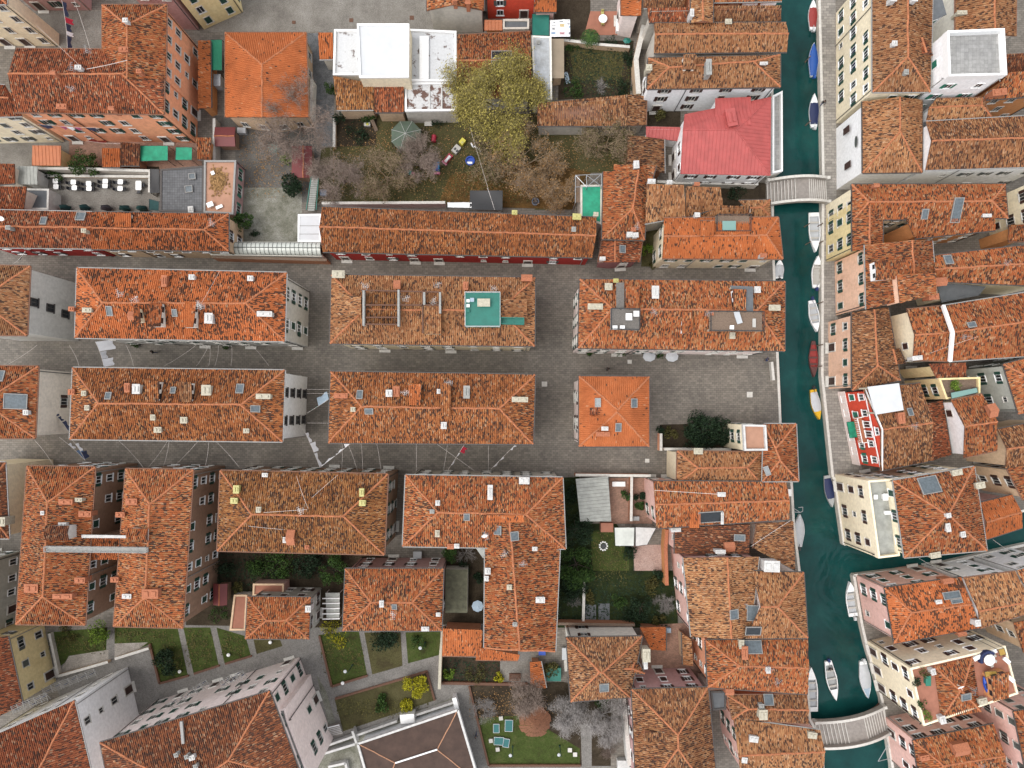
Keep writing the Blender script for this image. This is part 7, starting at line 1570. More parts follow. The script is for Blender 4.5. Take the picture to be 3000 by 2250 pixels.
# garden ornaments
r = empty('stone_ring', W('c3', 796, 1382, 0), 'ring of white stones round a dark planter on the lawn', 'planter'); q = W('c3', 796, 1382, .2); rr = random.Random(2); mb = MB()
for i in range(11): a = i * 2 * math.pi / 11; mb.box(Vector((q.x + .55 * math.cos(a), q.y + .6 * math.sin(a), .12)), (.24, .2, .24), a)
mb.build('stones', 'white', r); mb = MB(); mb.tube(Vector((q.x, q.y, 0)), Vector((q.x, q.y, .4)), .3, 12, .38); mb.build('pot', 'iron', r)
r = empty('garden_bench', W('b4', 2125, 920, 0), 'dark slatted garden bench on the pale terrace', 'bench'); mb = MB()
for k in range(5): B3(mb, 'b4', 2125, 905 + k * 11, .45, (1.7, .13, .05))
mb.build('seat', 'wood_brown', r); mb = MB(); B3(mb, 'b4', 2125, 895, .75, (1.7, .06, .45)); mb.build('backrest', 'wood_brown', r)
for k in (-.7, .7):
    mb = MB(); q = W('b4', 2125, 925, .2); mb.box(Vector((q.x + k, q.y, .21)), (.08, .6, .42)); mb.build('leg', 'wood_brown', r)
# round glass table/parasol next to small annex + square grey canopy
q = W('b4', 1822, 352, 2.3); r = empty('parasol', Vector((q.x, q.y, 0)), 'pale silvery parasol in the dark court of the L-shaped house', 'parasol'); mb = MB(); P = [q + Vector((.85 * math.cos(i * math.pi / 4), .85 * math.sin(i * math.pi / 4), -.25)) for i in range(8)]; mb.add(P + [q], [(i, (i + 1) % 8, 8) for i in range(8)]); mb.build('cloth', 'boat_lightblue', r); mb = MB(); mb.tube(Vector((q.x, q.y, 0)), q, .04, 6); mb.build('pole', 'alu', r)
q = W('b3', 1880, 1405, 9.8); r = empty('square_canopy', Vector((q.x, q.y, 0)), 'grey square canopy set diagonally at the corner of the L-shaped house', 'canopy'); mb = MB(); M = Matrix.Translation(q) @ Matrix.Rotation(R(35), 4, 'Z'); mb.add([M @ Vector(v) for v in ((-.9, -.9, 0), (.9, -.9, 0), (.9, .9, 0), (-.9, .9, 0), (0, 0, .35))], [(0, 1, 4), (1, 2, 4), (2, 3, 4), (3, 0, 4), (3, 2, 1, 0)]); mb.build('cloth', 'corr_grey', r); mb = MB(); mb.tube(Vector((q.x, q.y, 0)), q, .05, 6); mb.build('pole', 'alu', r)
# yard clutter, white ducts
for i, (c, x, y, h_, d, mat, lab) in enumerate((('b3', 1335, 1455, 1.2, (1.1, .9, 1.2), 'boat_palegrey', 'pale grey garden chest below the olive-roofed house'), ('c3', 920, 880, .6, (1.8, .6, .6), 'white', 'white bench box on the brick yard'), ('c3', 1062, 1160, .8, (.8, .5, .7), 'boat_grey', 'grey barbecue at the end of the brick yard'), ('d3', 300, 950, .9, (.9, .9, .9), 'white', 'white cube-shaped box on the left quay'), ('c4', 1315, 545, .8, (.9, .6, .8), 'boat_lightblue', 'pale blue crate in the back court'), ('c3', 825, 1232, 1.8, (1.7, 1.2, 1.8), 'terracotta', 'small pink-roofed hut at the top of the lawn'), ('a1', 1750, 640, 2.0, (.9, 1.6, 1.6), 'boat_palegrey', 'pale grey storage box between lean-to and hall'), ('a1', 1950, 1050, 1.2, (1.1, .7, .9), 'boat_palegrey', 'grey box beside the dark red shed'), ('b2', 570, 35, 1.0, (.9, .8, .8), 'toy_greyblue', 'blue-grey bin beside the teal stairs'), ('c4', 300, 730, 1.2, (.9, .7, .8), 'toy_blue', 'blue container under the end of the L-shaped house'), ('c4', 395, 910, 1.4, (2.0, 1.8, 1.0), 'teal', 'dark teal covered pile beside the hipped garden house'), ('c4', 980, 1640, 1.2, (2.4, 1.4, 1.2), 'white_dirty', 'white sheeted box at the bottom edge'), ('c4', 480, 735, .8, (.6, 1.6, .8), 'boat_palegrey', 'pale garden box beside the hipped garden house'))):
    q = W(c, x, y, h_); mb = MB(); mb.box(Vector((q.x, q.y, d[2] / 2)), d); mb.box(Vector((q.x, q.y, d[2] + .03)), (d[0] + .1, d[1] + .1, .07)); thing('storage_box', lab, 'box', mat, mb)
b = H('rust terracotta shed beside the teal pile', 'c4', [(200, 800), (290, 795), (332, 1010), (205, 1010)], 2.6, 's3', 'orange', 'brick', rise=.4, win=None, name='shed', cat='shed')
b = H('orange-roofed lean-to in the back court', 'c4', [(1092, 520), (1210, 510), (1305, 520), (1300, 705)][:1] + [(1300, 515), (1302, 708), (1180, 700)], 2.8, 's3', 'orange', 'brick', rise=.6, win=None, name='shed', cat='shed')
b = H('tan tiled garden wall roof beside the back court', 'c4', [(1430, 560), (1510, 620), (1522, 830), (1440, 820)], 4, 's1', 'tan', 'tanwall', rise=.5, win=None, name='lean_to', cat='lean-to')
b = H('maroon roofed shed behind the brown U-shaped house', 'a4', [(1728, 165), (1842, 165), (1838, 340), (1725, 340)], 2.6, 'gy', 'darkred', 'brown', rise=.4, win=None, name='shed', cat='shed')
b = H('pink terrace annex of the small grey house', 'a4', [(2055, 165), (2300, 165), (2300, 262), (2050, 262)], 2.8, 'flat', 'terracotta', 'pink', par=.2, parmat='w_tanwall', win=None, name='annex', cat='annex')
b = H('brick stair annex left of the small grey house', 'a4', [(1900, 255), (2005, 255), (1990, 540), (1865, 540)], 2.0, 'flat', 'terracotta', 'offwhite', par=.2, parmat='w_tanwall', win=None, name='annex', cat='annex')
# dark roof terrace furniture on the upper row decks
hs = HS['r1d']; zd = hs.decks[0][1]
def onroof(name, label, cat, c, x, y, z, d, mat, rz=0.0):
    q = W(c, x, y, z + d[2]); mb = MB(); mb.box(Vector((q.x, q.y, z + d[2] - .04)), (d[0], d[1], .08), rz); mb.box(Vector((q.x, q.y, z + d[2] / 2 - .04)), (d[0] * .7, d[1] * .7, d[2] - .08), rz); return thing(name, label, cat, mat, mb)
for x, y, d, l in ((1003, 1045, (.8, .85, .7), 'large white table'), (1063, 1020, (.7, .7, .6), 'white chest at the upper right'), (890, 1132, (.6, .5, .5), 'white stool at the lower left'), (950, 1132, (.6, .5, .5), 'white stool at the lower middle')):
    onroof('deck_furniture', l + ' on the left wooden roof deck', 'furniture', 'c2', x, y, zd, d, 'white')
zd = hs.decks[1][1]
onroof('deck_furniture', 'white stool on the right wooden roof deck', 'furniture', 'c2', 1838, 1130, zd, (.5, .5, .5), 'white'); onroof('deck_furniture', 'rolled white sheet on the right wooden roof deck', 'furniture', 'c2', 1888, 1050, zd, (.7, 1.6, .5), 'boat_palegrey', .3); onroof('deck_furniture', 'tan bench on the dark half of the right roof deck', 'furniture', 'c2', 2018, 1095, zd, (.4, 1.1, .4), 'boat_sand'); onroof('flower_pot', 'round terracotta pot at the corner of the right roof deck', 'pot', 'c2', 1675, 1020, zd, (.5, .45, .4), 'chim_brick')
zd = HS['r1c'].decks[0][1]
onroof('deck_furniture', 'cream table on the teal roof deck', 'furniture', 'b2', 1872, 930, zd, (1.6, 1.0, .7), 'chim_cream'); onroof('deck_furniture', 'pale blue chair on the teal roof deck', 'furniture', 'b2', 1778, 908, zd, (.5, .5, .5), 'boat_lightblue')
for y, l in ((915, 'upper white pot on the teal roof deck'), (955, 'lower white pot on the teal roof deck')): onroof('flower_pot', l, 'pot', 'b2', 1745, y, zd, (.4, .4, .4), 'white')
onroof('flower_pot', 'square teal pot on the teal roof deck', 'pot', 'b2', 1745, 995, zd, (.4, .4, .4), 'teal')
onroof('deck_cover', 'mint green covered table on the orange-roofed rooftop terrace', 'furniture', 'c2', 1815, 308, HS['orangeL'].decks[0][1], (1.8, 1.3, .7), 'leaf_agave')
onroof('deck_cover', 'light green table on the narrow roof terrace', 'furniture', 'd4', 1438, 955, 11.6, (.7, 1.3, .7), 'shutter_teal')
onroof('deck_furniture', 'pale table on the grey terrace of the big yellow house', 'furniture', 'd3', 1092, 985, 9.35, (.7, .9, .7), 'white'); onroof('deck_furniture', 'pale chair on the grey terrace of the big yellow house', 'furniture', 'd3', 1012, 985, 9.35, (.5, .6, .5), 'white'); onroof('deck_furniture', 'white chest on the grey terrace of the big yellow house', 'furniture', 'd3', 1108, 1112, 9.35, (.8, .5, .6), 'white')
# terracotta deck things: covered round dining set, blue kayak, ochre awning
q = W('d4', 1932, 785, 12.2); r = empty('round_dining_set', Vector((q.x, q.y, 11.55)), 'round white patio table with a navy bench on the terracotta roof deck', 'patio set'); o = Vector((q.x, q.y, 11.55)); mb = MB(); mb.tube(o + Vector((0, 0, .65)), o + Vector((0, 0, .72)), .72, 18); mb.tube(o, o + Vector((0, 0, .66)), .1, 8); mb.build('table', 'white', r); mb = MB()
for i in range(9): a0 = R(60 + i * 17); mb.box(o + Vector((math.cos(a0) * 1.0, math.sin(a0) * 1.0, .35)), (.36, .3, .7), a0)
mb.build('bench', 'boat_navy', r); mb = MB()
for i in range(4): a0 = R(-60 + i * 45); mb.box(o + Vector((math.cos(a0) * .95, math.sin(a0) * .95, .25)), (.34, .34, .5), a0)
mb.build('stool', 'boat_sand', r)
r = empty('kayak', W('d4', 1905, 990, 11.7), 'blue kayak standing against the rooftop shed', 'kayak'); A_, B_ = W('d4', 1885, 920, 12.1), W('d4', 1925, 1062, 12.1); mb = MB(); d = (B_ - A_); n = 10; vs = []; s_ = Vector((-d.y, d.x, 0)).normalized()
for i in range(n + 1):
    t = i / n; w = .34 * math.sin(math.pi * max(.04, min(.96, t))) ** .6; p = A_ + d * t
    vs += [p + s_ * w, p + Vector((0, 0, .16 + w * .3)), p - s_ * w, p - Vector((0, 0, .22))]
mb.add(vs, [(i * 4 + j, i * 4 + (j + 1) % 4, i * 4 + 4 + (j + 1) % 4, i * 4 + 4 + j) for i in range(n) for j in range(4)]); mb.build('hull', 'toy_blue', r, smooth=True); mb = MB(); mb.box((A_ + B_) / 2 + Vector((0, 0, .24)), (.36, .7, .06), math.atan2(d.y, d.x) - math.pi / 2); mb.build('seat', 'boat_navy', r)
canopy('ochre cloth beside the rooftop shed on the terracotta deck', 'd4', [(1892, 878), (1985, 872), (2000, 900), (1900, 925)], 12.9, 'ochre_cloth', 'awning', 'awning', posts=False)
for i, (x, y, l) in enumerate(((1835, 768, 'upper left'), (1965, 722, 'upper middle'), (2075, 790, 'right'), (2110, 940, 'lower right'))): onroof('planter_box', 'white planter box at the %s edge of the terracotta deck' % l, 'planter', 'd4', x, y, 11.55, (1.0, .5, .5), 'white', .5 if i < 2 else -.7)
# mooring posts
for i, (c, x, y, l) in enumerate((('d1', 468, 470, 'beside the bright blue tarpaulin boat'), ('d1', 470, 990, 'beside the navy covered boat'), ('d2', 460, 300, 'left of the long white open boat, upper'), ('d2', 470, 445, 'left of the long white open boat, lower'), ('d2', 570, 930, 'beside the white skiff'), ('d2', 566, 1275, 'beside the maroon boat, upper'), ('d2', 560, 1448, 'beside the maroon boat, lower'), ('d2', 568, 297, 'at the quay by the long white open boat, upper'), ('d2', 570, 440, 'at the quay by the long white open boat, lower'))):
    q = W(c, x, y, .3); mb = MB(); o = Vector((q.x, q.y, -1.6)); mb.tube(o, o + Vector((.04, .03, 2.4)), .09, 8, .07); mb.tube(o + Vector((.04, .03, 2.4)), o + Vector((.04, .03, 2.5)), .1, 8, .03); thing('mooring_post', 'wooden mooring post ' + l, 'mooring post', 'wood', mb, 'mooring posts', loc=o)
r = empty('boat_hoist', W('d3', 385, 1085, 0), 'metal hoist arm reaching over the canal at the left quay', 'hoist'); mb = MB(); P = lambda x, y, z: W('d3', x, y, z)
for a, b in (((345, 1075), (400, 1110)), ((350, 1105), (400, 1110)), ((385, 1070), (420, 1066)), ((420, 1066), (418, 1100)), ((400, 1110), (418, 1100))): mb.tube(P(*a, 1.2), P(*b, 1.2), .05, 6)
mb.tube(P(345, 1075, 0), P(345, 1075, 1.2), .06, 6); mb.build('arm', 'alu', r)
r = empty('boat_hoist', W('d4', 1100, 1590, 0), 'pale metal davit poles beside the lower pink house', 'hoist'); mb = MB(); P = lambda x, y, z: W('d4', x, y, z)
for a, b in (((1030, 1605), (1130, 1580)), ((1030, 1605), (1110, 1470)), ((1105, 1470), (1130, 1500))): mb.tube(P(*a, .8), P(*b, .8), .05, 6)
mb.build('arm', 'alu', r)
# ---------------------------------------------------------------- balcony of the red house, flower boxes etc. on facades
hs = HS['e8']; root = hs.root
def wallbox(mb, x, y, z, d, rz): q = W('d3', x, y, z); mb.box(Vector((q.x, q.y, z)), d, rz)
EA, EB_ = W('d3', 908, 112, 8.6), W('d3', 1046, 772, 8.6); dW = Vector((EB_.x - EA.x, EB_.y - EA.y, 0)); LW = dW.length; dW.normalize(); nW = Vector((dW.y, -dW.x, 0))
if nW.x > 0: nW = -nW
base = Vector((EA.x, EA.y, 0)) - nW * .35
Lr = random.Random(4)
for fl, (z, cols_, st) in enumerate(((1.5, (.12, .3, .62, .8), 'n'), (4.2, (.1, .32, .70, .88), 't'), (7.0, (.1, .3, .68, .88), 'nw'))):
    for k in cols_: window(root, base + dW * LW * k + Vector((0, 0, z)), dW, nW, .75, 1.3, st, Lr, frame='white')
window(root, base + dW * LW * .52 + Vector((0, 0, 9.4)), dW, nW, .85, .8, 'nw', Lr, frame='white')
for k in (.44, .56): window(root, base + dW * LW * k + Vector((0, 0, 6.9)), dW, nW, .75, 1.7, 'nw', Lr, frame='white')
mb = MB(); o = base + dW * LW * .5 + nW * .55 + Vector((0, 0, 5.75)); M0 = Matrix.Rotation(math.atan2(dW.y, dW.x), 4, 'Z'); mb.box(None, (3.6, 1.1, .16), M=Matrix.Translation(o) @ M0); bal = mb.build('balcony', 'chim_brick', root); mb = MB()
for k in range(14): mb.box(None, (.07, .07, .95), M=Matrix.Translation(o + dW * (-1.7 + k * .262) + nW * .5 + Vector((0, 0, .5))) @ M0)
mb.box(None, (3.6, .1, .08), M=Matrix.Translation(o + nW * .5 + Vector((0, 0, .98))) @ M0)
for sg in (-1, 1): mb.box(None, (.08, 1.0, .08), M=Matrix.Translation(o + dW * sg * 1.76 + Vector((0, 0, .98))) @ M0)
mb.build('railing', 'white', bal)
mb = MB(); mb.box(None, (LW - .4, .07, 2.3), M=Matrix.Translation(base + dW * LW / 2 + nW * .03 + Vector((0, 0, 1.15))) @ M0); mb.build('ground_floor_band', 'w_palepink', root)
mb = MB(); mb.bar(EA - nW * .3 + Vector((0, 0, -.05)), W('d3', 1052, 440, 11.9) - nW * .2, .12, .2); mb.bar(EB_ - nW * .3, W('d3', 1052, 440, 11.9) - nW * .2, .12, .2)
mb.bar(base + nW * .08 + Vector((0, 0, 8.3)), base + dW * LW + nW * .08 + Vector((0, 0, 8.3)), .12, .14); mb.build('white_trim', 'white', root)
# east flank windows of the white house in the middle row and blank flanks with a few windows
def flank(hs, rows, edge, style, w=.85, h_=1.4, base_h=12.4, c=None):
    """rows: list of (fraction along the flank, height of the window centre)"""
    (c1, x1, y1), (c2, x2, y2) = edge
    A_, B_ = W(c1, x1, y1, base_h), W(c2, x2, y2, base_h); A_, B_ = Vector((A_.x, A_.y, 0)), Vector((B_.x, B_.y, 0)); d = (B_ - A_); L = d.length; d.normalize(); n = Vector((d.y, -d.x, 0))
    if n.dot((A_ + B_) / 2) > 0: n = -n
    d2 = d if d.cross(n).z > 0 else -d
    rr = random.Random(hs.id)
    for t, z in rows: window(hs.root, A_ + d * L * t - n * .30 + Vector((0, 0, z)), d, n, w, h_, style, rr, frame='gutter_dark' if style == 'n' else 'stone')
flank(HS['r2b'], [(t, z) for t in (.31, .71) for z in (10.7, 7.6, 4.5, 1.6)], (('b3', 262, -45), ('b3', 240, 537)), 'n', .95, 1.5)
flank(HS['r1b'], [(t, z) for t in (.28, .72) for z in (11.0, 8.2, 5.2, 2.0)], (('b2', 275, 690), ('b2', 262, 1245)), 'gw', .9, 1.5, 12.6)
flank(HS['r1a'], [(.5, 10.8), (.53, 7.3), (.57, 3.8)], (('a2', 246, 636), ('a2', 220, 1196)), 'n', .9, 1.5)
flank(HS['r2d'], [(t, z) for t in (.3, .66) for z in (8.9, 5.6, 2.4)], (('c3', 597, 6), ('c3', 598, 576)), 'b', .9, 1.5, 11)
# ---------------------------------------------------------------- cables, washing lines, banners
plain('washing_white', (.75, .75, .78), .8, .05); plain('washing_dark', (.03, .04, .09), .8); plain('washing_blue', (.12, .2, .34), .8); plain('washing_red', (.5, .02, .05), .8); plain('washing_pink', (.5, .12, .22), .8)
def cable(label, a, b, za, zb, sag=.5, r=.014, group=None, mat='cable'):
    A_, B_ = W(*a, za), W(*b, zb); mb = MB(); n = 8; p = A_
    for i in range(1, n + 1):
        t = i / n; q = A_.lerp(B_, t) - Vector((0, 0, 4 * sag * t * (1 - t))); mb.tube(p, q, r, 4, cap=False); p = q
    return thing('cable', label, 'cable', mat, mb, group)
G2, G3 = 'cables over the middle street', 'cables over the lower street'
for x0, x1 in ((300, 40), (560, 640), (1020, 1080), (1590, 1330), (1690, 1590), (1700, 1690), (1770, 1740), (1875, 1870), (2040, 2180)): cable('thin pale cable slung across the middle street', ('a2', x0, 1275), ('a2', x1, 1445), 7.5, 8.5, .3, group=G2)
for x0, x1 in ((960, 1160), (1360, 1200), (1370, 1320), (1610, 1400), (1690, 1660), (1740, 1940), (280, 440)): cable('thin pale cable slung across the lower street', ('a3', x0, 525), ('a3', x1, 745), 9, 8.5, .3, group=G3)
for x0, x1 in ((725, 720), (770, 850), (880, 890), (1005, 1040), (1325, 1325), (1580, 1545), (1910, 1910), (1480, 1800)): cable('thin pale cable slung across the lower street', ('b3', x0, 548), ('b3', x1, 775), 9, 8.5, .3, group=G3)
for y in (112, 145, 385): cable('thin pale cable across the alley between the middle-row houses', ('b3', 440, y), ('b3', 625, y + 1), 8, 9, .2, group='cables over the alley')
cable('long pale cable from the aerial to the street edge on the spotted roof', ('a2', 1620, 955), ('a2', 1778, 675), 17, 13.2, .1)
cable('white cable along the red roof of the orange apartments', ('a1', 700, 560), ('a1', 1030, 488), 14.5, 14.2, .1, r=.03)
cable('cable from the orange apartments up to the top edge', ('a1', 660, 545), ('a1', 300, 210), 14.5, 13, .2)
cable('cable from the roof mast of the orange apartments over the courtyard', ('a1', 730, 400), ('a1', 600, 0), 13.5, 13, .2)
cable('cable crossing the school garden to the crimson house', ('b1', 1760, 1030), ('b1', 1960, 1700), 6, 7.5, .3)
cable('cable from the yellow willow toward the white roofs', ('b1', 1950, 1659), ('b2', 1900, 0), 7.5, 7.6, .0)
cable('pale cable over the brown canal-side roof', ('d3', 0, 1385), ('d3', 320, 1175), 9.5, 9.6, .1, r=.025)
cable('red-tinted cable along the tan gabled roofs on the right', ('d2', 1450, 1340), ('d2', 1840, 1205), 13.4, 14.2, .2)
cable('cable over the side canal, left', ('d3', 1360, 1480), ('d3', 1650, 1640), 9, 8, .2); cable('cable over the side canal, right', ('d3', 1960, 1330), ('d3', 2180, 1480), 7.5, 8, .2)
cable('curved white cable over the olive roof, lower left', ('a3', 2010, 1220), ('b3', 270, 1250), 14.2, 13.2, -.1, r=.02); cable('curved white cable on the olive roof, upper left', ('b3', 355, 812), ('b3', 450, 1080), 12.6, 14.6, -.2, r=.02); cable('curved white cable on the olive roof, upper right', ('b3', 690, 806), ('b3', 480, 990), 12.6, 14.4, -.2, r=.02); cable('curved white cable along the olive roof ridge', ('b3', 90, 1110), ('b3', 440, 1085), 14.5, 14.6, -.1, r=.02)
cable('white cable on the pink-fronted house roof', ('c3', 1210, 930), ('c3', 1720, 962), 10.3, 10.9, .05, r=.03)
def line(label, a, b, za, zb, items, name='washing_line', cat='washing line', sag=.3):
    A_, B_ = W(*a, za), W(*b, zb); r = empty(name, A_.copy(), label, cat); mb = MB(); n = 12; f = lambda t: A_.lerp(B_, t) - Vector((0, 0, 4 * sag * t * (1 - t))); d = (B_ - A_).normalized(); s_ = Vector((-d.y, d.x, 0)).normalized()
    for i in range(n): mb.tube(f(i / n), f((i + 1) / n), .018, 4, cap=False)
    mb.build('rope', 'cable', r); rr = random.Random(len(label))
    for t0, t1, L, mat, tilt in items:
        m2 = MB(); k = 5; vs = []
        for i in range(k + 1):
            p = f(t0 + (t1 - t0) * i / k); vs += [p, p + s_ * tilt * L * .5 + Vector((0, 0, -L * .5)) + s_ * .06 * math.sin(i * 2), p + s_ * tilt * L + Vector((0, 0, -L)) + s_ * .1 * math.sin(i * 1.7 + 1)]
        m2.add(vs, [(i * 3 + j, i * 3 + 3 + j, i * 3 + 4 + j, i * 3 + 1 + j) for i in range(k) for j in range(2)]); m2.build('cloth', mat, r, smooth=True)
WW = 'washing_white'
line('line of white sheets left of the middle street', ('a2', 770, 1245), ('a2', 840, 1450), 8.5, 8.5, [(.02, .38, 1.6, WW, .9), (.40, .68, .8, WW, .5), (.70, 1.0, 1.1, WW, .8)])
line('line of white washing slanting down to the lower street, left', ('b3', 405, 420), ('b3', 545, 748), 7, 7, [(.15, .38, .5, WW, .4), (.4, .62, .8, WW, .6), (.65, .98, .5, WW, .4)])
line('line of white washing slanting down to the lower street, right', ('b3', 800, 545), ('b3', 545, 748), 8, 7, [(.02, .2, 1.4, WW, -.7), (.25, .5, .5, WW, -.4), (.55, .95, .5, WW, -.4)])
line('pale blue sheet hung in the alley between the middle-row houses', ('b3', 440, 305), ('b3', 620, 190), 8, 9.5, [(.5, .98, 1.5, 'boat_lightblue', .8), (.2, .45, .3, 'teal', .3)])
line('line with a bright red cloth over the lower street', ('b3', 1720, 552), ('b3', 1580, 770), 9, 8, [(.1, .3, .7, 'washing_red', .8), (.35, .8, .25, WW, .3)])
line('short line of white cloths over the lower street, right', ('b3', 2130, 560), ('b3', 1930, 760), 9, 7, [(.02, .2, .4, WW, .4), (.5, .9, .3, WW, .4)])
line('line of white and blue washing beside the beige house', ('a3', 480, 500), ('a3', 690, 690), 6, 6, [(.3, .5, .4, WW, .3), (.6, .95, .8, 'washing_blue', .5)])
line('second washing line with white and dark clothes beside the beige house', ('a3', 580, 520), ('a3', 690, 690), 6.5, 6, [(.2, .55, .4, WW, .4), (.6, .9, .7, 'washing_dark', .5)])
line('line of dark clothes against the blank beige flank', ('a3', 420, 290), ('a3', 550, 450), 7.5, 7.5, [(.02, .25, .4, 'washing_dark', .4), (.3, .5, .4, 'washing_dark', .4), (.55, .98, .5, 'washing_dark', .5)])
line('dark banner line at the left end of the upper lane', ('a2', 110, 615), ('a2', 200, 515), 7, 7, [(.1, .75, .6, 'washing_dark', .5), (.78, .98, .6, WW, .5)])
line('line of dark and red clothes over the courtyard, top left', ('a1', 500, 0), ('a1', 545, 390), 9, 9, [(.02, .3, .5, 'washing_dark', .5), (.33, .44, .9, 'washing_red', .6), (.46, .6, .7, 'washing_dark', .4), (.62, .7, .8, WW, .5), (.72, .98, .6, 'washing_dark', .4)])
line('colourful washing under the windows of the orange apartments', ('a1', 300, 1005), ('a1', 780, 1035), 7.5, 7.5, [(.02, .22, 1.0, 'washing_dark', -.1), (.36, .46, .8, 'washing_pink', -.1), (.47, .58, .9, WW, -.1), (.6, .7, .8, 'washing_pink', -.1), (.82, .98, .9, 'washing_dark', -.1)])
line('white washing at the top edge above the salmon roofs', ('c1', 1690, 10), ('c1', 2212, 15), 8.6, 8.6, [(.02, .2, .8, 'chim_brick', -.2), (.25, .42, .9, 'peachfloor', -.2), (.46, .7, 1.0, WW, -.2), (.74, .98, .9, WW, -.2)])
line('maroon bundle and white laundry in the yard of the orange apartments', ('a1', 700, 1140), ('a1', 960, 1165), 3.6, 3.4, [(.02, .5, 1.0, 'boat_red', .6), (.78, .98, .7, WW, .4)])
mb = MB(); Pq = [W('b1', x, y, 1.6) for x, y in ((1770, 1160), (1785, 1190), (1815, 1192), (1850, 1225))]
for a, b in zip(Pq, Pq[1:]): mb.bar(a, b, .2, .25)
thing('bunting', 'crumpled white bunting under the yellow willow', 'bunting', 'washing_white', mb)
# window boxes with drying racks on the white and pink buildings
def rack(label, c, pts, z, n=7):
    A_, B_ = W(c, *pts[0], z), W(c, *pts[1], z); d = (B_ - A_).normalized(); nn = Vector((d.y, -d.x, 0))
    if nn.dot(A_) > 0: nn = -nn
    r = empty('drying_rack', A_.copy(), label, 'drying rack', 'drying racks on the facades'); mb = MB(); L = (B_ - A_).length
    for k in range(5): mb.bar(A_ + nn * (.2 + k * .22), B_ + nn * (.2 + k * .22), .03, .03)
    for k in range(n): q = A_ + d * L * k / (n - 1); mb.bar(q, q + nn * 1.15, .04, .04); mb.bar(q + nn * 1.1, q + Vector((0, 0, -.6)), .04, .04)
    mb.build('frame', 'gutter', r); mb = MB(); rr = random.Random(len(label))
    for k in range(n - 1): q = A_ + d * L * (k + .5) / (n - 1) + nn * rr.uniform(.3, .9); mb.box(q - Vector((0, 0, .4)), (.35, .05, .8), math.atan2(d.y, d.x))
    mb.build('cloth', 'washing_dark', r)
rack('long drying rack with dark clothes low on the white building', 'a4', [(360, 1075), (780, 915)], 5); rack('white drying racks on the upper front of the white building', 'a4', [(110, 1225), (390, 1115)], 10.5); rack('drying rack with dark clothes on the pink building, left', 'a4', [(1400, 1190), (1700, 1000)], 8); rack('drying rack above the yellow balcony of the pink building', 'a4', [(1800, 1010), (1990, 930)], 8.5)
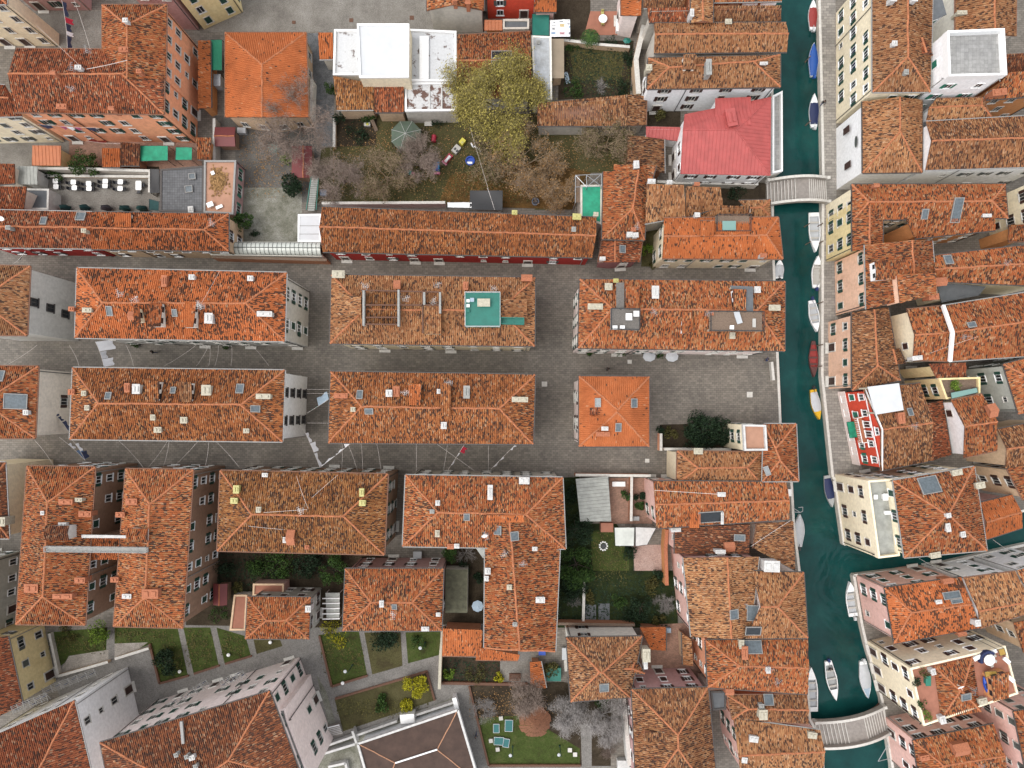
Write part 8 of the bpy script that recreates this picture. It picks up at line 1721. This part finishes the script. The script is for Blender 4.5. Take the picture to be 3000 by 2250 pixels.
# ---------------------------------------------------------------- people
plain('skin', (.45, .26, .19), .6, .06); plain('cloth_black', (.02, .02, .024), .8); plain('cloth_blue', (.03, .05, .14), .8); plain('cloth_grey', (.10, .10, .11), .8); plain('hair', (.03, .02, .014), .6)
def person(label, p, face, pose='walk', coat='cloth_black', legs='cloth_blue'):
    """standing, walking or seated figure grown from a skeleton with the Skin modifier"""
    r = empty('person', p, label, 'person'); V, E, RD = [], [], []
    def j(x, y, z, rad, par=None):
        V.append((x, y, z)); RD.append(rad); 
        if par is not None: E.append((par, len(V) - 1))
        return len(V) - 1
    dz = -.45 if pose == 'sit' else 0; st = .22 if pose == 'walk' else .03
    pel = j(0, 0, .93 + dz, .145); ch = j(0, .02, 1.22 + dz, .155, pel); sh = j(0, .0, 1.42 + dz, .13, ch); nk = j(0, .01, 1.52 + dz, .06, sh); hd = j(0, .03, 1.62 + dz, .095, nk); ht = j(0, .03, 1.74 + dz, .085, hd); j(0, .125, 1.635 + dz, .022, hd)
    for sg in (-1, 1):
        s2 = st * sg
        if pose == 'sit': hp = j(sg * .1, .05, .45, .09, pel); kn = j(sg * .13, .48, .46, .065, hp); an = j(sg * .13, .5, .08, .045, kn); j(sg * .13, .66, .04, .035, an)
        else: hp = j(sg * .1, 0, .86, .095, pel); kn = j(sg * .1, s2 * .6 + .04, .49, .065, hp); an = j(sg * .1, s2 - .02, .08, .045, kn); j(sg * .11, s2 + .16, .03, .035, an)
        a = j(sg * .2, 0, 1.40 + dz, .065, sh); el = j(sg * .27, -s2 * .3 - .02, 1.13 + dz, .048, a); wr = j(sg * .26, -s2 * .6 + .12, .90 + dz, .034, el); pm = j(sg * .26, -s2 * .6 + .15, .82 + dz, .034, wr)
        for k in range(4): f1 = j(sg * .26 + (k - 1.5) * .02, -s2 * .6 + .17, .765 + dz - .004 * abs(k - 1.2), .0095, pm); j(sg * .26 + (k - 1.5) * .021, -s2 * .6 + .19, .73 + dz + .006 * abs(k - 1.2), .008, f1)
        t1 = j(sg * .26 - sg * .04, -s2 * .6 + .17, .83 + dz, .011, pm); j(sg * .26 - sg * .06, -s2 * .6 + .19, .79 + dz, .009, t1)
    me = bpy.data.meshes.new('body'); me.from_pydata(V, E, []); o = bpy.data.objects.new('body', me); col.objects.link(o); o.parent = r; o.rotation_euler = (0, 0, face)
    m = o.modifiers.new('Skin', 'SKIN'); sv = me.skin_vertices[0].data
    for q, rad in zip(sv, RD): q.radius = (rad, rad)
    sv[0].use_root = True; o.modifiers.new('Sub', 'SUBSURF').render_levels = 1
    dg = bpy.context.evaluated_depsgraph_get(); ev = bpy.data.meshes.new_from_object(o.evaluated_get(dg)); o.modifiers.clear(); o.data = ev
    for mt in ('skin', coat, legs, 'black_rubber'): ev.materials.append(MATS[mt])
    for f in ev.polygons:
        z = f.center.z - dz; x = abs(f.center.x); f.use_smooth = True
        if pose == 'sit': f.material_index = 0 if z > 1.5 else (2 if (f.center.z < .52 and x < .24) else (1 if z > .88 or x < .2 else 0))
        else: f.material_index = 0 if z > 1.5 else (1 if z > .88 else (0 if x > .19 else (3 if z < .09 else 2)))
    mb = MB(); n = 10; c0 = Vector((0, .01, 1.70 + dz)); vs = [c0 + Vector((0, 0, .135))]
    for k, (rr_, zz) in enumerate(((.07, .11), (.105, .05), (.108, -.03))): vs += [c0 + Vector((rr_ * math.cos(2 * math.pi * i / n), rr_ * math.sin(2 * math.pi * i / n) * 1.05 - .012, zz + (.02 if math.sin(2 * math.pi * i / n) > .5 else 0))) for i in range(n)]
    M = Matrix.Translation(p) @ Matrix.Rotation(face, 4, 'Z'); mb.add([M @ v for v in vs], [(0, 1 + i, 1 + (i + 1) % n) for i in range(n)] + [(1 + k * n + i, 1 + k * n + n + i, 1 + k * n + n + (i + 1) % n, 1 + k * n + (i + 1) % n) for k in range(2) for i in range(n)]); mb.build('hair', 'hair', r, smooth=True)
g0 = lambda c, x, y: Vector((*W(c, x, y, .9).xy, .01))
person('person in dark clothes walking along the fondamenta beside the navy covered boat', g0('d1', 585, 832), 3.0)
person('person in black walking in the street above the pyramidal orange roof', g0('c2', 832, 1468), .4, coat='cloth_black', legs='cloth_black')
person('person in blue-grey at the landing on the canal square', g0('d2', 128, 1392), 1.2, 'stand', 'cloth_blue', 'cloth_grey')
person('person crossing the middle street under the spotted roof', g0('a2', 1240, 1330), 2.0, coat='cloth_black')
person('person on the park path left of the play lawn', Vector((*W('b4', 1808, 1395, .9).xy, .15)), .2, coat='cloth_grey')
q = BP(.17, -.1, .45); person('person in black seated at the stern of the white boat under way', Vector((q.x, q.y, -1.05 + .0)), R(-79 + 0) - math.pi / 2 - .2, 'sit', 'cloth_black', 'cloth_black')
# café parasols and plants along the front of the canal-end house
for i, (x, y) in enumerate(((1170, 1366), (1355, 1368))):
    q = W('c2', x, y, 2.4); r = empty('parasol', Vector((q.x, q.y, 0)), 'cream street parasol below the two-deck house, %s of two' % ('left', 'right')[i], 'parasol', 'cream street parasols'); mb = MB(); n = 8; P = [q + Vector((.95 * math.cos(k * math.pi / 4 + .2), .75 * math.sin(k * math.pi / 4 + .2), -.3)) for k in range(n)]; mb.add(P + [q], [(k, (k + 1) % n, n) for k in range(n)]); mb.build('cloth', 'boat_palegrey', r); mb = MB(); mb.tube(Vector((q.x, q.y, 0)), q, .035, 6); mb.build('pole', 'alu', r)
for i, (c, x, y, l) in enumerate((('c2', 690, 1335, 'at the left end of the two-deck house front'), ('c2', 930, 1340, 'under the middle windows of the two-deck house'), ('c2', 1250, 1345, 'between the cream street parasols'), ('a2', 1085, 1262, 'under the windows of the spotted-roof house'), ('a2', 1820, 1272, 'along the right part of the spotted-roof house'))):
    shrub('dark potted greenery ' + l, c, x, y, .7, 1.2, 'leaf_green', 260, .2, name='potted_plants', cat='plants')

for x, y, d, l in ((1700, 1655, (.9, .7, .6), 'white folded sun lounger heap on the peach terrace'), (1775, 1675, (1.0, .45, .3), 'white tilted plastic seat at the foot of the peach terrace'), (1722, 1400, (.5, .5, .5), 'pale bag beside the dead leaves on the peach terrace')): onroof('clutter', l, 'clutter', 'a1', x, y, 3.42, d, 'white', .4)
make_doors()
# ---------------------------------------------------------------- light, air, camera
w = bpy.data.worlds.new('World'); scene.world = w; w.use_nodes = True
nt = w.node_tree; bg = nt.nodes['Background']
sky = nt.nodes.new('ShaderNodeTexSky'); sky.sky_type = 'NISHITA'; sky.sun_disc = False
EL, AZ = R(66), R(250)         # sun behind thin cloud, from the lower left of the picture
sky.sun_elevation = EL; sky.sun_rotation = AZ; sky.dust_density = 2; sky.air_density = .8; sky.ozone_density = .6
hs_ = nt.nodes.new('ShaderNodeHueSaturation'); hs_.inputs['Saturation'].default_value = .18
nt.links.new(sky.outputs[0], hs_.inputs['Color']); nt.links.new(hs_.outputs[0], bg.inputs[0]); bg.inputs[1].default_value = .15
L = bpy.data.lights.new('sun', 'SUN'); L.energy = .6; L.angle = R(40); L.color = (1, .94, .86)
so = bpy.data.objects.new('sun', L); col.objects.link(so)
dv = Vector((math.sin(AZ) * math.cos(EL), math.cos(AZ) * math.cos(EL), math.sin(EL)))
so.rotation_euler = dv.to_track_quat('Z', 'Y').to_euler()
cam = bpy.data.cameras.new('camera'); co = bpy.data.objects.new('camera', cam); col.objects.link(co)
co.location = (0, 0, HC); cam.sensor_width = 36; cam.lens = 36 * HC / (3000 * K); cam.clip_end = 600; cam.clip_start = 1
cam.shift_x = (1500 - NX) / 3000; cam.shift_y = (NY - 1125) / 3000
scene.camera = co
vs_ = scene.view_settings; vs_.view_transform = 'Standard'; vs_.look = 'None'; vs_.gamma = 1; vs_.use_curve_mapping = False; vs_.exposure = 1.22
# ---------------------------------------------------------------- leave out windows no one can see from here or a step aside
bpy.context.view_layer.update(); dg = bpy.context.evaluated_depsgraph_get()
views = [Vector((0, 0, HC)), Vector((9, 0, HC)), Vector((-9, 0, HC)), Vector((0, 9, HC)), Vector((0, -9, HC))]
gone = []
for o, ch, p in WINS:
    x, y = p.x * HC / (HC - p.z) / K + NX, -p.y * HC / (HC - p.z) / K + NY
    ok = False
    if -60 < x < 3060 and -60 < y < 2310:
        for v in views:
            for q in (p, p + Vector((0, 0, .45)), p + Vector((0, 0, -.45))):
                d = v - q; hit = scene.ray_cast(dg, q + d.normalized() * .02, d.normalized(), distance=d.length)
                if not hit[0] or hit[4].name.split('.')[0] in ('canal_water',): ok = True; break
            if ok: break
    if not ok: gone.append((o, ch))
for o, ch in gone:
    for c in ch: bpy.data.objects.remove(c)
    bpy.data.objects.remove(o)
print('windows kept', len(WINS) - len(gone), 'left out', len(gone))
